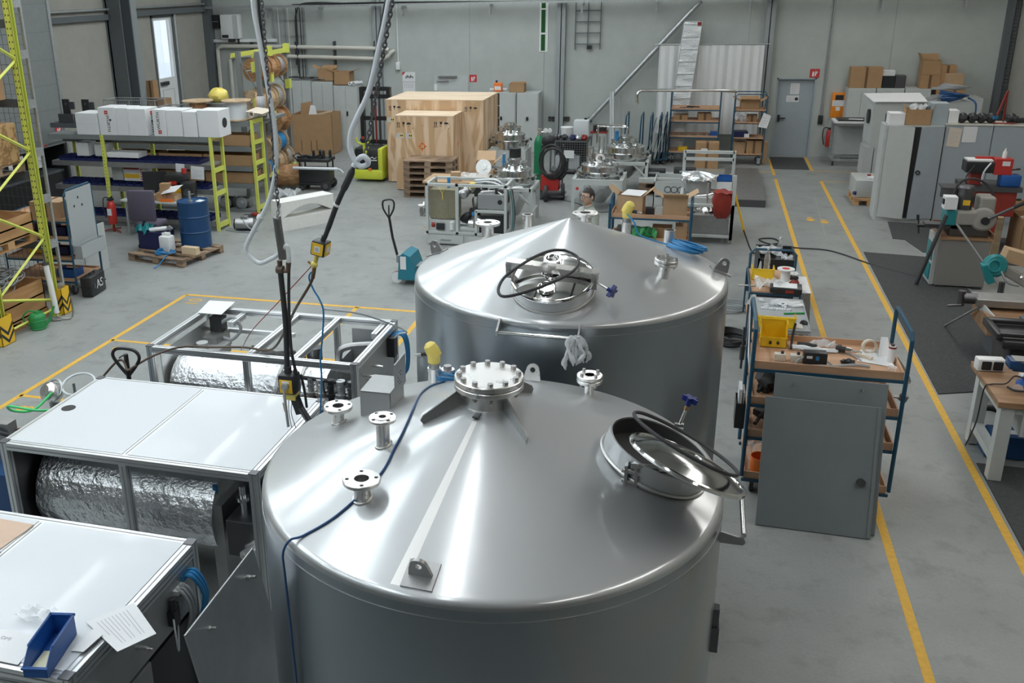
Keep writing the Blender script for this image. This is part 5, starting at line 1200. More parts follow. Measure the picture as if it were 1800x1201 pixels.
# ---------------------------------------------------------------- machine skids, vessels and workshop clutter behind the tanks
def frame_box(root, x0, y0, z0, x1, y1, z1, w=.05, m='galvanised', mids=(), name='frame', bottom=True):
    b = MB(); h = w/2
    for x in (x0+h,x1-h):
        for y in (y0+h,y1-h): b.box((x-h,y-h,z0),(x+h,y+h,z1))
        for z in ((z0+h,z1-h) if bottom else (z1-h,)): b.box((x-h,y0,z-h),(x+h,y1,z+h))
    for y in (y0+h,y1-h):
        for z in ((z0+h,z1-h) if bottom else (z1-h,)): b.box((x0,y-h,z-h),(x1,y+h,z+h))
    for q in mids: b.box(*q)
    return b.build(name, m, root, smooth=False, bevel=.004)
k = thing('machine_skid', 'open grey machine frame with pumps and a mesh-wrapped filter behind the rear tank', 'machine', (0,0,0))
frame_box(k, -4.92,16.85,.22,-3.36,17.55,1.19,.05,'cabinet grey',[((-4.34,16.85,.22),(-4.28,16.9,1.19)),((-3.95,16.85,.66),(-3.40,16.9,.71)),((-3.97,16.85,.22),(-3.92,16.9,.70))])
MB().box((-4.90,16.87,.02),(-3.38,17.53,.22)).build('base_cabinet', 'cabinet grey', k,0)
for x in (-4.85,-4.1): d_ = MB().box((x,16.845,.04),(x+.66,16.87,.20)).build('drawer', 'cabinet grey', k,0); MB().box((x+.22,16.83,.10),(x+.42,16.845,.12)).build('drawer_pull', 'dull steel', d_,0)
f = MB().lathe([(0,-.36),(.28,-.36),(.28,.02),(0,.02)],(-4.61,17.2,.85),(0,0,1),32).box((-4.86,16.95,.5),(-4.36,17.4,1.05)).build('filter_pack', 'beige', k,0)
mat('wrapped mesh', (.24,.22,.15), .7, noise=.2, nscale=70); f.data.materials[0] = MC['wrapped mesh']
MB().tube([(-4.68,16.93,1.10),(-4.61,16.94,.98),(-4.55,16.93,1.10)], .008, 6).tube([(-4.61,16.94,.98),(-4.60,16.94,.55)], .008, 6).build('yellow_strap', 'sensor yellow', f)
MB().box((-4.87,16.9,.24),(-4.36,17.3,.48)).build('control_tray', 'cabinet grey', k,0)
MB().box((-4.72,16.86,.30),(-4.56,16.92,.42)).build('relay_box', 'black plastic', k,0); MB().cyl((-4.82,16.95,.38),(-4.75,16.95,.38),.07).build('pump_head', 'dark red', k); MB().cyl((-4.42,16.9,.30),(-4.42,16.9,.42),.04).sphere((-4.42,16.9,.43),.045).build('filter_bowl', 'white plastic', k)
MB().box((-3.92,16.92,.72),(-3.42,17.3,1.0)).build('steel_cover', 'sheet steel', k,0, bevel=.005); MB().cyl((-3.5,16.915,.86),(-3.5,16.93,.86),.045).build('cover_port', 'black plastic', k)
rr = random.Random(21)
for i in range(12):
    x, z, y = rr.uniform(-4.25,-3.5), rr.uniform(1.0,1.16), rr.uniform(16.95,17.45)
    MB().tube([(x,y,z),(x+rr.uniform(.15,.5),y+.05,z+.01),(min(-3.45,x+.55),y-.02,z-rr.uniform(0,.15)),(min(-3.45,x+.56),y,z-.3)], rr.choice((.014,.02,.026)), 8, 5).build('pipe', rr.choice(('galvanised','machined steel','black rubber','dark steel')), k)
for i in range(9):
    x, y, z = rr.uniform(-4.25,-3.98), rr.uniform(16.95,17.3), rr.uniform(.35,1.05); MB().lathe([(0,-.1),(.06,-.1),(.075,-.05),(.075,.05),(.05,.1),(0,.1)],(x,y,z),(rr.uniform(-1,1),rr.uniform(-1,1),rr.uniform(-.2,1)),16).build('pump', rr.choice(('dark steel','black plastic','dull steel','galvanised')), k)
MB().cyl((-3.95,16.9,.52),(-3.86,16.9,.50),.05).cyl((-4.1,16.95,.42),(-4.0,16.95,.42),.08).build('valve_bowl', 'machined steel', k); MB().cyl((-4.0,16.9,.60),(-4.0,16.9,.66),.035).build('blue_cap', 'hose blue', k)
for x, y, m_ in ((-4.55,17.2,'hose blue'),(-4.1,17.25,'sensor yellow'),(-3.85,17.2,'black plastic'),(-3.62,17.3,'navy')): MB().cyl((x,y,1.05),(x,y,1.24 if m_=='hose blue' else 1.14),.03 if m_=='hose blue' else .06).build('top_valve', m_, k)
MB().box((-3.9,16.92,.26),(-3.42,17.4,.60)).build('dark_tank', 'black plastic', k,0)
MB().lathe([(0,0),(.08,0),(.08,.03),(.03,.03),(.03,.12),(0,.12)],(-4.98,17.0,.72),(-1,-.2,0),20).lathe([(0,0),(.08,0),(.08,.03),(0,.03)],(-5.0,16.96,.62),(-.6,-1,.2),20).build('side_valve', 'machined steel', k)
MB().prism([(-5.10,.50),(-4.93,.50),(-4.93,.75)], .02, Matrix(((1,0,0),(0,0,-1),(0,1,0))), (0,17.05,0)).build('side_gusset', 'dull steel', k,0)
for i in range(4): MB().tube([(-3.34,17.0+.08*i,1.05),(-3.30,17.0+.08*i,.8),(-3.28,16.95+.1*i,.5),(-3.31,17.0+.08*i,.25)], .014, 6, 5).build('hose', ('cable grey','teal','galvanised','black rubber')[i], k)

def vessel(name, label, x, y, r, zc, dome, bottom, frame=None, knobs=8, group='stainless process vessels with clamped lids', extras=(), seed=1, apron=False):
    """pressure vessel: body + clamp ring + domed lid with nozzles, on a leg frame; zc = height of the clamp ring"""
    t = thing(name, label, 'vessel', (x,y,0), 0, group)
    b = MB().lathe([(0,bottom),(r*.25,bottom),(r*.3,bottom+.02),(r*.93,zc-.22),(r*.95,zc-.16),(r*.95,zc-.01),(r*1.04,zc-.01),(r*1.04,zc+.02),(r*.9,zc+.025)], n=48).build('vessel_body', 'vessel steel', t)
    MB().lathe([(r*.9,zc+.02),(r*1.04,zc+.022),(r*1.04,zc+.05),(r*.86,zc+.055),(r*.84,zc+.15),(r*.88,zc+.155),(r*.88,zc+.18),(r*.80,zc+.19),(r*.74,zc+dome*.55),(r*.5,zc+dome*.85),(r*.28,zc+dome*.95),(0,zc+dome)], n=48).build('domed_lid', 'vessel steel', t)
    for i in range(knobs):
        a = 2*PI*i/knobs+.3; c = Vector((r*1.08*math.cos(a), r*1.08*math.sin(a), zc)); o = Vector((math.cos(a),math.sin(a),0))
        s = MB().cyl(c-Vector((0,0,.05)), c+Vector((0,0,.07)), .012, n=8).obox(c, (.05,.05,.03), Matrix.Rotation(a,3,'Z')).build('lid_clamp', 'machined steel', t)
        MB().lathe([(0,-.02),(.034,-.02),(.04,0),(.034,.02),(0,.02)], c+o*.05+Vector((0,0,.03)), o+Vector((0,0,.6)), 8).build('clamp_knob', 'black plastic', s)
    rr = random.Random(seed)
    for i in range(7):
        a = 2*PI*i/7+.5; d = r*.55; h = zc+dome*(.80)
        q = MB().cyl((d*math.cos(a),d*math.sin(a),h-.06),(d*math.cos(a),d*math.sin(a),h+.08),.035,n=16).lathe([(.0,0),(.055,0),(.055,.02),(0,.02)],(d*math.cos(a),d*math.sin(a),h+.07),(0,0,1),18).build('lid_nozzle', 'vessel steel', t)
    MB().cyl((0,0,zc+dome-.03),(0,0,zc+dome+.08),r*.22).lathe([(0,0),(r*.36,0),(r*.36,.025),(r*.3,.03),(r*.3,.05),(0,.05)],(0,0,zc+dome+.07)).build('centre_nozzle', 'vessel steel', t)
    for p0, p1, rad, m_ in extras: MB().cyl(p0, p1, rad).build('fitting', m_, t)
    if frame:
        w, zt = frame; b = MB()
        for sx in (-1,1):
            for sy in (-1,1): b.box((sx*w-.035,sy*w-.035,0),(sx*w+.035,sy*w+.035,zt))
            b.box((sx*w-.035,-w,zt-.07),(sx*w+.035,w,zt)).box((-w,sx*w-.035,zt-.07),(w,sx*w+.035,zt)).box((sx*w-.02,-w,.25),(sx*w+.02,w,.29))
            if not apron: b.tube([(sx*w,-w,zt-.35),(sx*(w-.3),-w,zt-.06)], .025, 4).tube([(w*.98,sx*w,zt-.35),(w*.98,sx*(w-.3),zt-.06)], .025, 4)
        b.build('leg_frame', 'cabinet grey', t,0)
        if apron:
            mt = Matrix(((1,0,0),(0,0,-1),(0,1,0)))
            for s in (-1,1): MB().prism([(s*w,zt),(s*w,zt-.50),(s*w*.5,zt-.12),(0,zt-.12),(0,zt)][::s], .012, mt, (0,-w-.036,0)).build('apron', 'cabinet grey', t,0)
            MB().box((w+.036,-w,zt-.4),(w+.045,w,zt)).build('side_apron', 'cabinet grey', t,0)
            MB().cyl((-w*.82,-w-.05,zt-.2),(-w*.82,-w-.047,zt-.2),.035,n=16).build('red_badge', 'red label', t)
    return t
vA = vessel('process_vessel', 'stainless vessel with clamped lid right behind the open machine frame', -3.62,18.95,.40,.93,.30,.15,(.42,.80), extras=[((-.2,-.1,1.2),(-.2,-.1,1.42),.03,'hose blue'),((.0,.06,1.3),(.0,.06,1.52),.12,'black plastic')], seed=2)
MB().lathe([(0,0),(.16,0),(.16,.03),(.06,.03),(.06,.06),(0,.06)],(-.62,-.1,1.14),(.1,-1,.25),24).build('white_flange', 'machined steel', vA)
MB().tube([(-.62,.0,1.14),(-.6,.2,1.1),(-.4,.3,1.05)], .05, 10, 5).build('side_pipe', 'vessel steel', vA)
vB = vessel('process_vessel', 'stainless vessel on a pale box base between crate and green cylinder', -4.57,23.3,.44,.97,.33,.5,None, seed=3)
MB().box((-.47,-.42,.0),(.47,.42,.80)).box((-.42,-.35,.8),(.42,.35,.86)).build('box_base', 'cabinet grey', vB,0)
MB().cyl((.52,-.1,0),(.52,-.1,.82),.02).build('prop', 'galvanised', vB)
vC = vessel('process_vessel', 'stainless vessel on a frame with folded aprons behind the bending man', -2.06,20.65,.46,.76,.30,.10,(.50,.70), extras=[((.0,.1,1.0),(.02,.0,1.55),.06,'vessel steel'),((-.22,.1,1.0),(-.22,.1,1.3),.07,'vessel steel')], seed=4, apron=True)
MB().lathe([(.05,0),(.10,0),(.10,.03),(.05,.03)],(.02,-.22,1.1),(.2,-1,.6),20).build('sight_glass', 'machined steel', vC)
vD = vessel('process_vessel', 'stainless vessel on a tall open frame before the row of blue trolleys', -1.70,22.75,.52,.83,.30,.25,(.55,.72), extras=[((-.1,0,1.1),(-.1,0,1.45),.02,'vessel steel'),((-.2,-.1,1.15),(-.2,-.1,1.36),.045,'hose blue')], seed=5)
MB().tube([(-.62,-.3,1.1),(-.62,-.3,1.46),(-.55,-.28,1.5),(-.1,-.2,1.49),(.05,-.2,1.45),(.05,-.2,1.2)], .03, 10, 4).build('bent_pipe', 'polished steel', vD)
# plain unpainted table plate with parts behind the machine
t = thing('work_table', 'low table with parts and film between pallets and machine frame', 'table', (-4.75,19.6,0)); MB().box((-.9,-.45,.70),(.7,.45,.74)).build('table_top', 'light cardboard', t,0)
for x in (-.8,.6):
    for y in (-.4,.4): MB().box((x-.03,y-.03,0),(x+.03,y+.03,.7)).build('leg', 'dull steel', t,0)
tag(scraps('film_sheet', 'clear film crumpled on the table behind the machine', (-4.55,19.55,.745), .35, .22, 1, 'clear film', 'plastic film', seed=14, z=.16), 'clear film crumpled on the table behind the machine', 'plastic film')
carton('carton', 'small brown carton on the parts table by the machine', (-4.95,19.3,.741), (.2,.16,.2), .1, 'light cardboard', False)
open_carton('carton', 'open brown carton at the corner of the large plywood crate', (-4.55,20.35,.42), (.42,.4,.55), .1, (1,0,1,0), 'light cardboard', ang=.7, fl=.7)
MB()
t = thing('carton_stand', 'dark stand under the open carton by the crate', 'stand', (-4.55,20.35,0)); MB().box((-.25,-.25,.3),(.25,.25,.418)).box((-.2,-.2,0),(.2,.2,.3)).build('stand_body', 'dark grey paint', t,0)
# green gas cylinder on a red trolley with hose reel
t = thing('gas_cylinder', 'tall green gas cylinder with gauges on a trolley', 'gas cylinder', (-3.62,22.0,.02)); MB().lathe([(0,0),(.115,0),(.12,.02),(.12,1.10),(.115,1.16),(.09,1.24),(.05,1.29),(.04,1.31),(0,1.31)]).build('cylinder', 'gas green', t); MB().cyl((0,0,1.3),(0,0,1.42),.03).cyl((-.05,0,1.38),(.16,0,1.38),.018).cyl((0,0,1.4),(0,0,1.46),.05).build('valve', 'machined steel', t)
for x in (.14,.24): MB().cyl((x,-.02,1.42),(x,.02,1.42),.05).build('gauge', 'white plastic', t)
t = thing('welding_trolley', 'red two-wheeled gas trolley draped with black hoses', 'trolley', (-3.2,21.2,0))
MB().box((-.22,-.1,.22),(.18,.25,.55)).build('red_box', 'red', t,0); MB().box((-.3,-.15,.08),(.3,.4,.12)).build('foot_plate', 'dark steel', t,0)
for x in (-.26,.22): MB().tube([(x,.2,.1),(x,.25,1.1),(x+.02,.1,1.2)], .018, 8, 4).build('trolley_tube', 'dark steel', t)
for x, y in ((-.08,-.25),(.26,.05)): w_ = MB().lathe([(.06,-.045),(.17,-.045),(.185,-.02),(.185,.02),(.17,.045),(.06,.045)],(x,y,.185),(1,.15,0),28).build('wheel', 'black rubber', t); MB().cyl((x-.04,y,.185),(x+.04,y,.185),.08).build('wheel_hub', 'dull steel', w_)
for i in range(6): MB().torus(.26+.02*(i%3), .022, (-.02+.02*i,-.14+.01*i,.92-.02*i), (.3,1,.08*i-.2), 30, 6, 1.25).build('hose_loop', 'black rubber', t)
MB().sphere((-.1,.1,1.30),.15,(1,.7,1.1)).build('black_mask', 'black plastic', t)
b = tag(MB().tube([(-2.95,21.1,.01),(-2.6,20.9,.008),(-2.3,20.5,.008),(-2.0,20.1,.008),(-1.7,20.2,.008)], .008, 6, 6).build('floor_cable', 'black rubber'), 'black cable on the floor from the red trolley towards the vessel', 'cable')
# mesh cage with clutter
t = thing('mesh_cage', 'dark mesh-sided cage loaded with tools beside the green cylinder', 'mesh cage', (-3.22,24.6,0))
frame_box(t, -.48,-.42,.05,.48,.42,.86,.04,'dark steel'); MB().box((-.46,-.40,.05),(.46,.40,.10)).build('cage_floor', 'dull steel', t,0); MB().box((.455,-.4,.1),(.47,.4,.84)).build('side_panel', 'cabinet grey', t,0)
b = MB()
for i in range(16): b.box((-.46+i*.061,-.425,.1),(-.455+i*.061,-.42,.84))
for i in range(13): b.box((-.46,-.425,.1+i*.061),(.46,-.42,.105+i*.061))
b.build('mesh_front', 'galvanised', t,0); MB().box((-.46,.40,.1),(.46,.41,.84)).build('back_panel', 'black plastic', t,0); MB().box((-.14,-.435,.42),(.14,-.427,.62)).build('paper_label', 'paper', t,0)
for i, (x, m_, lb) in enumerate(((-.22,'translucent plastic','left'),(.12,'translucent plastic','right'))): o = thing('water_jug', 'pale canister standing inside the mesh cage, '+lb, 'canister', (-3.22+x,24.45,.102)); MB().box((-.14,-.12,0),(.14,.12,.34), .03).build('canister_body', m_, o); MB().cyl((0,0,.34),(0,0,.38),.03).build('cap', 'white plastic', o)
MB().box((-.46,-.41,.84),(.46,.41,.862)).build('cage_top', 'dark steel', t,0)
o = thing('bucket', 'white plastic bucket with lid on top of the mesh cage', 'bucket', (-3.35,24.7,.866)); MB().lathe([(0,0),(.13,0),(.15,.24),(.16,.24),(.16,.27),(0,.275)]).build('bucket_body', 'white plastic', o)
o = thing('canister', 'large white canister standing on the mesh cage', 'canister', (-2.98,24.75,.866), .05); MB().box((-.2,-.14,0),(.2,.14,.46), .06).build('canister_body', 'translucent plastic', o); MB().cyl((.1,0,.46),(.1,0,.5),.04).cyl((.22,0,.43),(.26,0,.43),.03).build('cap', 'black plastic', o)
rr = random.Random(4)
for k, (x, m_, lb) in enumerate(((-3.55,'dark steel','dark tools'),(-3.35,'black plastic','black glove pile'),(-3.14,'navy','blue glove pile'),(-2.98,'galvanised','grey tools'),(-2.86,'dark red','reddish tools'))): tag(MB().sphere((x,24.32,.93),.09,(1.1,.8,.7)).jitter(.018,k).build('tool_pile', m_, smooth=False), lb+' lying along the front of the mesh cage top', 'tools')
# small red trolley with black case, leaning profiles
t = thing('serving_trolley', 'small trolley with red top behind the vessels', 'trolley', (-2.62,25.7,0)); MB().box((-.22,-.2,.86),(.22,.2,.90)).build('top', 'dark red', t,0); frame_box(t, -.22,-.2,.05,.22,.2,.86,.025,'galvanised'); MB().box((-.2,-.18,.4),(.2,.18,.42)).build('shelf', 'cabinet grey', t,0)
carton('tool_case', 'black case on the small red-topped trolley', (-2.60,25.7,.902), (.34,.26,.16), 0, 'black plastic', False, cat='tool case')
for k, (a, c, lb) in enumerate((((-2.5,27.2,1.78),(-2.36,26.3,.02),'left, double'),((-2.42,27.2,1.77),(-2.26,26.3,.02),'second'),((-2.25,27.3,1.62),(-2.1,26.5,.02),'third, shorter'))): t = thing('aluminium_profile', 'aluminium profile leaning on the back wall under the diagonal pipe, '+lb, 'profile'); b = MB().tube([a,c], .032, 4); b.build('profile_bar', 'aluminium', t,0)
# diagonal pipe brace on the wall
t = thing('diagonal_brace', 'long galvanised diagonal tube across the back wall', 'brace'); MB().cyl((-.25,YB-.2,4.12),(-3.6,YB-.2,.35),.06).build('brace_tube', 'galvanised', t)
# green glazed strip and hanging ladder frame
w = struct('window_40', MB().box((-4.62,YB-.02,2.8),(-4.38,YB-.005,4.14)), 'white plastic', smooth=False)
mat('green pane', (.02,.10,.03), .2)
for z0, z1 in ((2.83,3.28),(3.33,3.95),(3.99,4.14)): MB().box((-4.575,YB-.024,z0),(-4.455,YB-.019,z1)).build('pane', 'green pane', w,0)
t = thing('cable_ladder', 'short grey cable ladder hanging on the back wall right of the middle column', 'cable ladder', (-3.25,YB,0))
for x in (-.35,0,.35): MB().box((x-.012,-.08,2.86),(x+.012,-.05,4.13)).build('rail', 'column steel', t,0)
for z in (3.0,3.3,3.6,3.9): MB().box((-.35,-.08,z),(.35,-.06,z+.025)).build('rung', 'column steel', t,0)
for x in (.02,.09): MB().box((x-.03,-.12,2.88),(x+.03,-.05,2.98)).build('socket', 'black plastic', t,0)
for x, lb in ((-4.27,'left pair left of the middle column'),(-4.17,'second of the left pair at the middle column'),(-3.83,'first right of the middle column'),(-3.74,'second right of the middle column'),(-3.12,'alone farther right of the middle column')):
    t = thing('power_socket', 'black wall socket, '+lb, 'socket', (x,YB,.92), 0); MB().box((-.04,-.07,-.06),(.04,0,.06), .008).build('housing', 'black plastic', t); MB().box((-.03,-.075,-.04),(.03,-.07,.0)).build('flap', 'dark steel', t,0)
# grey cabinets behind vessel with orange canister
for k, (x0, x1) in enumerate(((-6.0,-5.15),(-5.13,-4.5))):
    t = thing('steel_cabinet', 'grey steel cabinet behind the vessels, '+('open-shelved left one','closed right one')[k], 'cabinet', ((x0+x1)/2,27.4,0), 0); w = (x1-x0)/2
    MB().box((-w,-.28,0),(w,.28,1.72)).build('carcass', 'cabinet grey', t,0)
    MB().box((-w+.02,-.31,.05),(w-.02,-.28,1.70)).build('door', 'cabinet grey' if k else 'black plastic', t, smooth=False)
    if k == 0:
        MB().box((-.05,-.33,.05),(w-.02,-.31,1.70)).build('door', 'cabinet grey', t,0)
        for z in (.6,1.0,1.35): MB().box((-w+.02,-.33,z),(-.05,-.31,z+.02)).build('shelf', 'cabinet grey', t,0)
    MB().box((-.03,-.345,.95),(.03,-.31,1.05)).build('handle', 'black plastic', t,0)
t = thing('canister', 'orange canister standing on the grey cabinets', 'canister', (-5.72,27.35,1.722)); MB().box((-.12,-.08,0),(.12,.08,.26), .03).build('canister_body', 'orange can', t); MB().cyl((-.05,0,.26),(-.05,0,.32),.03).build('cap', 'black plastic', t); MB().box((-.09,-.082,.06),(.09,-.08,.16)).build('label', 'paper', t,0)
open_carton('carton', 'flat open carton on the grey cabinets right of the orange canister', (-5.15,27.35,1.722), (.44,.3,.24), 0, (0,0,1,0), ang=.1, fl=.5)
tag(MB().cyl((-5.98,27.4,1.77),(-5.5,27.5,1.77),.045).build('tube_roll', 'paper'), 'white tube lying behind the orange canister', 'tube')

# ---------------------------------------------------------------- trolleys along the back wall
def trolley_at(label, x, y, rz, L, Wd, shelves, H, group=None, name='shelf_trolley'):
    t = thing(name, label, 'trolley', (x,y,0), rz, group); shelf_trolley(t, L, Wd, shelves, H); return t
tr1 = trolley_at('wide blue shelf trolley with four wooden shelves against the back wall', -.19,26.5,0,1.26,.6,(.28,.70,1.10,1.42),1.86)
tr2 = trolley_at('narrow blue shelf trolley beside the grey door loaded with cartons', 1.19,26.45,PI/2,.64,.78,(.26,.68,1.08,1.40),1.84)
def clutter(spec):
    for nm, lb, cat, p, s, rz, m_ in spec: carton(nm, lb, p, s, rz, m_, m_ == 'cardboard', cat=cat)
clutter([('carton','brown carton left on the second shelf of the wide trolley','cardboard box',(-.55,26.45,1.12),(.36,.3,.15),0,'cardboard'),('carton','brown carton right on the second shelf of the wide trolley','cardboard box',(.05,26.45,1.12),(.34,.3,.20),.1,'cardboard'),('bin','blue bin on the third shelf of the wide trolley','storage bin',(.32,26.4,.72),(.18,.2,.12),0,'bin blue'),
 ('bin','yellow bin on the bottom shelf of the wide trolley','storage bin',(-.45,26.4,.30),(.24,.2,.12),0,'bin yellow'),('carton','big brown carton with white label in front of the wide trolley','cardboard box',(.18,25.75,.0),(.58,.4,.66),.02,'cardboard'),
 ('carton','brown carton on the bottom shelf of the narrow trolley, right','cardboard box',(1.36,26.45,.28),(.38,.4,.36),0,'cardboard'),('carton','brown carton on the bottom shelf of the narrow trolley, left','cardboard box',(1.0,26.5,.28),(.28,.3,.30),0,'light cardboard'),('carton','brown carton behind the papers on the third shelf of the narrow trolley','cardboard box',(1.25,26.5,1.10),(.26,.3,.18),0,'cardboard'),
 ('carton','tall carton standing between narrow trolley and door','cardboard box',(1.66,26.7,0),(.12,.4,.55),0,'light cardboard'),('case','dark case on the second lowest shelf of the narrow trolley','case',(1.0,26.45,.70),(.34,.3,.16),.1,'navy'),('parts_box','white parts box on the second lowest shelf of the narrow trolley','box',(1.15,26.25,.70),(.12,.1,.11),0,'paper')])
tag(MB().box((.03,25.545,.38),(.19,25.549,.52)).build('shipping_label','paper',smooth=False), 'white shipping label on the big carton before the wide trolley', 'label')
open_carton('carton', 'open brown carton on the top shelf of the narrow trolley', (1.17,26.45,1.42), (.48,.4,.22), 0, (1,1,1,1), 'cardboard', ang=.5)
for k in range(9):
    rr = random.Random(40+k); x = -.68+.12*k; tag(MB().obox((x,26.32+.1*(k%3),.745), (.10,.05,.03), Matrix.Rotation(k*.7,3,'Z')).cyl((x,26.35,.735),(x+.05,26.4,.745),.02,n=8).build('metal_part', 'machined steel' if k%2 else 'dull steel', smooth=False), 'small metal fitting on the third shelf of the wide trolley', 'metal part', 'metal fittings on the wide trolley')
t = thing('angle_bar', 'black folded bracket lying on the top shelf of the wide trolley', 'bracket'); MB().obox((-.42,26.35,1.46),(.36,.05,.03),Matrix.Rotation(.25,3,'Z')).obox((-.25,26.4,1.48),(.34,.05,.03),Matrix.Rotation(-.4,3,'Z')).build('bracket_body','black plastic',t,0)
sheet('paper_sheet', 'white paper hanging off the third shelf of the narrow trolley', [(1.40,26.1,1.02),(1.62,26.1,.98),(1.70,26.12,1.30),(1.52,26.12,1.38)], lines=4)
tag(scraps('film_sheet', 'clear film on the third shelf of the narrow trolley', (.98,26.4,1.10), .16, .2, 1, 'clear film', 'plastic film', seed=3, z=.16), 'clear film on the third shelf of the narrow trolley', 'plastic film')
t = thing('long_pipe', 'long polished pipe with a bent end lying over the back trolley tops', 'pipe'); MB().tube([(-1.66,25.55,1.66),(-1.66,25.55,1.88),(-1.58,25.6,1.965),(-1.45,25.65,1.97),(.2,26.15,1.93),(.8,26.4,1.885)], .04, 12, 5).build('pipe_tube','polished steel',t); MB().ring(.08,.03,1.645,1.66,(-1.66,25.55,0)).build('pipe_flange','machined steel',t)
# blue panel trolleys standing in a row with steel sheets between the hoops
for k, (x, d) in enumerate(((-1.95,.1),(-1.55,.05),(-1.3,0),(-1.06,0),(-.92,.1))):
    t = thing('sheet_trolley', 'blue hoop trolley left of the wide shelf trolley, '+('first','second','third','fourth','fifth')[k]+' from the left', 'trolley', (x,26.35+d,0), 0, 'blue hoop trolleys')
    MB().tube([(-.03,-.5,.15),(.0,-.5,1.18),(.0,-.44,1.26),(.0,.44,1.26),(.0,.5,1.18),(.0,.5,.15)], .02, 8).build('hoop', 'cart blue', t)
    MB().box((-.09,-.52,.12),(.09,.52,.17)).build('base', 'cart blue', t,0)
    for y in (-.42,.42): w_ = MB().cyl((-.02,y,.06),(.02,y,.06),.06).build('castor', 'dark steel', t)
for k in range(5):
    t = thing('steel_sheet', 'steel sheet leaning between the blue hoop trolleys', 'sheet', (-1.42+.09*k,26.2,.175), 0, 'steel sheets between the hoop trolleys'); MB().poly([(0,-.5,0),(0,.35,0),(.24,.35,1.0+.04*(k%3)),(.24,-.5,1.0+.04*(k%3))], .012).build('sheet_body', 'cabinet grey' if k%2 else 'dark grey paint', t, smooth=False)
# curtain of clear strips and hanging foil duct
t = thing('strip_curtain', 'milky plastic curtain hanging on a rod at the back wall', 'curtain', (0,0,0)); b = MB(); rows = []
for i in range(61):
    x = -1.26+2.72*i/60; y = YB-.30+.02*math.sin(i*1.3)+.012*math.sin(i*.5); rows.append([b.bm.verts.new((x,y,.6)), b.bm.verts.new((x,y,2.98))])
for p, q in zip(rows, rows[1:]): b.bm.faces.new((p[0],q[0],q[1],p[1]))
b.build('curtain_sheet', 'curtain', t); MB().cyl((-1.45,YB-.3,3.0),(1.6,YB-.3,3.0),.018).build('rod', 'galvanised', t)
t = thing('foil_strip', 'long shiny foil-wrapped panel leaning upright in front of the curtain', 'foil panel', (0,0,0)); b = MB(); rows = []
for i in range(41):
    z = .03+3.57*i/40; c = -.66+.25*(z-.75)/2.85; y = YB-.75+.40*(z-.75)/2.85
    rows.append([b.bm.verts.new((c+.45*(u-.5),y+.012*math.sin(i*1.9+u*5)*(0<u<1),z)) for u in (0,.2,.4,.6,.8,1)])
for p, q in zip(rows, rows[1:]):
    for j in range(5): b.bm.faces.new((p[j],p[j+1],q[j+1],q[j]))
b.build('foil_sheet', 'silver film', t); MB().tube([(-.948,YB-.86,.03),(-.64,YB-.36,3.6)], .012, 6).tube([(-.488,YB-.86,.03),(-.18,YB-.36,3.6)], .012, 6).build('edge_profile', 'aluminium', t)
for i in range(9): z = .95+.32*i; c = -.66+.25*(z-.75)/2.85; y = YB-.77+.40*(z-.75)/2.85; MB().box((c-.22,y-.012,z),(c+.22,y-.004,z+.02)).build('cross_strip', 'aluminium', t,0)
MB().box((-.30,YB-.40,3.50),(-.20,YB-.392,3.58)).build('red_tape', 'dark red', t,0)
# grey door with papers, mat
d3 = struct('door_3', MB().box((1.87,YB+.10,0),(2.87,YB+.15,2.1)), 'cabinet blue grey', smooth=False)
MB().box((1.87,YB-.01,0),(1.91,YB+.12,2.1)).box((2.83,YB-.01,0),(2.87,YB+.12,2.1)).box((1.87,YB-.01,2.06),(2.87,YB+.12,2.1)).build('door_frame', 'cabinet blue grey', d3,0)
MB().box((1.98,YB+.06,.92),(2.04,YB+.10,1.10)).box((1.98,YB+.03,1.0),(2.18,YB+.06,1.03)).build('door_handle', 'black plastic', d3,0)
sheet('door_notice', 'upper printed notice on the grey door', [(2.24,YB+.097,1.66),(2.47,YB+.097,1.66),(2.47,YB+.097,1.95),(2.24,YB+.097,1.95)], lines=8)
sheet('door_notice', 'lower printed notice with a black pictogram on the grey door', [(2.16,YB+.097,1.45),(2.48,YB+.097,1.45),(2.48,YB+.097,1.62),(2.16,YB+.097,1.62)], lines=3)
tag(MB().cyl((2.42,YB+.094,1.53),(2.42,YB+.0955,1.53),.045,n=20).build('pictogram','print black'), 'round black pictogram on the lower door notice', 'pictogram')
t = thing('door_mat', 'dark ribbed mat on the floor before the grey door', 'mat', (2.3,26.5,0)); MB().box((-.45,-.75,0),(.42,1.0,.012)).build('mat_body', 'charcoal mat', t,0)

# ---------------------------------------------------------------- front line of parts between vessels and aisle
t = thing('work_trolley', 'blue trolley with opened cartons behind the yellow sensor of the rear tank', 'trolley', (-.76,17.05,0)); shelf_trolley(t, 1.40,.66,(.30,.72),1.02,lipn=.07,tr=.026)
MB()
open_carton('carton', 'opened carton with papers on the left of the work trolley', (-1.12,17.08,.74), (.46,.36,.34), -.08, (1,1,0,0), 'light cardboard', ang=.7)
open_carton('carton', 'opened empty carton with spread flaps on the right of the work trolley', (-.36,17.02,.74), (.42,.36,.34), .08, (1,1,0,1), 'light cardboard', ang=.55, fl=.5)
sheet('paper_sheet', 'white papers on the left carton of the work trolley', [(-1.3,16.9,1.10),(-.95,16.85,1.09),(-.85,17.2,1.12),(-1.2,17.22,1.13)])
for k, (x, m_, lb) in enumerate(((-.78,'black plastic','black power pack'),(-.62,'cabinet grey','grey tin'))): carton('part_box', lb+' between the cartons of the work trolley', (x,16.92,.74), (.15,.14,.14+.03*k), .1, m_, False, cat='box')
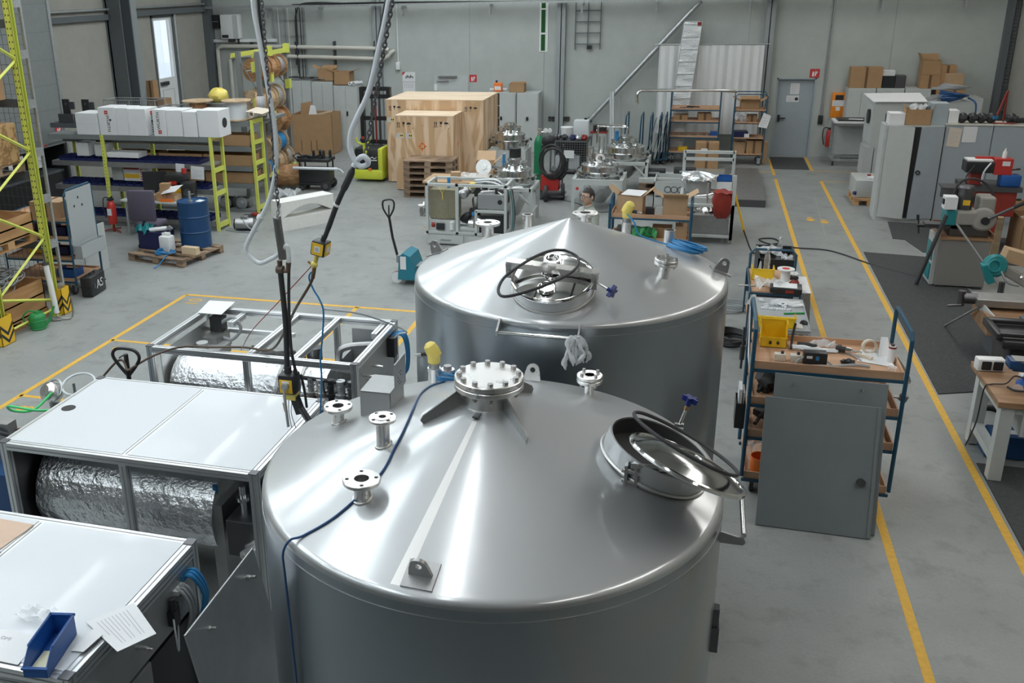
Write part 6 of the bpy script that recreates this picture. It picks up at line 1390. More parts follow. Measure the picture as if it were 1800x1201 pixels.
tag(scraps('green_cloth', 'bright green bag on the lower shelf of the work trolley', (-.85,16.85,.32), .22, .18, 1, 'green', 'bag', seed=6, z=.22), 'bright green bag on the lower shelf of the work trolley', 'bag')
for k, (x, s, m_, lb) in enumerate(((-1.2,(.3,.3,.16),'dark steel','dark wrapped part left on the lower shelf of the work trolley'),(-.55,(.34,.3,.2),'cardboard','brown carton in the middle of the lower shelf of the work trolley'),(-.22,(.2,.3,.24),'light cardboard','pale printed carton right on the lower shelf of the work trolley'))): carton('carton', lb, (x,17.05,.32), s, 0, m_, False)
# aluminium frame cart with trough, foil pan, red bag
t = thing('frame_cart', 'tall aluminium frame cart with red bag and foil pan right of the work trolley', 'cart', (0,0,0))
b = MB(); x0, x1, y0, y1 = -.28,.66,17.95,19.4
for x in (x0,x1):
    for y in (y0,y1): b.box((x-.03,y-.03,.08),(x+.03,y+.03,1.50 if y == y1 else .75))
    b.box((x-.03,y0,.70),(x+.03,y1,.75)).box((x-.03,y0,.12),(x+.03,y1,.17))
for z in (1.47,1.33): b.box((x0,y1-.03,z-.03),(x1,y1+.03,z+.03))
for y in (y0,y1): b.box((x0,y-.03,.70),(x1,y+.03,.75)).box((x0,y-.03,.12),(x1,y+.03,.17))
b.box((x1-.03,y0-.03,.08),(x1+.03,y0+.03,1.30)).box((x0,y0-.03,.08),(x0+.03,y0+.03,.9))
b.build('frame', 'cabinet grey', t,0, bevel=.004)
MB().box((x0+.05,y0+.05,.17),(x1-.05,y0+.75,.52)).build('steel_trough', 'dull steel', t,0)
MB().box((-.2,18.6,.55),(.55,19.3,.72)).build('white_panel', 'cabinet grey', t,0)
for x in (x0,x1): MB().cyl((x,y0,0),(x,y0,.1),.02).build('foot', 'dull steel', t)
MB().cyl((.2,18.4,.5),(.2,18.4,1.05),.02).tube([(.0,18.4,.8),(.2,18.4,.82),(.42,18.4,.9)], .018,8).build('valve_stem','machined steel',t)
tag(scraps('red_bag', 'dark red bag hanging on the frame cart', (.48,18.05,.55), .14, .06, 1, 'dark red', 'bag', seed=5, z=.1), 'dark red bag hanging on the frame cart', 'bag')
rb = bpy.data.objects['red_bag']; bpy.data.objects.remove(rb)
tag(MB().lathe([(0,0),(.10,.02),(.17,.15),(.19,.35),(.17,.46),(.19,.50),(0,.49)],(.47,18.02,.48),(0,0,1),20).jitter(.02,4).build('red_bag','dark red'), 'dark red bag hanging on the frame cart', 'bag')
tag(MB().lathe([(0,0),(.26,0),(.36,.03),(.34,.10),(.2,.13),(0,.16)],(.02,19.1,.98),(0,0,1),28).jitter(.03,9).build('foil_pan','foil',smooth=False), 'crumpled foil-covered pan on the frame cart', 'foil')
tag(MB().cyl((.02,19.1,.74),(.02,19.1,.99),.24).build('pan_drum','sheet steel'), 'short steel drum under the foil pan on the frame cart', 'drum')
tag(open_bin(MB(),(-.14,-.1,0),(.14,.1,.10),.006).build('blue_bin','bin blue',smooth=False), 'blue bin on the right rear of the frame cart', 'storage bin').location = (.50,19.15,.96)
tag(MB().box((.36,19.0,.72),(.64,19.3,.955)).build('white_box','paper',smooth=False), 'white box under the blue bin on the frame cart', 'box')
for k in range(7): rr = random.Random(60+k); x = -.15+.11*k; tag(MB().lathe([(0,-.03),(.05,-.03),(.05,-.01),(.025,-.01),(.025,.05),(.05,.05),(.05,.06),(0,.06)],(x,18.2+.05*(k%3),.56),(rr.uniform(-1,1),rr.uniform(-1,1),.4),16).build('pipe_fitting','machined steel'), 'steel pipe fitting in the trough of the frame cart', 'pipe fitting', 'pipe fittings in the trough of the frame cart')
t = thing('slotted_box', 'low grey sheet-metal box with round cut-outs by the frame cart', 'machine housing', (-.56,20.2,0)); open_bin(MB(),(-.30,-.45,0.02),(.36,.45,.78),.02).build('housing','cabinet grey',t,0)
for k in range(3): MB().ring(.07,.055,0,.004,(-.02+.13*k,-.45,.62),(0,-1,0),24).build('round_cutout','dark steel',t)
MB().box((-.26,-.455,.46),(.30,-.45,.49)).build('seam','dark steel',t,0); MB().box((-.28,-.02,.72),(.34,.02,.77)).build('cross_bar','cabinet grey',t,0)
for k, (x, lb) in enumerate(((-.98,'left'),(-.3,'right'))):
    o = thing('black_box', 'flat black case on pale pallet load behind the slotted box, '+lb, 'case', (x,22.4+.25*k,.38)); MB().box((-.25,-.14,0),(.25,.14,.16),.02).build('case_body','black plastic',o); MB().box((-.12,-.142,.07),(.12,-.14,.12)).build('label','cable grey',o,0)
pallet('pallet', 'pallet carrying the pale plates behind the slotted box', (-.7,22.4,0), 0, 1.2, .8)
pallet('pallet', 'second pallet stacked under the pale plates', (-.7,22.4,.1445), 0.03, 1.2, .8)
tag(MB().box((-1.3,22.0,.29),(-.1,22.9,.38)).build('plate_stack','cabinet grey',smooth=False), 'stack of pale plates on the double pallet', 'plates')
t = thing('low_platform', 'low dark steel platform on the floor left of the aisle end', 'platform', (1.02,23.0,0)); MB().box((-.38,-1.8,.10),(.42,1.9,.16)).build('deck','dull steel',t,0)
for y in (-1.82,1.8): MB().box((-.38,y,0),(.42,y+.07,.15)).build('edge','dark steel',t,0)
t = thing('yellow_stand', 'thin yellow post leaning behind the red bag', 'post'); MB().tube([(.62,19.6,1.0),(.95,18.7,.02)], .025, 4).build('post_bar','safety yellow',t,0)
tag(MB().tube([(.85,17.3,.45),(1.0,17.3,.1),(1.1,17.4,.012),(1.35,18.0,.012),(1.55,18.2,.012),(1.45,18.5,.012),(1.2,18.4,.012),(1.35,18.1,.012),(1.8,17.9,.012),(2.4,17.8,.012),(3.0,17.0,.012),(3.6,16.4,.012)], .014, 6, 8).build('floor_cable','black rubber'), 'black cable crossing the aisle lines on the floor', 'cable')

# ---------------------------------------------------------------- the man behind the rear tank
p = thing('person', 'man with short dark hair, glasses and pale work shirt standing behind the rear tank', 'person', (-1.55,14.06,0), math.radians(-50))
# local +x... the man faces local -y
def skin_body():
    V = [(0,0,.95),(0,0,1.10),(0,0,1.28),(0,.0,1.42),(0,.01,1.50),(0,-.005,1.56),
         (.17,0,1.41),(.21,-.01,1.14),(.22,-.12,.92),(.22,-.17,.84),(-.17,0,1.41),(-.21,-.01,1.14),(-.22,-.12,.92),(-.22,-.17,.84),
         (.095,0,.88),(.10,-.01,.48),(.10,.02,.08),(.10,-.13,.04),(-.095,0,.88),(-.10,-.01,.48),(-.10,.02,.08),(-.10,-.13,.04)]
    E = [(0,1),(1,2),(2,3),(3,4),(4,5),(3,6),(6,7),(7,8),(8,9),(3,10),(10,11),(11,12),(12,13),(0,14),(14,15),(15,16),(16,17),(0,18),(18,19),(19,20),(20,21)]
    R = [(.15,.11),(.145,.10),(.16,.11),(.13,.09),(.058,.058),(.052,.055),(.065,.065),(.048,.05),(.036,.036),(.03,.02),(.065,.065),(.048,.05),(.036,.036),(.03,.02),(.09,.09),(.062,.065),(.045,.05),(.04,.035),(.09,.09),(.062,.065),(.045,.05),(.04,.035)]
    me = bpy.data.meshes.new('body'); me.from_pydata(V, E, []); o = bpy.data.objects.new('body', me); C.objects.link(o)
    s = o.modifiers.new('skin','SKIN'); o.modifiers.new('sub','SUBSURF').levels = 2; o.modifiers['sub'].render_levels = 2
    for i, r_ in enumerate(R): me.skin_vertices[0].data[i].radius = r_; me.skin_vertices[0].data[i].use_root = (i == 0)
    dg = bpy.context.evaluated_depsgraph_get(); m2 = bpy.data.meshes.new_from_object(o.evaluated_get(dg)); bpy.data.objects.remove(o); return m2
bd = bpy.data.objects.new('body', skin_body()); C.objects.link(bd); bd.parent = p
bb = bmesh.new(); bb.from_mesh(bd.data)
# head grown as part of the same mesh
hc = Vector((0,-.02,1.66)); r0 = bmesh.ops.create_uvsphere(bb, u_segments=24, v_segments=18, radius=1)
for v in r0['verts']:
    c = v.co; x, y, z = c; w = .078*(1-.22*max(0,-z)**1.5); d = .098; h = .122
    if z < -.2 and y < 0: d *= 1.0-.12*max(0,-z)
    nose = math.exp(-(x/.16)**2-((z+.12)/.2)**2)*.020*(y < 0); brow = math.exp(-((z-.18)/.12)**2)*.004*(y < 0); chin = math.exp(-(x/.35)**2-((z+.85)/.2)**2)*.014*(y < 0); eye = (math.exp(-((abs(x)-.38)/.16)**2-((z-.05)/.12)**2))*.007*(y<0)
    v.co = hc+Vector((x*w, y*d-nose-brow-chin+eye, z*h))
bb.to_mesh(bd.data); bb.free(); bd.data.materials.append(MC['skin'])
for f in bd.data.polygons: f.use_smooth = True
hr = bmesh.new(); r0 = bmesh.ops.create_uvsphere(hr, u_segments=24, v_segments=18, radius=1)
for v in r0['verts']: x,y,z = v.co; v.co = hc+Vector((x*.085, y*.108+.008, z*.132+.008))
bmesh.ops.delete(hr, geom=[v for v in hr.verts if (v.co.y < hc.y-.03 and v.co.z < hc.z+.062) or (v.co.y < hc.y+.03 and v.co.z < hc.z-.005) or v.co.z < hc.z-.065], context='VERTS')
hb = MB(); hb.bm.free(); hb.bm = hr; hb.jitter(.004,3); hb.build('hair','hair',p)
for s in (-1,1): MB().sphere((s*.082,.005,1.655),.03,(.35,.7,1.1)).build('ear','skin',p); MB().ring(.028,.024,-.002,.002,(s*.034,-.118,1.668),(s*.15,-1,0),20).build('glasses_rim','black plastic',p); MB().sphere((s*.033,-.098,1.667),.012).build('eye','white plastic',p); MB().tube([(s*.06,-.112,1.672),(s*.084,-.02,1.672),(s*.084,.02,1.66)],.0025,6).build('glasses_arm','black plastic',p); MB().box((s*.034-.022,-.119,1.695),(s*.034+.022,-.108,1.702)).build('eyebrow','hair',p,0)
MB().tube([(-.025,-.103,1.61),(0,-.108,1.609),(.025,-.103,1.61)],.005,6,4).build('mouth','dark red',p)
# shirt and trousers follow the body
def cloth(name, m_, zlo, zhi, xmax, off, sleeves=True):
    bm = bmesh.new(); bm.from_mesh(bd.data); bm.normal_update()
    bmesh.ops.delete(bm, geom=[v for v in bm.verts if not (zlo <= v.co.z <= zhi) or (not sleeves and abs(v.co.x) > xmax)], context='VERTS')
    for v in bm.verts: v.co += v.normal*off
    o = MB(); o.bm.free(); o.bm = bm; return o.build(name, m_, p)
cloth('shirt','shirt',.93,1.515,9,.012); cloth('trousers','navy',.07,1.0,.17,.010,False)
MB().ring(.078,.066,0,.045,(0,.004,1.495),(0,-.25,1),24).build('collar','shirt',p)
def hand(s):
    b = MB(); c = Vector((s*.22,-.185,.82)); b.sphere(c,.04,(.5,.9,1.1))
    for i in range(4): a = c+Vector((0,-.028+.018*i,-.03)); b.tube([a,a+Vector((s*.004,-.006,-.045)),a+Vector((-s*.008,-.006,-.08+.006*abs(i-1.5)))],.0085,6,3)
    a = c+Vector((0,-.04,.005)); b.tube([a,a+Vector((-s*.012,-.025,-.025)),a+Vector((-s*.02,-.03,-.055))],.0095,6,3); return b
for s in (-1,1): hand(s).build('hand','skin',p)
for s in (-1,1): MB().lathe([(0,0),(.05,0),(.052,.03),(.045,.07),(0,.08)],(s*.10,-.0,.0),(0,0,1),16).box((s*.10-.045,-.2,0),(s*.10+.045,.06,.06),.02).build('shoe','black rubber',p)
# ---------------------------------------------------------------- right rear: cabinets, cartons, benches
t = thing('conduit_run', 'thin grey conduit down the back wall to a black socket right of the door', 'conduit', (3.07,YB,0)); 
for x in (-.02,.03): MB().cyl((x,-.02,1.15),(x,-.02,4.14),.014,n=8).build('conduit','galvanised',t)
MB().box((-.06,-.08,.88),(.06,0,1.12),.01).build('socket','black plastic',t)
t = thing('orange_cabinet', 'slim orange emergency cabinet on the back wall with white label', 'cabinet', (3.46,YB,1.40)); MB().box((-.17,-.14,-.33),(.17,0,.33),.015).build('housing','orange',t); MB().box((-.09,-.144,.14),(.11,-.14,.27)).build('window','black plastic',t,0); l = MB().box((-.15,-.144,-.02),(.15,-.14,.13)).build('label','paper',t,0)
for i in range(3): MB().box((-.12,-.146,.09-.04*i),(.1-.03*i,-.144,.10-.04*i)).build('printed_line','print grey',l,0)
MB().box((-.05,-.144,-.14),(.05,-.14,-.04)).build('small_label','paper',t,0)
t = thing('fire_extinguisher', 'red fire extinguisher hanging low on the wall by the door', 'fire extinguisher', (3.33,YB-.12,.30)); MB().lathe([(0,0),(.075,0),(.08,.02),(.08,.38),(.05,.45),(0,.46)]).build('cylinder','red',t); MB().box((-.04,-.04,.45),(.04,.04,.5)).build('valve','black plastic',t,0); MB().tube([(.0,0,.48),(-.14,-.02,.5),(-.17,-.03,.3),(-.12,-.04,.05)],.014,8,6).build('hose','black rubber',t)
t = thing('wheeled_bench', 'aluminium wheeled bench frame with pale top beside the orange cabinet', 'bench', (0,0,0)); frame_box(t,3.28,26.42,.12,4.22,27.08,1.10,.06,'galvanised'); MB().box((3.26,26.38,1.10),(4.26,27.10,1.14)).build('top','paper',t,0); MB().box((3.36,26.5,1.14),(4.15,27.0,1.18)).build('black_plate','black plastic',t,0)
MB().box((3.32,27.04,.2),(4.18,27.06,1.04)).build('back_panel','cabinet grey',t,0)
for x in (3.34,4.16): w_ = MB().cyl((x-.02,26.47,.06),(x+.02,26.47,.06),.06).build('castor','black rubber',t)
sheet('paper_sheet', 'white paper on the black plate of the wheeled bench', [(3.6,26.55,1.182),(3.95,26.5,1.182),(3.97,26.7,1.182),(3.65,26.75,1.182)])
for k, (x0, x1) in enumerate(((3.60,4.26),(4.28,4.93),(4.95,5.55))):
    t = thing('steel_cabinet', 'grey cabinet on the right of the back wall, '+('left one under the big carton','middle one','right one behind the stacked cartons')[k], 'cabinet', ((x0+x1)/2,27.45,0)); w=(x1-x0)/2
    MB().box((-w,-.28,0),(w,.28,1.90)).build('carcass','cabinet grey',t,0)
    for s in (-1,1): MB().box((min(0,s*w)+.004,-.30,.06),(max(0,s*w)-.004,-.28,1.87)).build('door','cabinet grey',t,0)
clutter([('carton','big brown carton with tape on the right back cabinets','cardboard box',(4.0,27.42,1.902),(.76,.4,.52),0,'cardboard'),('carton','white flat carton on the black cartons over the cabinets','cardboard box',(4.52,27.45,2.205),(.32,.3,.13),0,'paper'),
 ('carton','black printed carton on the back cabinets, left','cardboard box',(4.55,27.42,1.902),(.30,.3,.30),0,'black plastic'),('carton','black printed carton on the back cabinets, right','cardboard box',(4.83,27.42,1.902),(.24,.3,.31),0,'dark steel'),
 ('carton','lower brown carton of the tall stack over the right cabinets','cardboard box',(5.50,27.4,1.902),(.46,.36,.34),0,'cardboard'),('carton','brown carton at the right edge of the stack, standing lower','cardboard box',(5.88,27.42,1.75),(.40,.36,.72),0,'cardboard'),('carton','pale carton jutting right in the carton stack','cardboard box',(6.02,27.1,2.02),(.38,.24,.26),.05,'light cardboard'),('carton','brown carton with label at the bottom right of the stack','cardboard box',(6.05,27.1,1.70),(.46,.26,.315),0,'cardboard')])
open_carton('carton','upper open brown carton of the tall stack over the right cabinets',(5.49,27.4,2.243),(.44,.36,.34),.02,(0,1,1,0),'cardboard',ang=1.2)
t = thing('low_cabinet', 'plain grey cabinet under the right carton stack', 'cabinet', (6.1,27.3,0)); MB().box((-.5,-.4,0),(.6,.4,1.698)).build('carcass','cabinet grey',t,0)
t = thing('machine_cabinet', 'pale machine cabinet with a white lid before the back cabinets', 'machine', (4.2,24.0,0)); MB().box((-.50,-.55,.1),(.55,.6,1.98)).build('carcass','machine grey',t,0)
MB().poly([(-.55,-.6,1.99),(.55,-.6,2.0),(.6,.6,2.06),(-.6,.6,2.04)],.02).build('lid','paper',t,0)
MB().box((-.515,-.5,1.05),(-.50,.55,1.9)).build('side_door','cabinet grey',t,0); MB().cyl((-.56,-.1,1.62),(-.50,-.1,1.62),.16).build('black_dial','black plastic',t); MB().box((-.45,-.565,.95),(.5,-.55,1.9)).build('front_panel','machine grey',t,0); MB().box((-.3,-.575,1.38),(-.2,-.565,1.46)).build('warning_label','red label',t,0); MB().cyl((-.25,-.57,1.5),(-.25,-.57,1.75),.012).build('handle_rod','dark steel',t)
MB().box((-.62,-.6,.35),(-.42,.0,1.0)).build('lower_box','machine grey',t,0); MB().box((-.40,-.62,.1),(.2,-.55,.95)).build('lower_door','machine grey',t,0); MB().box((-.28,-.63,.78),(-.16,-.62,.85)).build('switch_plate','black plastic',t,0)
t = thing('machine_cabinet', 'second white machine cabinet at the right under the blue cable coil', 'machine', (5.25,24.2,0)); MB().box((-.45,-.5,0),(.5,.5,1.98)).build('carcass','machine grey',t,0); MB().cyl((.2,-.505,1.75),(.2,-.5,1.75),.03).build('lock','black plastic',t); MB().box((.1,-.51,1.2),(.4,-.5,1.9)).build('flap','machine grey',t,0)
b = MB()
for i in range(6): b.torus(.30+.02*(i%3),.022,(5.35,23.95,2.02+.025*i),(.08*(i-3),.05,1),36,6,.7)
b.tube([(5.65,23.9,2.05),(5.76,23.66,1.95),(5.78,23.66,1.6)],.02,6,5)
tag(b.build('cable_coil','cable blue'),'thick coil of blue cable on the right machine cabinet','cable')
b = MB()
for i in range(9): b.torus(.26+.03*(i%3),.012,(5.0+.05*i,24.05,2.14+.02*i if i > 3 else 2.0+.03*i),(.1*(i-4)*.4,.12,1),30,5,.65)
tag(b.build('cable_coil','cable grey'),'coil of grey cable lying over the blue coil','cable')
# row of grey cabinets in the right middle; first one has a bent door
G = thing('steel_cabinet', 'tall grey double-door cabinet with a dark gap between its doors', 'cabinet', (0,0,0))
MB().box((3.46,20.45,.06),(4.52,20.95,1.90)).build('carcass','cabinet grey',G,0); MB().box((3.47,20.44,.0),(4.5,20.9,.06)).build('plinth','cabinet grey',G,0)
MB().poly([(3.52,20.43,.08),(3.98,20.36,.06),(3.98,20.36,1.88),(3.52,20.43,1.90)],.02).build('left_door','cabinet grey',G,0)
rd = MB().poly([(4.06,20.38,.06),(4.50,20.44,.08),(4.50,20.44,1.90),(4.10,20.40,1.88)],.02).build('right_door','cabinet blue grey',G,0)
MB().ring(.045,.028,0,.02,(4.14,20.375,1.0),(0,-1,0),20).build('lock_ring','black plastic',rd)
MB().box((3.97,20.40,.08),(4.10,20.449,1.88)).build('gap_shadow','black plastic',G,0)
for k, (x0, x1) in enumerate(((4.54,5.35),(5.36,6.2),(6.22,7.1))):
    t = thing('steel_cabinet', 'flat grey cabinet in the right row, '+('beside the gaping double doors','second after the gaping doors','cut by the right frame edge')[k], 'cabinet', ((x0+x1)/2,20.7,0)); w=(x1-x0)/2; MB().box((-w,-.24,0),(w,.26,1.92)).build('carcass','cabinet blue grey',t,0); MB().box((-w+.005,-.255,.06),(w-.005,-.24,1.90)).build('door','cabinet blue grey',t,0); MB().box((-w-.01,-.26,1.92),(w+.01,.27,1.945)).build('worktop','beige',t,0)
clutter([('white_case','white ribbed case on the gaping cabinet, left','case',(3.68,20.7,1.902),(.30,.34,.22),0,'paper'),('white_case','white case right of the grey device on the cabinets','case',(4.66,20.7,1.947),(.18,.3,.24),0,'paper')])
o = open_carton('carton','brown carton stuffed with film on the gaping cabinet',(4.04,20.68,1.902),(.46,.34,.30),0,(1,1,0,0),'cardboard',ang=1.2,fl=.2)
tag(scraps('film_wad','greenish clear film in the carton on the gaping cabinet',(4.06,20.66,2.12),.16,.12,1,'clear film','plastic film',seed=2,z=.2),'greenish clear film in the carton on the gaping cabinet','plastic film')
t = thing('grey_device','grey box device with a black side wheel on the cabinets','device',(4.40,20.7,1.902)); MB().box((-.16,-.16,0),(.16,.16,.42)).build('housing','cabinet blue grey',t,0,bevel=.006); MB().cyl((-.21,-.02,.22),(-.16,-.02,.22),.13).build('side_wheel','black plastic',t)
for k, (x, z) in enumerate(((4.83,2.06),(5.00,2.05),(5.16,2.05),(5.32,2.06),(5.66,2.06))):
    t = thing('welding_helmet','black welding helmet on the right cabinets, '+('leftmost','second from left','third from left','fourth with a blue visor','right of the red stand')[k],'helmet',(x,20.62,1.947),.2*k,'welding helmets on the right cabinets'); MB().sphere((0,0,.1),.105,(.85,1,.95),18).build('helmet_shell','black plastic',t); MB().box((-.055,-.112,.09),(.055,-.085,.15)).build('visor','hose blue' if k==3 else 'dark steel',t,smooth=False); MB().torus(.09,.008,(0,.03,.06),(0,.3,1),20,6).build('head_band','dark steel',t)
t = thing('red_stand','red folding stand leaning at the right wall post','stand',(5.5,20.6,1.947)); MB().tube([(-.12,0,.02),(.02,0,.62)],.018,6).tube([(.02,0,.62),(.06,.1,.02)],.018,6).tube([(-.16,-.1,.02),(.2,-.1,.02)],.014,6).build('stand_bars','dark red',t)
t = thing('keyboard','black corrugated hose end on the right cabinets','hose',(5.85,20.6,1.99),.4); b=MB()
for i in range(12): b.cyl((-.18+.03*i,0,.02),(-.165+.03*i,0,.02),.05,n=16)
b.cyl((-.18,0,.02),(.18,0,.02),.044).build('hose_body','black rubber',t); t.name='corrugated_hose'
sheet('cabinet_note','brownish printed sheet taped on the flat grey cabinet',[(4.58,20.438,1.52),(4.80,20.438,1.50),(4.82,20.438,1.86),(4.60,20.438,1.88)],m='cream paper roll',lines=9)
sheet('cabinet_note','white sheet taped right of the brown one on the grey cabinet',[(4.84,20.438,1.60),(5.08,20.438,1.60),(5.08,20.438,1.90),(4.84,20.438,1.90)],lines=0)
t = thing('grey_crate','pale grey box on a small pallet left of the gaping cabinet','box',(3.55,22.3,.146)); MB().box((-.28,-.45,0),(.32,.45,.38),.02).build('housing','machine grey',t); MB().box((-.02,-.35,.38),(.3,-.1,.42)).build('white_sheet','paper',t,0); MB().cyl((.02,-.1,.38),(.02,-.1,.45),.04).build('red_fitting','dark red',t); MB().cyl((-.29,-.42,.1),(-.25,-.46,.1),.04).build('blue_wheel','navy',t)
pallet('pallet','small pallet under the pale grey box',(3.58,22.25,0),PI/2,1.0,.62,None,'pine')
# rubber mats on the floor
for k, (pts, lb) in enumerate((([(2.95,17.85),(4.2,17.7),(4.2,12.0),(2.92,11.5)],'long dark rubber mat along the right aisle line'),([(3.72,20.3),(4.5,20.25),(4.6,18.0),(3.95,18.05),(3.80,18.9),(3.60,18.95)],'dark mat piece before the gaping cabinet'),([(4.62,19.4),(6.6,19.3),(6.6,17.4),(4.6,17.5)],'dark mat under the red machine'),([(2.93,9.75),(2.93,5.5),(5.0,5.5),(5.0,9.7)],'dark ribbed mat under the workbench at the right edge'))): t = thing('rubber_mat',lb,'mat'); MB().prism(pts[::-1],.012).build('mat_body','charcoal mat',t,0)
# red milling machine
t = thing('milling_machine','red and black milling machine behind the circular saw','machine',(4.95,18.75,0))
MB().box((-.30,-.3,.012),(.30,.35,.62)).build('base','dark red',t,0,bevel=.01); MB().box((-.38,-.32,.62),(.42,.36,1.06)).build('column_box','dark red',t,0,bevel=.01); MB().box((-.42,-.36,1.06),(.48,.38,1.14)).build('table','dark steel',t,0); MB().box((-.30,-.1,1.14),(-.10,.1,1.55)).build('column','dark red',t,0)
MB().box((-.42,-.22,1.36),(.10,.12,1.56)).build('black_head','black plastic',t,0,bevel=.02); MB().box((-.40,-.2,1.56),(.0,.1,1.585)).build('paper_top','paper',t,0); r_ = MB().box((.02,-.24,1.34),(.30,-.02,1.62)).build('red_head','red',t,0,bevel=.008); MB().box((.13,-.245,1.5),(.25,-.24,1.58)).build('white_badge','paper',r_,0)
MB().box((-.25,-.05,1.56),(.05,.03,1.62)).build('red_top','red',t,0); MB().tube([(-.05,-.25,1.55),(-.15,-.3,1.4),(-.16,-.28,1.2)],.014,6,4).build('white_hose','cable white',t); MB().tube([(-.3,-.25,1.5),(-.42,-.3,1.3),(-.38,-.3,1.15)],.01,6,4).build('black_hose','black rubber',t)
for z, dx in ((1.40,.42),(1.30,.38),(.86,.52)): MB().cyl((.28,-.1,z),(dx,-.16,z+.04),.012).cyl((dx-.04,-.155,z+.035),(dx+.02,-.165,z+.045),.02).build('lever','black plastic',t)
MB().box((-.30,-.325,.84),(-.0,-.32,.98)).build('dark_plate','black plastic',t,0)
MB().box((-.75,-.3,1.08),(-.42,.1,1.10)).cyl((-.58,-.1,.9),(-.58,-.1,1.08),.16).build('side_tray','dark steel',t,0)
tag(MB().box((-.16,-.12,0),(.16,.12,.2),.02).build('blue_bin','bin blue'),'light blue bin on the red milling machine table','storage bin').location=(5.25,18.6,1.142)
tag(MB().lathe([(0,0),(.035,0),(.035,.1),(.012,.14),(.012,.17),(0,.17)]).build('spray_bottle','white plastic'),'small white bottle on top of the red milling machine','bottle').location=(5.12,18.62,1.622)
# cold saw
mat('saw grey',(.30,.285,.26),.5); mat('pedestal grey',(.23,.22,.21),.55)
s = thing('cold_saw','circular cold saw on a grey and teal pedestal by the aisle','saw',(0,0,0))
MB().box((3.72,15.95,.03),(4.42,16.55,.78)).build('pedestal','pedestal grey',s,0,bevel=.01); MB().box((3.66,16.02,.02),(3.72,16.50,.80)).build('pedestal_side','machine grey',s,0)
for z0, z1 in ((.08,.34),(.40,.66)): MB().box((3.645,16.08,z0),(3.66,16.44,z1)).build('teal_door','teal',s,0)
for x in (3.80,4.32): MB().box((x-.06,15.93,0),(x+.06,16.05,.04)).build('rubber_foot','black rubber',s,0)
b = MB().box((3.70,15.93,.78),(4.46,16.57,.80)).box((3.70,15.93,.80),(3.72,16.57,.88)).box((4.44,15.93,.80),(4.46,16.57,.88)).box((3.70,16.55,.80),(4.46,16.57,.95)); b.build('coolant_tray','bench wood',s,0)
MB().box((3.85,16.1,.80),(4.4,16.5,.98)).build('saw_base','dark steel',s,0,bevel=.01); MB().box((3.50,16.1,.92),(4.0,16.32,.98)).build('vice','dark steel',s,0); MB().cyl((3.40,16.2,.93),(3.55,16.2,.93),.03).cyl((3.44,16.2,.80),(3.40,16.2,1.08),.012).cyl((3.40,16.2,1.02),(3.39,16.2,1.10),.022).build('vice_screw','black plastic',s)
MB().box((3.76,16.05,.98),(3.92,16.4,1.22)).build('teal_body','teal',s,0,bevel=.02); MB().box((3.90,16.0,1.0),(4.20,16.4,1.22)).build('gear_head','saw grey',s,0,bevel=.03)
MB().cyl((4.02,16.2,1.22),(4.02,16.2,1.55),.11).lathe([(0,0),(.12,0),(.12,.03),(.10,.06),(0,.07)],(4.02,16.2,1.53)).build('motor','dark steel',s); MB().box((3.97,16.085,1.30),(4.07,16.09,1.38)).build('warning_mark','safety yellow',s,0)
MB().box((4.20,16.05,1.0),(4.42,16.4,1.44)).build('blade_guard','beige',s,0,bevel=.03); bpy.data.objects['blade_guard'].data.materials[0]=MC['saw grey']
MB().lathe([(0,0),(.17,0),(.18,.02),(.18,.07),(.15,.10),(0,.11)],(4.28,16.08,1.10),(-.2,-1,.1),28).build('hub','saw grey',s); MB().cyl((4.28,15.95,1.1),(4.28,15.92,1.1),.06).build('hub_cap','black plastic',s)
lv = MB().cyl((4.30,15.95,1.12),(4.66,15.9,1.36),.022).build('feed_lever','dark steel',s); MB().cyl((4.62,15.9,1.335),(4.76,15.9,1.42),.03).build('lever_grip','black plastic',lv)
w_ = MB().box((3.70,16.0,1.24),(3.88,16.2,1.44)).build('switch_box','paper',s,0,bevel=.008); MB().box((3.68,16.02,1.32),(3.70,16.1,1.40)).build('switch','black plastic',w_,0)
MB().tube([(3.85,16.25,1.35),(3.92,16.3,1.6),(4.1,16.3,1.68),(4.3,16.3,1.6),(4.42,16.25,1.42)],.018,8,6).build('cable_arch','black rubber',s)
tag(MB().cyl((3.47,15.98,.02),(3.72,15.88,1.18),.032).build('steel_bar','dark steel'),'dark steel bar leaning on the cold saw from the left','bar')
tag(MB().cyl((3.88,15.88,1.05),(4.52,15.6,.20),.018).build('steel_rod','galvanised'),'thin bright rod leaning down to the right across the saw pedestal','rod')
o = thing('wood_board','pale wooden board leaning at the right of the cold saw','board'); MB().poly([(4.52,16.2,1.10),(4.60,16.2,1.10),(4.90,17.2,.02),(4.76,17.2,.02)],.03).build('board_body','light pine',o,0)
open_carton('carton','large open carton with clear film right of the cold saw',(5.98,18.55,.012),(1.0,.8,.62),0,(0,0,1,0),'cardboard',ang=1.1,fl=.25)
tag(scraps('film_wad','clear film in the large open carton right of the saw',(5.95,18.5,.5),.36,.26,1,'clear film','plastic film',seed=22,z=.22),'clear film in the large open carton right of the saw','plastic film')
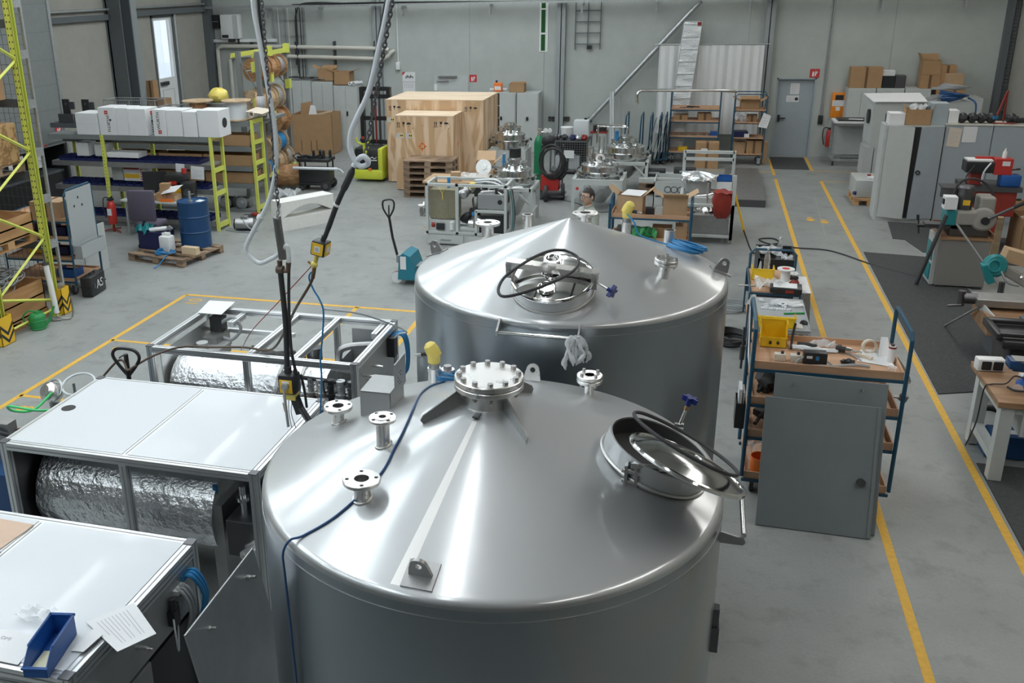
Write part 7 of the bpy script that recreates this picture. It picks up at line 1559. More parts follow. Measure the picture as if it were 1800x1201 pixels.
# teal band saw at the right edge
t = thing('band_saw','teal band saw with a slanted bow and pale carton on it at the right edge','saw',(0,0,0)); m = Matrix.Rotation(.52,3,'Y')
MB().obox((4.34,14.4,.70),(.70,.16,.14),m).build('saw_bow','saw grey',t,0,bevel=.02); MB().lathe([(0,0),(.15,0),(.16,.03),(.16,.09),(.13,.12),(0,.12)],(4.05,14.38,.83),(.25,-1,.25),24).build('wheel_cover','teal',t); MB().obox((3.98,14.3,.74),(.10,.16,.30),Matrix.Rotation(-.4,3,'Y')).build('teal_guard','teal',t,0,bevel=.02)
MB().torus(.08,.014,(4.04,14.24,.86),(.25,-1,.25),20,6).build('hand_wheel','teal',t); MB().cyl((4.2,14.35,.02),(4.2,14.35,.60),.04).box((4.0,14.1,0),(4.9,14.7,.03)).build('post','dark steel',t)
MB().tube([(4.12,14.2,.80),(4.2,14.15,.66),(4.35,14.15,.62)],.015,6,4).build('bow_handle','galvanised',t); MB().sphere((4.38,14.2,.72),.035).build('chrome_knob','polished steel',t)
MB().cyl((3.92,14.3,.88),(3.98,14.3,.86),.012).build('tension_screw','black plastic',t)
o = carton('carton','flat pale carton lying slanted on the teal band saw',(4.45,14.62,.80),(.50,.24,.18),.0,'light cardboard',False); o.rotation_euler=(0,.25,0)
t = thing('vice_table','oily machine vice table with hand crank at the right edge','vice table',(0,0,0)); MB().box((3.55,12.95,.66),(4.9,13.3,.76)).build('vice_rail','dull steel',t,0,bevel=.01); MB().box((3.62,12.6,.40),(4.9,13.4,.62)).build('oil_tray','bench wood',t,0); MB().poly([(3.60,13.1,.64),(3.78,12.55,.40),(3.78,12.55,.56),(3.60,13.1,.74)],.02).build('tray_side','cabinet grey',t,0)
MB().cyl((3.42,13.1,.72),(3.58,13.1,.72),.07).cyl((3.40,13.1,.62),(3.40,13.1,.82),.045).cyl((3.24,13.05,.62),(3.40,13.05,.64),.015).build('crank','dark steel',t); MB().box((3.8,12.7,0),(4.9,13.3,.40)).build('stand','dark grey paint',t,0)
tag(MB().cyl((3.49,14.0,.02),(3.60,12.98,.66),.016).build('steel_rod','galvanised'),'thin steel rod leaning from the mat against the vice table','rod')
t = thing('waste_bin','black wheeled bin with folded lid behind the workbench','bin',(3.70,11.25,0)); MB().box((-.32,-.35,.05),(.55,.35,.88),.03,taper=.86).build('bin_body','black plastic',t); MB().box((-.42,-.42,.86),(.6,.42,.96),.03).build('bin_rim','black plastic',t); MB().box((-.44,-.36,.98),(.1,-.28,1.03),.015).box((-.44,.1,.98),(.1,.2,1.03),.015).box((-.47,-.36,.94),(-.40,.2,1.02),.015).build('lid_handle','black plastic',t); MB().box((-.05,-.1,.96),(.6,.42,1.0),.012).build('bin_lid','dark grey paint',t)
MB().cyl((-.25,.3,.06),(-.25,.38,.06),.06).build('wheel','black rubber',t)
# workbench
t = thing('workbench','grey steel workbench with a thick wooden top cut by the right edge','workbench',(0,0,0)); MB().box((2.90,9.36,.80),(4.6,10.42,.86)).build('bench_top','bench wood',t,0,bevel=.004)
for y in (9.45,10.25):
    MB().box((2.94,y-.06,.012),(3.06,y+.06,.80)).build('leg','cabinet grey',t,0,bevel=.004); MB().box((4.4,y-.06,.012),(4.5,y+.06,.80)).build('leg','cabinet grey',t,0)
MB().box((2.95,9.5,.70),(3.03,10.2,.80)).box((2.95,9.5,.18),(3.05,10.2,.26)).box((3.0,9.42,.72),(4.5,9.48,.80)).build('leg_rail','cabinet grey',t,0); dw = MB().box((3.14,9.40,.50),(4.4,9.9,.79)).build('drawer_case','cabinet grey',t,0); MB().box((3.18,9.385,.53),(4.4,9.40,.75)).build('drawer_front','navy',dw,0)
t = thing('bench_vise','blue bench vise on the wooden workbench','vise',(3.30,9.85,.862)); MB().lathe([(0,0),(.13,0),(.13,.02),(.08,.05),(.07,.14),(.09,.16),(0,.16)]).build('vise_base','bin blue',t); MB().box((-.2,-.06,.15),(.16,.06,.24),.015).box((-.24,-.08,.18),(-.14,.08,.27),.01).build('vise_body','blue',t); MB().box((-.2,-.075,.25),(.0,.075,.275)).build('jaw','dull steel',t,0)
t = thing('outlet_box','white double socket box at the rear corner of the workbench','socket',(3.01,10.2,.862),.1); MB().box((-.13,-.06,0),(.13,.06,.13),.015).build('housing','white plastic',t)
for x in (-.05,.06): MB().box((x-.045,-.068,.02),(x+.045,-.06,.11),.01).build('socket_flap','black plastic',t)
t = thing('goggles','clear safety glasses on the workbench before the vise','glasses',(3.14,9.66,.862)); MB().tube([(-.09,.02,.03),(-.05,-.05,.03),(.05,-.05,.03),(.09,.02,.03)],.012,8,5).build('frame','black plastic',t); MB().sphere((-.02,-.03,.05),.05,(1,.5,.8)).build('lens','clear plastic',t)
tag(MB().tube([(3.22,9.86,.93),(3.14,9.84,.95),(3.05,9.75,.90),(2.93,9.78,.868),(2.885,9.8,.8),(2.90,9.9,.4),(2.90,10.1,.03)],.007,6,6).build('bench_cable','black rubber'),'thin black cable running over the workbench edge to the floor','cable')
tag(MB().box((3.25,9.98,.862),(3.6,10.08,.90)).build('socket_strip','cable white',smooth=False),'white and blue strip lying behind the bench vise','strip')
o = thing('blue_tool_box','blue steel tool box on the floor under the workbench','tool box',(3.25,10.05,.012)); MB().box((-.22,-.14,0),(.26,.14,.17)).prism([(-.22,.17),(.26,.17),(.20,.24),(-.16,.24)],.28,Matrix(((1,0,0),(0,0,-1),(0,1,0))),(0,.14,0)).build('box_body','blue',o,0); MB().box((-.05,-.06,.241),(.1,.04,.245)).build('white_label','paper',o,0)
o = thing('steel_ring','black ring part standing under the workbench','ring',(3.16,10.38,.02)); MB().torus(.15,.035,(0,0,.19),(.3,1,0),24,8).build('ring_body','black rubber',o)
# ---------------------------------------------------------------- row of trolleys beside the aisle
D = thing('shelf_trolley','nearest blue tube trolley with four wooden trays right of the tanks','trolley',(1.26,9.0,0))
shelf_trolley(D,1.30,.80,(.15,.60,.94,1.30),1.74,lipn=.075,tr=.019,wheel=.09)
MB().tube([(.65,-.30,1.26),(.70,-.28,1.24),(.74,-.05,1.20),(.74,.12,1.20),(.70,.30,1.24),(.65,.32,1.26)],.015,8,4).build('push_handle','polished steel',D)
MB().cyl((.66,.05,.95),(.76,.05,.95),.012).cyl((.74,.05,.92),(.76,.05,.98),.04).build('hanging_fitting','dull steel',D)
Dx, Dy = 1.26, 9.0
def stack_bin(name, label, p, s, rz, m_, group=None):
    t = thing(name,label,'storage bin',p,rz,group); x,y,z = s
    b = MB(); w = .004; b.box((-x/2,-y/2,0),(x/2,y/2,w)).box((-x/2,y/2-w,0),(x/2,y/2,z)).box((-x/2,-y/2,0),(x/2,-y/2+w,z*.45))
    for sx in (-1,1): b.prism([(-y/2,0),(y/2,0),(y/2,z),(-y/2+y*.25,z),(-y/2,z*.45)],w,Matrix(((0,0,1),(1,0,0),(0,1,0))),(sx*x/2-(w if sx>0 else 0),0,0))
    b.build('bin_body',m_,t,smooth=False); q = MB().box((-x/2-.006,y/2-.01,z-.012),(x/2+.006,y/2+.006,z)).box((-x/2-.006,-y/2-.006,z*.45-.012),(x/2+.006,-y/2+.01,z*.45))
    for sx in (-1,1): q.box((sx*x/2-.006,-y/4,z-.012),(sx*x/2+.006,y/2,z))
    q.build('bin_rim',m_,t,smooth=False); return t
stack_bin('storage_bin','yellow bin standing on end at the left of the nearest trolley top',(.82,9.24,1.321),(.24,.20,.23),0,'bin yellow')
for k in range(2):
    tag(MB().cyl((0,0,0),(.0,-.02,0),.014,n=12).build('black_screw','black plastic'),'black screw head on the front of the upright yellow bin, %s'%('left','right')[k],'screw').location=(.79+.07*k,9.137,1.375)
t = thing('black_module','black box with a grey cable loop at the front of the nearest trolley top','module',(1.16,8.78,1.319),.06); MB().box((-.10,-.05,0),(.10,.05,.13),.006).build('housing','black plastic',t); MB().box((-.08,-.052,.075),(-.03,-.05,.10)).build('white_label','paper',t,0); MB().box((0.0,-.052,.06),(.03,-.05,.10)).build('blue_label','hose blue',t,0)
tag(MB().tube([(1.06,8.74,1.40),(1.0,8.72,1.36),(1.02,8.70,1.33),(1.2,8.70,1.345),(1.3,8.72,1.345),(1.26,8.76,1.37),(1.12,8.9,1.40),(1.10,9.1,1.33),(1.3,9.15,1.33),(1.5,9.1,1.33),(1.58,8.95,1.33)],.008,6,6).build('grey_cable','cable grey'),'grey cable looping round the black module on the nearest trolley','cable')
for k,(x,lb) in enumerate(((.86,'left'),(1.0,'right'))): t = thing('connector_box','beige connector box with black knob on the nearest trolley, '+lb,'connector',(x,8.82,1.319)); MB().box((-.05,-.035,0),(.05,.035,.07),.006).build('housing','beige',t); MB().cyl((.02,0,.07),(.02,0,.095),.014).build('knob','black plastic',t)
tag(MB().tube([(1.28,8.72,1.33),(1.4,8.74,1.345),(1.55,8.80,1.34),(1.64,8.80,1.335)],.014,6,4).build('hose_piece','cable grey'),'short grey hose lying at the front edge of the nearest trolley top','hose')
t = thing('hand_tool','pistol-shaped black hand tool with silver nose on the nearest trolley','tool',(1.50,9.12,1.335),-.3); MB().cyl((-.12,0,.02),(-.03,0,.02),.03).box((-.12,-.02,-.0),(-.08,.08,.04),.01).build('grip','black plastic',t); MB().lathe([(0,0),(.03,0),(.025,.05),(.012,.06),(.01,.14),(0,.14)],(-.03,0,.02),(1,0,0),16).build('nose','polished steel',t)
tag(MB().tube([(1.55,9.05,1.34),(1.62,9.03,1.345),(1.68,8.98,1.34)],.022,8,4).jitter(.004,2).build('glove','cream paper roll'),'cream glove fingers beside the hand tool on the nearest trolley','glove')
tag(MB().ring(.068,.052,-.025,.025,(1.68,9.18,1.39),(.15,-1,.15),32).build('tape_roll','cream paper roll'),'roll of cream masking tape standing on the nearest trolley','tape roll')
tag(MB().tube([(.98,9.15,1.335),(1.1,9.12,1.345),(1.25,9.10,1.34),(1.40,9.14,1.335)],.028,6,4).jitter(.006,4).build('white_wrap','cable white',smooth=False),'long twisted white wrap across the nearest trolley top','wrap')
tag(scraps('film_piece','small crumple of clear film at the back of the nearest trolley',(1.28,9.25,1.325),.12,.07,1,'clear film','plastic film',seed=31,z=.08),'small crumple of clear film at the back of the nearest trolley','plastic film')
tag(MB().tube([(.98,9.1,1.34),(1.0,9.28,1.40),(1.02,9.33,1.52)],.012,6,4).build('black_tool','black plastic'),'black pointed tool leaning beside the upright yellow bin','tool')
tag(MB().tube([(1.05,9.25,1.34),(1.14,9.22,1.35),(1.22,9.2,1.34)],.02,6,4).build('black_cutter','black plastic'),'black cutter lying right of the upright yellow bin','tool')
tag(MB().sphere((1.46,8.86,1.34),.04,(1.6,.8,.6)).jitter(.012,7).build('black_fitting','black plastic',smooth=False),'small black fitting in the middle of the nearest trolley top','fitting')
sheet('paper_sheet','white sheet curled up at the right of the nearest trolley top',[(1.55,8.95,1.322),(1.86,8.85,1.322),(1.84,9.22,1.35),(1.62,9.25,1.33)],lines=3)
sheet('paper_sheet','folded corner of white paper rising behind the spray can',[(1.74,9.06,1.33),(1.86,9.08,1.33),(1.84,9.25,1.47),(1.78,9.25,1.47)])
t = thing('spray_can','white spray can with dark red collar on the nearest trolley','spray can',(1.84,8.98,1.32)); MB().lathe([(0,0),(.033,0),(.033,.15),(.028,.165),(0,.165)]).build('can_body','white plastic',t); MB().ring(.034,.03,.145,.16).build('collar','dark red',t); MB().cyl((0,0,.165),(0,0,.185),.016).build('nozzle','dark steel',t)
tag(MB().ring(.04,.02,0,.04,(1.82,8.76,1.322)).build('tape_roll','clear plastic'),'roll of clear tape in front of the spray can','tape roll')
for z in (.62,.96):
  for k in range(4):
    rr = random.Random(int(z*100)+k); x = .8+.27*k
    tag(MB().obox((x,8.85+.2*rr.random(),z+.04),(.20,.10,.06),Matrix.Rotation(rr.uniform(-1,1),3,'Z')).tube([(x-.1,8.8,z+.03),(x,9.0,z+.08),(x+.12,9.1,z+.03)],.02,6,4).build('tool_part',('black plastic','dull steel','clear plastic','dark steel')[k],smooth=False),'assorted part on the %s tray of the nearest trolley, %s'%('second' if z>.9 else 'third',('leftmost','left of centre','right of centre','rightmost')[k]),'part')
tag(MB().sphere((.84,9.0,1.06),.13,(1.2,1.2,.8)).jitter(.02,3).build('black_bag','black rubber'),'black bag at the left of the second tray of the nearest trolley','bag')
tag(MB().torus(.12,.03,(.80,8.9,.30),(.2,-1,.5),28,8).torus(.10,.025,(.84,8.95,.26),(.3,-1,.4),28,8).build('hose_ring','clear plastic'),'clear hose rings on the lowest tray of the nearest trolley','hose')
tag(MB().lathe([(0,0),(.09,0),(.10,.18),(.09,.18),(.085,.02),(0,.02)],(.78,8.72,.17),(0,0,1),24).build('red_bucket','orange can'),'orange-red bucket on the lowest tray of the nearest trolley','bucket')
# document pouch on the left end hoop
sheet('paper_bundle','long white papers tucked along the left hoop of the nearest trolley',[(.588,8.75,1.25),(.588,9.05,1.25),(.575,9.22,1.72),(.575,9.08,1.73)])
t = thing('document_box','black document holder with papers hanging on the left hoop of the nearest trolley','holder',(.566,8.85,.62)); open_bin(MB(),(-.06,-.13,0),(.03,.13,.26),.005).build('holder_body','black plastic',t,0); MB().box((-.04,-.12,.05),(-.01,.10,.40)).box((-.0,-.1,.05),(.015,.11,.36)).build('papers','paper',t,0)
t = thing('air_gun','thin brown and black rod hanging left of the nearest trolley hoop','rod',(.56,9.45,.95)); MB().cyl((0,0,0),(0,0,.45),.012).cyl((0,0,.1),(0,0,.25),.025).build('rod_body','dark steel',t); MB().tube([(0,0,.3),(-.12,-.02,.28),(-.2,0,.3)],.004,5,3).build('wire','dark steel',t)
# grey door panels leaning on it
PN = thing('metal_board','front grey sheet-metal door panel with round hole leaning on the nearest trolley','panel')
def quad(a,b_,c,d,t_=.02): return MB().poly([a,b_,c,d],t_)
quad((.73,8.03,.002),(1.69,8.02,.002),(1.69,8.33,1.14),(.73,8.34,1.15),.02).build('door_sheet','panel grey',PN,0,bevel=.003)
MB().poly([(.75,8.04,.03),(.77,8.04,.03),(.77,8.325,1.12),(.75,8.325,1.12)],-.004)
MB().cyl((1.575,8.10,.50),(1.575,8.175,.48),.036).build('round_hole','dark steel',PN); MB().poly([(1.66,8.005,.02),(1.69,8.005,.02),(1.69,8.315,1.14),(1.66,8.315,1.14)],.012).build('folded_edge','panel grey',PN,0)
PB = thing('metal_board','rear grey door panel with two studs leaning behind the front one','panel')
quad((.80,8.10,.002),(1.74,8.09,.002),(1.74,8.44,1.32),(.80,8.45,1.34),.02).build('door_sheet','panel grey',PB,0,bevel=.003)
for x in (.97,1.53): MB().cyl((x,8.40,1.265),(x,8.36,1.275),.012).lathe([(0,0),(.022,0),(.022,.006),(0,.006)],(x,8.42,1.262),(0,-1,.25),14).build('stud','dull steel',PB)
# second trolley (grey tray), third with blue hoop, black box beyond
Cc = thing('shelf_trolley','grey-topped trolley with yellow bins behind the nearest one','trolley',(1.07,11.6,0)); shelf_trolley(Cc,.60,1.16,(.30,.83),.86,lipn=.02,paint='cable grey',wheel=.07,tr=.012); MB().box((-.31,-.59,.835),(.31,.59,.852)).build('grey_top','cable grey',Cc,0,bevel=.002)
MB().tube([(-.22,-.60,.74),(-.22,-.66,.72),(.24,-.66,.72),(.26,-.60,.74)],.012,8,4).build('front_rail','white plastic',Cc)
stack_bin('storage_bin','long yellow bin along the front of the grey-topped trolley',(1.0,11.16,.853),(.42,.24,.13),PI,'bin yellow')
stack_bin('storage_bin','yellow bin with black fittings standing before the grey-topped trolley',(.93,10.68,.60),(.30,.24,.24),PI,'bin yellow')
t = thing('bin_stand','grey stand under the yellow bin before the grey-topped trolley','stand',(.93,10.68,0)); MB().box((-.14,-.12,.5),(.16,.12,.598)).box((-.1,-.1,0),(.1,.1,.5)).build('stand_body','dark grey paint',t,0)
rr = random.Random(77)
for k in range(12): tag(MB().obox((.86+.35*rr.random(),11.75+.3*rr.random(),.866),(.06,.03,.02),Matrix.Rotation(rr.uniform(0,3),3,'Z')).cyl((.86+.03*k,11.7,.858),(.88+.03*k,11.74,.862),.012,n=8).build('screw_bag','cable white',smooth=False),'small pale packet of screws on the grey-topped trolley','packet','screw packets on the grey-topped trolley')
tag(scraps('film_sheet','flat clear film sheet on the grey-topped trolley',(1.18,11.95,.855),.20,.12,1,'clear film','plastic film',seed=41,z=.04),'flat clear film sheet on the grey-topped trolley','plastic film')
tag(MB().cyl((1.12,11.55,.865),(1.36,11.62,.865),.012).build('green_pencil','green'),'dark green marker on the grey-topped trolley','marker')
tag(MB().sphere((1.32,11.25,.87),.035,(1.3,1,.6)).jitter(.01,1).build('black_clip','black plastic'),'black clip at the right edge of the grey-topped trolley','clip')
sheet('paper_sheet','white slip right of the long yellow bin',[(1.22,11.08,.855),(1.30,11.08,.855),(1.30,11.26,.855),(1.22,11.26,.855)])
Bc = thing('shelf_trolley','blue trolley with solder spool and yellow bin, third in the row','trolley',(1.07,13.0,0)); shelf_trolley(Bc,.62,1.06,(.30,.82),.86,lipn=.02,wheel=.07,tr=.012)
MB().tube([(-.28,.54,.5),(-.28,.54,1.06),(-.22,.54,1.12),(.26,.54,1.12),(.32,.54,1.06),(.32,.54,.5)],.018,8).build('rear_hoop','cart blue',Bc)
stack_bin('storage_bin','yellow bin holding slips on the third trolley',(.94,13.12,.84),(.28,.30,.16),PI,'bin yellow')
t = thing('wire_spool','white wire spool with a red centre on the third trolley','spool',(1.22,12.95,.84)); MB().lathe([(0,0),(.11,0),(.11,.015),(.06,.02),(.06,.17),(.11,.175),(.11,.19),(0,.19)]).build('spool_body','white plastic',t); MB().cyl((0,0,.19),(0,0,.193),.05).build('red_centre','red label',t)
t = thing('tablet_case','black clipboard case with papers at the front of the third trolley','case',(1.20,12.55,.842),-.06); MB().box((-.19,-.13,0),(.20,.13,.07),.008).build('case_body','black plastic',t); MB().box((-.15,-.10,.07),(.14,.11,.075)).build('papers','paper',t,0); MB().box((-.0,-.133,.01),(.1,-.13,.05)).build('red_label','dark red',t,0)
for k,(x,y,m_,lb) in enumerate(((1.33,13.05,'black plastic','black and yellow tape measure'),(1.33,12.85,'dark red','dark red pliers'),(1.36,13.25,'white plastic','small white tube'),(1.12,12.75,'dull steel','steel tools'))): tag(MB().sphere((x,y,.87),.05,(1.3,.9,.6)).jitter(.012,k).build('small_tool',m_,smooth=False),lb+' on the third trolley','tool')
tag(scraps('film_sheet','crumpled clear film on the left of the third trolley',(.98,12.72,.85),.17,.22,1,'clear film','plastic film',seed=44,z=.12),'crumpled clear film on the left of the third trolley','plastic film')
tag(MB().tube([(.62,12.65,.85),(.95,12.70,.85)],.012,6).build('steel_bars','galvanised'),'thin steel bar sticking out left of the third trolley','bars')
sheet('paper_sheet','white paper hanging under the left front of the third trolley',[(.72,12.44,.66),(.86,12.44,.66),(.84,12.45,.80),(.80,12.45,.80)])
o = thing('metal_board','grey panel with a white top edge leaning at the right of the third trolley','panel'); MB().poly([(1.50,12.55,.02),(1.50,13.35,.02),(1.44,13.35,.82),(1.44,12.55,.82)],.07).build('panel_sheet','dull steel',o,0)
MB().box((1.37,12.55,.82),(1.52,13.3,.83)).build('white_edge','paper',o,0)
t = thing('equipment_case','large black open transport case beyond the third trolley','case',(1.22,14.75,0)); open_bin(MB(),(-.27,-.42,.02),(.27,.42,.76),.03).build('case_body','black plastic',t,0); MB().box((-.24,-.38,.60),(.24,.38,.62)).build('inner_tray','black paint',t,0)
for sx in (-1,1):
    for sy in (-1,1): MB().box((sx*.27-.03,sy*.42-.03,0),(sx*.27+.03,sy*.42+.03,.06)).build('case_foot','dark steel',t,0)
def bottle(label, p, h=.30):
    t = thing('water_bottle',label,'bottle',p); r=.042; MB().lathe([(0,0),(r*.9,0),(r,.01),(r,h*.25),(r*.86,h*.30),(r,h*.36),(r,h*.55),(r*.8,h*.68),(r*.35,h*.86),(.013,h*.88),(.013,h*.92)],n=24).build('bottle_body','clear plastic',t); MB().cyl((0,0,h*.92),(0,0,h),.016,n=14).build('cap','white plastic',t); return t
bottle('clear water bottle standing in the yellow bin of the third trolley',(1.0,13.3,.86),.36); bottle('clear water bottle standing in the black transport case',(1.28,14.9,.622),.34)
MB()
tag(scraps('film_sheet','clear film lying over the black transport case',(1.12,14.95,.70),.18,.2,1,'clear film','plastic film',seed=48,z=.1),'clear film lying over the black transport case','plastic film')
tag(scraps('film_sheet','smaller clear film at the right in the black transport case',(1.38,14.6,.66),.08,.12,1,'clear film','plastic film',seed=50,z=.12),'smaller clear film at the right in the black transport case','plastic film')
sheet('paper_sheet','white bag hanging at the left of the black transport case',[(.94,14.32,.36),(1.02,14.30,.30),(1.0,14.32,.72),(.96,14.34,.74)],m='clear film')
b = MB(); rr = random.Random(8)
for i in range(6): b.torus(.22+.03*(i%3),.010,(.55+.03*i,14.1+.04*i,.02+.006*i),(0,.02*i,1),36,5,.8)
tag(b.build('cable_loops','cable grey'),'loose grey cable loops on the floor right of the rear tank','cable')
b = MB()
for i in range(6): b.torus(.20+.02*(i%3),.020,(.62,12.7,.03+.02*i),(.05*i-.1,.0,1),32,6,.9)
tag(b.build('hose_coil','black rubber'),'coil of black hose on the floor left of the third trolley','hose')

# ---------------------------------------------------------------- the three white-topped machine frames on the left
def profile(b, p0, p1, w=.06):
    p0, p1 = Vector(p0), Vector(p1); lo = Vector([min(p0[i],p1[i])-(w/2 if abs(p0[i]-p1[i])<1e-6 else 0) for i in range(3)]); hi = Vector([max(p0[i],p1[i])+(w/2 if abs(p0[i]-p1[i])<1e-6 else 0) for i in range(3)]); return b.box(lo,hi)
def grooves(b, p0, p1, w=.06):
    """dark slots along an aluminium profile on its top and sides"""
    p0, p1 = Vector(p0), Vector(p1); d = p1-p0; ax = max(range(3), key=lambda i: abs(d[i])); oth = [i for i in range(3) if i != ax]
    for o in oth:
        for s in (-1,1):
            c = (p0+p1)/2; c = c.copy(); c[o] += s*(w/2); sz = Vector((0,0,0)); sz[ax] = abs(d[ax])-w*.2; sz[o] = .002; sz[[q for q in oth if q != o][0]] = .010
            b.obox(c, sz)
    return b
def machine_frame(root, x0, x1, y0, y1, h, posts=(), beams=(), w=.06):
    e = w/2; X0,X1,Y0,Y1,Z1,Z0 = x0+e,x1-e,y0+e,y1-e,h-e,.12
    segs = [((X0,Y0,0),(X0,Y0,h)),((X1,Y0,0),(X1,Y0,h)),((X0,Y1,0),(X0,Y1,h)),((X1,Y1,0),(X1,Y1,h))]
    for z in (Z1,Z0): segs += [((x0+w,Y0,z),(x1-w,Y0,z)),((x0+w,Y1,z),(x1-w,Y1,z)),((X0,y0+w,z),(X0,y1-w,z)),((X1,y0+w,z),(X1,y1-w,z))]
    for a in segs:
        f = profile(MB(),*a,w).build('profile','aluminium',root,0,bevel=.003); grooves(MB(),*a,w).build('groove','aluminium groove',f,0)
    for a in list(posts)+list(beams):
        f = profile(MB(),*a,w).build('profile','aluminium',root,0,bevel=.003); grooves(MB(),*a,w).build('groove','aluminium groove',f,0)
    for x in (X0,X1):
        for y in (Y0,Y1): MB().box((x-e-.002,y-e-.002,h-.001),(x+e+.002,y+e+.002,h+.006)).build('corner_cap','dark steel',root,0)
def foil_cyl(root, p0, p1, r, name='foil_insulation', seed=1):
    p0, p1 = Vector(p0), Vector(p1); ax = (p1-p0); L = ax.length; q = ax.normalized().to_track_quat('Z','Y').to_matrix(); b = MB(); rows = []; rr = random.Random(seed)
    for i in range(29):
        rows.append([b.bm.verts.new(p0+q @ Vector(((r+rr.uniform(-.004,.004))*math.cos(2*PI*j/36),(r+rr.uniform(-.004,.004))*math.sin(2*PI*j/36),L*i/28))) for j in range(36)])
    for A,B in zip(rows,rows[1:]):
        for j in range(36): b.bm.faces.new((A[j],A[(j+1)%36],B[(j+1)%36],B[j]))
    b.bm.faces.new(rows[0][::-1]); b.bm.faces.new(rows[-1]); o = b.build(name,'foil',root,smooth=False)
    return o
MX0, MX1, MH = -5.0, -2.84, 1.5
# far open frame
mc = thing('process_machine','open aluminium machine frame with foil-wrapped boiler, farthest of the three','machine')
y0, y1 = 7.38, 8.62
machine_frame(mc,MX0,MX1,y0,y1,MH,posts=[((-3.95,y0+.03,.15),(-3.95,y0+.03,MH-.06)),((-3.5,y1-.03,.15),(-3.5,y1-.03,MH-.06))],beams=[((-3.93,y0+.06,MH-.03),(-3.93,y1-.06,MH-.03)),((-3.47,y0+.06,MH-.03),(-3.47,y1-.06,MH-.03)),((-4.55,y1-.35,MH-.06),(-4.55,y1-.06,MH-.06)),((-2.98,y1-.35,MH-.06),(-2.98,y1-.06,MH-.06))])
profile(MB(),(-4.94,y1-.10,1.28),(-3.95,y1-.10,1.28),.04).build('cross_rail','aluminium',mc,0)
foil_cyl(mc,(-4.88,7.82,.98),(-3.25,7.82,.98),.30,seed=3)
bw = MB(); 
for x in (-3.75,-3.52): bw.ring(.314,.30,0,.03,(x,7.82,.98),(1,0,0),36)
bw.build('foil_band','dull steel',mc)
MB().poly([(-4.93,7.5,.3),(-4.93,8.5,.3),(-4.93,8.5,1.40),(-4.93,7.5,1.40)],.01).build('inner_panel','aluminium',mc,0)
MB().box((-4.90,7.75,1.20),(-4.60,8.35,1.23)).cyl((-4.75,8.0,1.23),(-4.75,8.0,1.33),.06).build('valve_plate','sheet steel',mc,0)
MB().box((-4.86,8.2,1.05),(-4.70,8.5,1.30)).build('switch_enclosure','dull steel',mc,0)
MB().box((-4.86,8.38,1.26),(-4.72,8.5,1.46)).build('black_connector','black plastic',mc,0); MB().tube([(-4.74,8.4,1.40),(-4.58,8.38,1.48),(-4.50,8.38,1.36),(-4.6,8.36,1.24),(-4.72,8.36,1.26)],.018,8,6).build('connector_hose','cable grey',mc)
for k,(p0,p1,r_,m_) in enumerate((((-4.25,8.1,1.24),(-3.3,8.05,1.10),.06,'black rubber'),((-4.1,7.95,1.22),(-3.85,8.25,1.15),.07,'black rubber'),((-3.6,7.5,1.28),(-3.0,7.5,1.26),.02,'black rubber'),((-3.6,8.2,.9),(-3.6,8.2,1.3),.08,'dark steel'))): MB().cyl(p0,p1,r_).build('insulated_pipe',m_,mc)
for k in range(5):
    x = -3.35+.10*k; MB().cyl((x,7.5,1.0),(x,7.5,1.28),.03+.012*(k%2)).lathe([(0,0),(.06,0),(.06,.03),(0,.03)],(x,7.5,1.12),(0,0,1),16).cyl((x,7.44,1.22),(x,7.60,1.22),.018).build('valve',('dull steel','machined steel','black plastic','galvanised','dark steel')[k],mc)
MB().box((-3.45,7.42,.88),(-2.92,7.95,1.0)).build('valve_box','sheet steel',mc,0,bevel=.004); MB().cyl((-3.42,7.43,1.0),(-3.40,7.42,1.08),.02).build('orange_tip','orange can',mc)
for s_ in ((-3.30,8.2,-2.92,8.58,1.30),): MB().box((s_[0],8.50,.6),(s_[2],8.52,1.42)).box((-3.32,8.0,.6),(-3.30,8.52,1.2)).build('side_sheet','sheet steel',mc,0)
MB().tube([(-3.25,8.05,.9),(-3.28,8.05,1.28),(-3.20,8.08,1.38),(-2.95,8.15,1.40)],.035,10,5).build('bent_pipe','dull steel',mc); MB().tube([(-3.4,7.8,1.1),(-3.35,7.9,1.2),(-3.0,7.85,1.2),(-2.95,7.8,1.1)],.016,8,4).build('thin_pipe','polished steel',mc)
MB().torus(.05,.006,(-3.05,8.35,1.25),(0,1,.2),20,5).tube([(-3.25,8.4,1.28),(-3.05,8.38,1.25),(-2.95,8.4,1.3)],.006,6,4).build('blue_tube','hose blue',mc)
sp = MB().box((-2.872,7.50,.3),(-2.860,8.5,1.42)).build('side_panel','sheet steel',mc,0)
for y,z in ((7.62,1.30),(7.72,1.22),(7.82,1.32)): MB().cyl((-2.86,y,z),(-2.74,y,z),.012).ring(.016,.01,.03,.09,(-2.86,y,z),(1,0,0),12).build('panel_stud','machined steel',sp)
MB().box((-2.86,8.30,1.22),(-2.78,8.40,1.42)).build('black_valve','black plastic',sp,0)
for k in range(4): MB().tube([(-2.86,8.40+.03*k,1.40),(-2.74,8.42+.03*k,1.42),(-2.70,8.44+.03*k,1.25),(-2.72,8.44+.03*k,1.0),(-2.84,8.42+.03*k,.9)],.011,6,5).build('air_line','hose blue',sp)
MB().cyl((-2.86,8.2,.9),(-2.83,8.2,.9),.03).build('grommet','black plastic',sp)
sheet('paper_sheet','white paper laid over the far left corner of the open machine frame',[(-4.98,8.36,MH+.008),(-4.70,8.36,MH+.008),(-4.72,8.72,MH+.03),(-5.02,8.70,MH+.03)])
profile(MB(),(-4.6,y0-.06,1.08),(-2.95,y0-.06,1.08),.09).build('front_channel','sheet steel',mc,0)
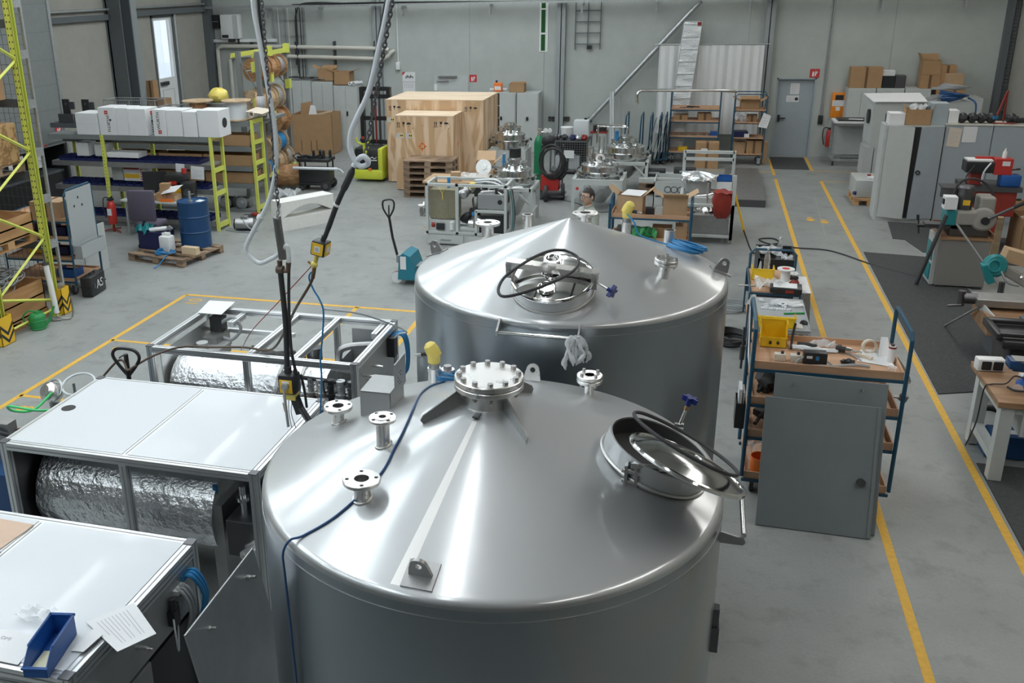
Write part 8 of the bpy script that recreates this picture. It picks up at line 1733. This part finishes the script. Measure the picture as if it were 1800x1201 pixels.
for x in (-4.3,-3.4): MB().cyl((x,y0-.11,1.10),(x,y0-.104,1.10),.022,n=14).build('channel_hole','print black',mc)
# middle frame with white cover panels
mb = thing('process_machine','white-topped aluminium machine with a black hole in its cover, middle of the three','machine')
y0, y1 = 5.31, 6.63
machine_frame(mb,MX0,MX1,y0,y1,MH,posts=[((-3.93,y0+.03,.15),(-3.93,y0+.03,MH-.06))],beams=[((-3.93,y0+.06,MH-.03),(-3.93,y1-.06,MH-.03))])
for x0_,x1_ in ((MX0+.06,-3.955),(-3.905,MX1-.06)): MB().box((x0_,y0+.055,MH-.008),(x1_,y1-.055,MH+.004)).build('cover_panel','white panel',mb,0)
MB().cyl((-4.85,5.97,MH+.0035),(-4.85,5.97,MH+.0055),.058,n=32).build('round_opening','print black',mb)
foil_cyl(mb,(-4.92,5.90,.88),(-3.35,5.90,.88),.40,seed=9)
MB().box((-4.985,5.4,.2),(-4.975,6.55,1.43)).build('side_panel','dark steel',mb,0); MB().box((-4.94,6.50,.2),(-2.9,6.53,1.42)).build('rear_panel','dark steel',mb,0)
MB().box((-3.38,5.55,.1),(-3.28,6.4,1.05)).build('support_plate','dull steel',mb,0); MB().box((-3.20,5.45,.70),(-2.92,6.2,1.0)).build('valve_box','dark steel',mb,0,bevel=.004)
for k,(x,m_) in enumerate(((-3.12,'polished steel'),(-3.0,'dull steel'),(-2.98,'machined steel'))): MB().cyl((x,5.6+.2*k,1.0),(x,5.6+.2*k,1.22),.025).lathe([(0,0),(.05,0),(.05,.03),(0,.03)],(x,5.6+.2*k,1.10),(0,0,1),16).build('valve',m_,mb)
MB().cyl((-3.0,5.40,.80),(-2.95,5.50,.82),.05).ring(.055,.04,-.08,0,(-2.97,5.40,.80),(.3,1,.1),20).build('pipe_end','machined steel',mb)
MB().box((-3.1,5.36,.55),(-2.86,5.5,.62)).build('bracket','sheet steel',mb,0)
MB().cyl((-3.36,5.62,1.12),(-3.36,5.62,1.18),.02).build('blue_fitting','hose blue',mb)
# near cabinet with white top
ma = thing('process_machine','nearest white-topped aluminium machine at the lower left with doors on its right side','machine')
y0, y1 = 3.17, 4.47
machine_frame(ma,MX0,MX1,y0,y1,MH,beams=[((-3.93,y0+.06,MH-.03),(-3.93,y1-.06,MH-.03))])
for x0_,x1_ in ((MX0+.06,-3.955),(-3.905,MX1-.06)): MB().box((x0_,y0+.055,MH-.008),(x1_,y1-.055,MH+.004)).build('cover_panel','white panel',ma,0)
MB().box((MX0+.02,y1-.03,.2),(MX1-.02,y1-.02,1.44)).build('rear_panel','dull steel',ma,0)
dr_ = MB().box((MX1-.02,y0+.04,1.10),(MX1-.004,y1-.07,1.43)).build('side_door','sheet steel',ma,0); MB().box((MX1-.02,y0+.04,.2),(MX1-.004,y1-.62,1.07)).build('side_door','sheet steel',ma,0)
MB().box((MX1-.004,y0+.04,1.415),(MX1+.004,y1-.07,1.43)).build('door_lip','aluminium',dr_,0)
for y,z in ((3.74,1.26),(3.42,1.25)): MB().cyl((MX1-.005,y,z),(MX1+.10,y,z),.011).ring(.016,.01,.02,.07,(MX1,y,z),(1,0,0),12).build('door_stud','machined steel',dr_)
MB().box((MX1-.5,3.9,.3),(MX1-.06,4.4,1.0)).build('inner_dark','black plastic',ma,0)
for k in range(3): MB().tube([(MX1-.01,4.33-.03*k,1.36),(MX1+.06,4.33-.03*k,1.38),(MX1+.10,4.36-.02*k,1.22),(MX1+.06,4.34-.02*k,1.02)],.013,6,6).build('air_line','hose blue',ma); MB().box((MX1-.004,4.31-.03*k,1.35),(MX1+.02,4.35-.03*k,1.38)).build('air_coupling','hose blue',ma,0)
for k in range(3): MB().tube([(MX1-.01,4.23-.03*k,1.33),(MX1+.05,4.23-.03*k,1.33),(MX1+.08,4.25-.03*k,1.2),(MX1+.03,4.25-.03*k,1.0)],.010,6,6).build('grey_line','cable grey',ma); MB().box((MX1-.004,4.21-.03*k,1.315),(MX1+.03,4.245-.03*k,1.345)).build('white_coupling','white plastic',ma,0)
v_ = MB().box((MX1-.0,4.06,1.16),(MX1+.05,4.12,1.26)).build('valve_block','black plastic',ma,0); MB().cyl((MX1+.025,4.09,1.26),(MX1+.025,4.09,1.34),.022).build('valve_knob','black rubber',v_); MB().box((MX1-.004,4.15,1.22),(MX1+.03,4.22,1.28)).build('valve_bracket','galvanised',v_,0)
MB().tube([(MX1+.04,4.06,1.22),(MX1+.07,4.02,1.12),(MX1+.05,4.06,1.0),(MX1+.03,4.12,1.18)],.006,6,6).build('white_tube','cable white',v_)
stack_bin('parts_bin','blue open-fronted plastic bin on the nearest white machine top',(-3.04,3.31,MH+.006),(.125,.34,.13),.20,'bin blue')
sheet('yellow_slip','pale yellow slip lying in the blue parts bin',[(-3.07,3.16,MH+.013),(-2.98,3.18,MH+.013),(-3.0,3.34,MH+.013),(-3.09,3.32,MH+.013)],m='sensor yellow'); MC['pale slip'] = None
mat('pale slip2',(.80,.78,.55),.8); bpy.data.objects['yellow_slip'].children[0].data.materials[0]=MC['pale slip2']; del MC['pale slip']
sheet('paper_sheet','large white sheet hanging over the right edge of the nearest machine top',[(-3.02,3.58,MH+.012),(-2.72,3.42,MH+.004),(-2.60,3.60,MH+.004),(-2.86,3.80,MH+.012)],lines=9)
sheet('paper_sheet','folded white slip beside the blue bin on the nearest machine',[(-2.96,3.36,MH+.008),(-2.88,3.36,MH+.018),(-2.86,3.50,MH+.022),(-2.95,3.56,MH+.008)])
sheet('paper_sheet','white sheet at the left of the blue bin, cut by the frame',[(-3.42,3.2,MH+.006),(-3.16,3.2,MH+.006),(-3.18,3.42,MH+.006),(-3.44,3.42,MH+.006)])
o = glyphs('printed_letters','OMI',.035,'print grey',None,(-3.36,3.36,MH+.009),(0,0,0),.0004); tag(o,'grey printed letters on the white sheet left of the blue bin','print')
tag(scraps('film_bag','crumpled clear bag on the nearest machine top',(-3.32,3.56,MH+.008),.10,.07,1,'clear film','plastic film',seed=61,z=.05),'crumpled clear bag on the nearest machine top','plastic film')
o = thing('cardboard_sheet','pale brown cardboard sheet with a torn edge on the nearest machine top','cardboard'); b = MB(); rr = random.Random(6)
edge = [(-3.96+rr.uniform(-.012,.012)-.02*i*.1, 4.36-.09*i) for i in range(12)]; b.prism([(-4.9,4.38)]+[(-4.9,3.35)]+edge[::-1],.006,None,(0,0,MH+.005)); b.build('sheet_body','cardboard tan',o,0)
MB().tube([(-3.99,4.0,MH+.012),(-3.93,4.02,MH+.02),(-4.03,4.05,MH+.02),(-4.02,3.93,MH+.014)],.004,5,3).build('torn_fibre','brown tape',o)
# loose door panel leaning between machine and tank
o = thing('metal_board','grey machine door leaning between the nearest machine and the tank','panel'); quad((-2.30,3.78,.002),(-2.36,4.74,.002),(-2.56,4.64,1.38),(-2.53,3.74,1.40),.012).build('door_sheet','sheet steel',o,0,bevel=.002)
for y,z in ((4.48,1.27),(3.97,1.27)): MB().cyl((-2.545,y,z),(-2.46,y,z+.02),.010).ring(.016,.008,.02,.05,(-2.545,y,z),(1,0,.2),12).build('door_stud','machined steel',o)
# things left of the machines
t = thing('pump_truck_handle','dark hoop handle of a pallet truck between the white machines','pallet truck',(-4.95,6.98,0)); MB().tube([(0,0,.2),(0,0,.9),(0,-.0,1.42)],.022,8).build('tiller_arm','black paint',t)
MB().tube([(0,0,1.36),(-.10,0,1.48),(-.14,0,1.56),(-.10,0,1.62),(0,0,1.635),(.10,0,1.62),(.14,0,1.56),(.10,0,1.48),(0,0,1.36)],.016,8,5).tube([(0,0,1.4),(0,0,1.58)],.022,8).build('hoop_grip','black paint',t); MB().tube([(-.02,0,1.57),(-.07,-.01,1.54)],.008,6).build('lever','dark steel',t); MB().box((-.15,-.08,.03),(.15,.3,.2)).build('chassis','dark steel',t,0)
tag(MB().tube([(-4.9,6.9,1.45),(-4.75,7.1,1.53),(-4.6,7.36,1.535),(-4.3,7.45,1.525),(-4.0,7.5,1.53),(-3.7,7.42,1.56),(-3.3,6.9,1.95),(-2.95,6.4,2.36),(-2.76,6.3,2.62),(-2.72,6.3,2.74)],.011,8,8).build('air_hose','brown hose'),'brown air hose drooping from the yellow socket cube over the open frame','hose')
tag(MB().tube([(-5.9,6.2,1.06),(-5.6,6.5,1.02),(-5.35,6.9,1.2),(-5.05,7.0,1.5),(-4.9,6.9,1.45)],.011,8,6).build('air_hose','brown hose'),'brown hose end sagging left of the middle white machine','hose')
t = thing('flanged_valve','stainless flanged fitting standing left of the middle white machine','fitting',(-6.09,7.3,0)); MB().cyl((0,0,0),(0,0,.86),.05).box((-.2,-.2,0),(.2,.2,.03)).build('stand','dull steel',t); MB().lathe([(0,0),(.10,0),(.105,.02),(.10,.12),(.06,.16),(0,.16)],(0,.05,.9),(-.2,-.8,.55),28).build('fitting_body','machined steel',t); MB().torus(.11,.012,(0,.02,.95),(-.2,-.8,.55),28,8).build('clamp_ring','galvanised',t)
t = thing('plastic_lid','clear plastic hoop behind the stainless fitting','lid',(-5.86,7.42,.0)); MB().torus(.16,.012,(0,0,1.0),(.1,-.35,1),36,8).build('hoop','translucent plastic',t); MB().cyl((-.1,.05,0),(-.1,.05,.98),.015).build('holder','dull steel',t)
tag(MB().tube([(-6.02,7.2,.98),(-6.1,7.0,.88),(-6.25,6.9,.9),(-6.2,6.8,1.0),(-5.95,6.85,.96),(-5.85,7.05,.86),(-6.0,6.9,.72),(-6.12,6.7,.55),(-6.1,6.6,.02)],.013,8,8).build('green_hose','hose green'),'bright green hose tangled left of the middle white machine','hose')
t = thing('steel_stand','grey steel stand with blue drum at the left frame edge','stand',(-5.80,6.3,0)); MB().box((-.12,-.06,0),(.05,.06,1.12)).build('post','dull steel',t,0); MB().cyl((-.1,-.06,1.05),(-.1,-.10,1.05),.03).build('bolt','galvanised',t); MB().box((-.5,-.3,0),(.35,.25,.75)).build('blue_tank','blue',t,0)
tag(MB().tube([(-5.86,6.2,1.06),(-5.7,6.25,1.0),(-5.6,6.35,.86),(-5.5,6.3,.7)],.02,8,5).build('black_hose','black rubber'),'black hose on the grey steel stand at the left edge','hose')

# ---------------------------------------------------------------- hanging power drops
mat('dark spring',(.25,.25,.25),.4,.9)
def chain(b, p0, p1, link=.035, r=.005):
    p0,p1 = Vector(p0),Vector(p1); n = int((p1-p0).length/(link*.75)); d=(p1-p0).normalized(); q=d.to_track_quat('Z','Y').to_matrix()
    for i in range(n):
        c=p0+d*(link*.75*(i+.5)); a = q @ (Vector((1,0,0)) if i%2 else Vector((0,1,0))); nrm = d.cross(a); pts=[c+d*(link*.55*math.sin(t))+a*(link*.3*math.cos(t)) for t in [2*PI*k/8 for k in range(9)]]; b.tube(pts,r,4)
    return b
def ceiling_hook(t, x, y): MB().cyl((x,y,5.2),(x,y,ZC),.008).build('drop_chain','dull steel',t)
e = thing('power_drop','left hanging power drop with clear air hose, spring and yellow socket block','power drop')
MB().tube([(-2.88,6.0,ZC),(-2.91,6,5.4),(-2.91,6,4.67),(-2.89,6,4.45),(-2.85,6,4.12),(-2.82,6,3.81),(-2.84,6,3.53),(-2.92,6,3.29),(-3.06,6,3.07),(-3.12,6,2.94),(-3.03,6,2.85),(-2.92,6,2.89),(-2.86,6,2.93),(-2.80,6.0,2.99),(-2.785,6,2.93),(-2.79,6,2.86)],.017,10,8).build('clear_hose','translucent plastic',e)
MB().ring(.026,.02,-.012,.012,(-2.985,6,3.19),(.5,0,.85),20).build('hose_clip','white plastic',e)
MB().tube([(-2.87,6.03,ZC),(-2.885,6.03,4.6),(-2.86,6.03,4.0),(-2.85,6.03,3.45)],.010,6).build('black_cable','black rubber',e)
chain(MB(),(-2.845,5.99,5.2),(-2.835,5.99,3.28),.04,.0042).build('chain','dark steel',e); 
b = MB(); b.tube([Vector((-2.855+.02*i/240,6,3.20-.31*i/240))+Vector((.026*math.cos(i*.9),.026*math.sin(i*.9),0)) for i in range(241)],.0055,5); b.cyl((-2.855,6,3.20),(-2.835,6,2.89),.02).build('tension_spring','dark spring',e)
chain(MB(),(-2.83,6,3.30),(-2.86,6,3.16)).build('chain_end','galvanised',e)
MB().tube([(-2.86,6,2.88),(-2.86,6,2.80),(-2.80,6,2.80),(-2.79,6,2.87)],.020,10).cyl((-2.885,6,2.81),(-2.835,6,2.81),.03).build('elbow_fitting','brown hose',e)
MB().tube([(-2.86,6,2.79),(-2.85,6,2.4),(-2.865,6,2.05)],.021,10,4).build('thick_cable','black rubber',e); MB().tube([(-2.79,6,2.84),(-2.815,6,2.5),(-2.82,6,2.2),(-2.80,6,2.03)],.012,8,4).build('thin_cable','black rubber',e)
q_ = MB().box((-2.925,5.935,1.84),(-2.785,6.065,2.0),.02).build('socket_block','black plastic',e); MB().cyl((-2.86,6,2.0),(-2.86,6,2.05),.028).cyl((-2.80,6,2.0),(-2.80,6,2.03),.016).build('cable_gland','black rubber',q_)
MB().box((-2.905,5.928,1.86),(-2.805,5.935,1.965)).build('yellow_face','safety yellow',q_,0); MB().cyl((-2.855,5.90,1.92),(-2.855,5.93,1.92),.028).tube([(-2.855,5.90,1.91),(-2.85,5.89,1.8),(-2.845,5.90,1.6)],.011,6,4).build('plug','cable grey',q_); MB().box((-2.885,5.926,1.942),(-2.825,5.929,1.957)).build('white_label','white plastic',q_,0)
g = MB().box((-2.90,5.96,1.79),(-2.80,6.04,1.84)).build('clamp','sensor yellow',e,0); MB().obox((-2.80,6.0,1.74),(.06,.05,.14),Matrix.Rotation(-.3,3,'Y')).build('grip_body','black plastic',g,0)
MB().cyl((-2.78,6.0,1.72),(-2.72,6.0,1.62),.026).build('hose_end','dark steel',g)
for k in range(3): MB().tube([(-2.89+.03*k,5.98,1.8),(-2.885+.02*k,5.97,1.68),(-2.88+.035*k,5.96,1.56)],.003,5,3).build('loose_wire','dark steel',g)
MB().cyl((-2.90,5.97,1.76),(-2.89,5.97,1.69),.012).build('brass_fitting','brass',g); MB().tube([(-2.77,6.03,1.98),(-2.76,6.05,1.85),(-2.75,6.05,1.7)],.010,6,4).build('side_cable','black rubber',e)
h = thing('power_drop','right hanging power drop with grey hose, chain and yellow socket cube','power drop')
MB().tube([(-1.72,6.3,ZC),(-1.9,6.3,5.4),(-2.06,6.3,4.65),(-2.14,6.3,4.35),(-2.23,6.3,4.05),(-2.33,6.3,3.86),(-2.38,6.3,3.75),(-2.385,6.3,3.63),(-2.33,6.3,3.53),(-2.27,6.3,3.535),(-2.25,6.28,3.57),(-2.28,6.27,3.6),(-2.335,6.3,3.57),(-2.37,6.3,3.52)],.020,10,8).build('grey_hose','cable white',h)
MB().tube([(-1.74,6.33,ZC),(-1.95,6.33,5.2),(-2.10,6.33,4.62),(-2.20,6.33,4.22),(-2.32,6.33,3.86)],.010,6,4).build('black_cable','black rubber',h); chain(MB(),(-1.97,6.28,4.9),(-2.27,6.28,3.60),.045,.0055).build('chain','dark steel',h)
MB().tube([(-2.34,6.3,3.58),(-2.40,6.3,3.45),(-2.46,6.3,3.34),(-2.52,6.3,3.22),(-2.58,6.3,3.08),(-2.625,6.3,2.98)],.018,10,5,rs=[.014,.026,.02,.02,.018]).build('thick_cable','black rubber',h); MB().ring(.026,.018,-.008,.008,(-2.515,6.3,3.235),(.5,0,.85),16).build('cable_band','white plastic',h)
qm = Matrix.Rotation(.2,3,'Y') @ Matrix.Rotation(-.08,3,'Z'); cc = Vector((-2.66,6.3,2.905))
q_ = MB().obox(cc,(.115,.115,.115),qm,.014).build('socket_cube','black plastic',h); f1 = MB().obox(cc+qm @ Vector((0,-.058,0)),(.09,.004,.09),qm).obox(cc+qm @ Vector((.058,0,0)),(.004,.09,.09),qm).build('yellow_face','safety yellow',q_,0); [MB().obox(cc+qm @ Vector(o_),z_,qm).build('socket_insert','white plastic',q_,0) for o_,z_ in (((0,-.061,0),(.045,.004,.045)),((.061,0,0),(.004,.045,.045)))]; MB().cyl(cc+qm @ Vector((0,-.063,0)),cc+qm @ Vector((0,-.065,0)),.016).build('socket_hole','cabinet grey',q_)
MB().cyl(cc+Vector((.02,0,.05)),cc+Vector((.035,0,.09)),.02).build('cable_gland','black rubber',q_)
g = MB().cyl((-2.69,6.3,2.85),(-2.715,6.3,2.78),.018).sphere((-2.72,6.3,2.77),.028).build('yellow_coupling','sensor yellow',h); MB().cyl((-2.72,6.3,2.75),(-2.74,6.3,2.66),.016).cyl((-2.77,6.3,2.79),(-2.72,6.3,2.75),.008).build('brass_coupling','brass',h)
tag(MB().tube([(-2.75,6.3,2.71),(-2.77,6.3,2.66),(-2.74,6.3,2.57),(-2.70,6.3,2.50),(-2.67,6.3,2.40),(-2.69,6.3,2.2),(-2.72,6.3,2.0),(-2.72,6.3,1.85),(-2.73,6.25,1.56),(-2.73,6.2,1.52)],.007,6,8).build('air_line','hose blue'),'light blue air line hanging from the yellow socket cube to the middle machine','air line')
tag(MB().tube([(-2.68,6.3,2.42),(-2.60,6.4,2.38),(-2.50,6.7,2.25),(-2.45,7.3,1.95),(-2.55,8.0,1.62),(-2.72,8.3,1.48),(-2.80,8.34,1.40)],.008,6,8).build('white_line','cable white'),'thin white air line running right to the far open frame','air line')
tag(MB().tube([(-2.74,6.3,2.76),(-3.1,6.4,2.4),(-3.6,6.9,1.95),(-3.98,7.4,1.56),(-4.0,7.42,1.535)],.004,5,4).build('red_string','dark red'),'thin red string tied from the socket cube to the frame','string')
# gallery the picture was taken from: a floor slab behind and below
struct('trim_30', MB().box((XL,YF,2.95),(XR,.55,3.12)), 'column steel', smooth=False)
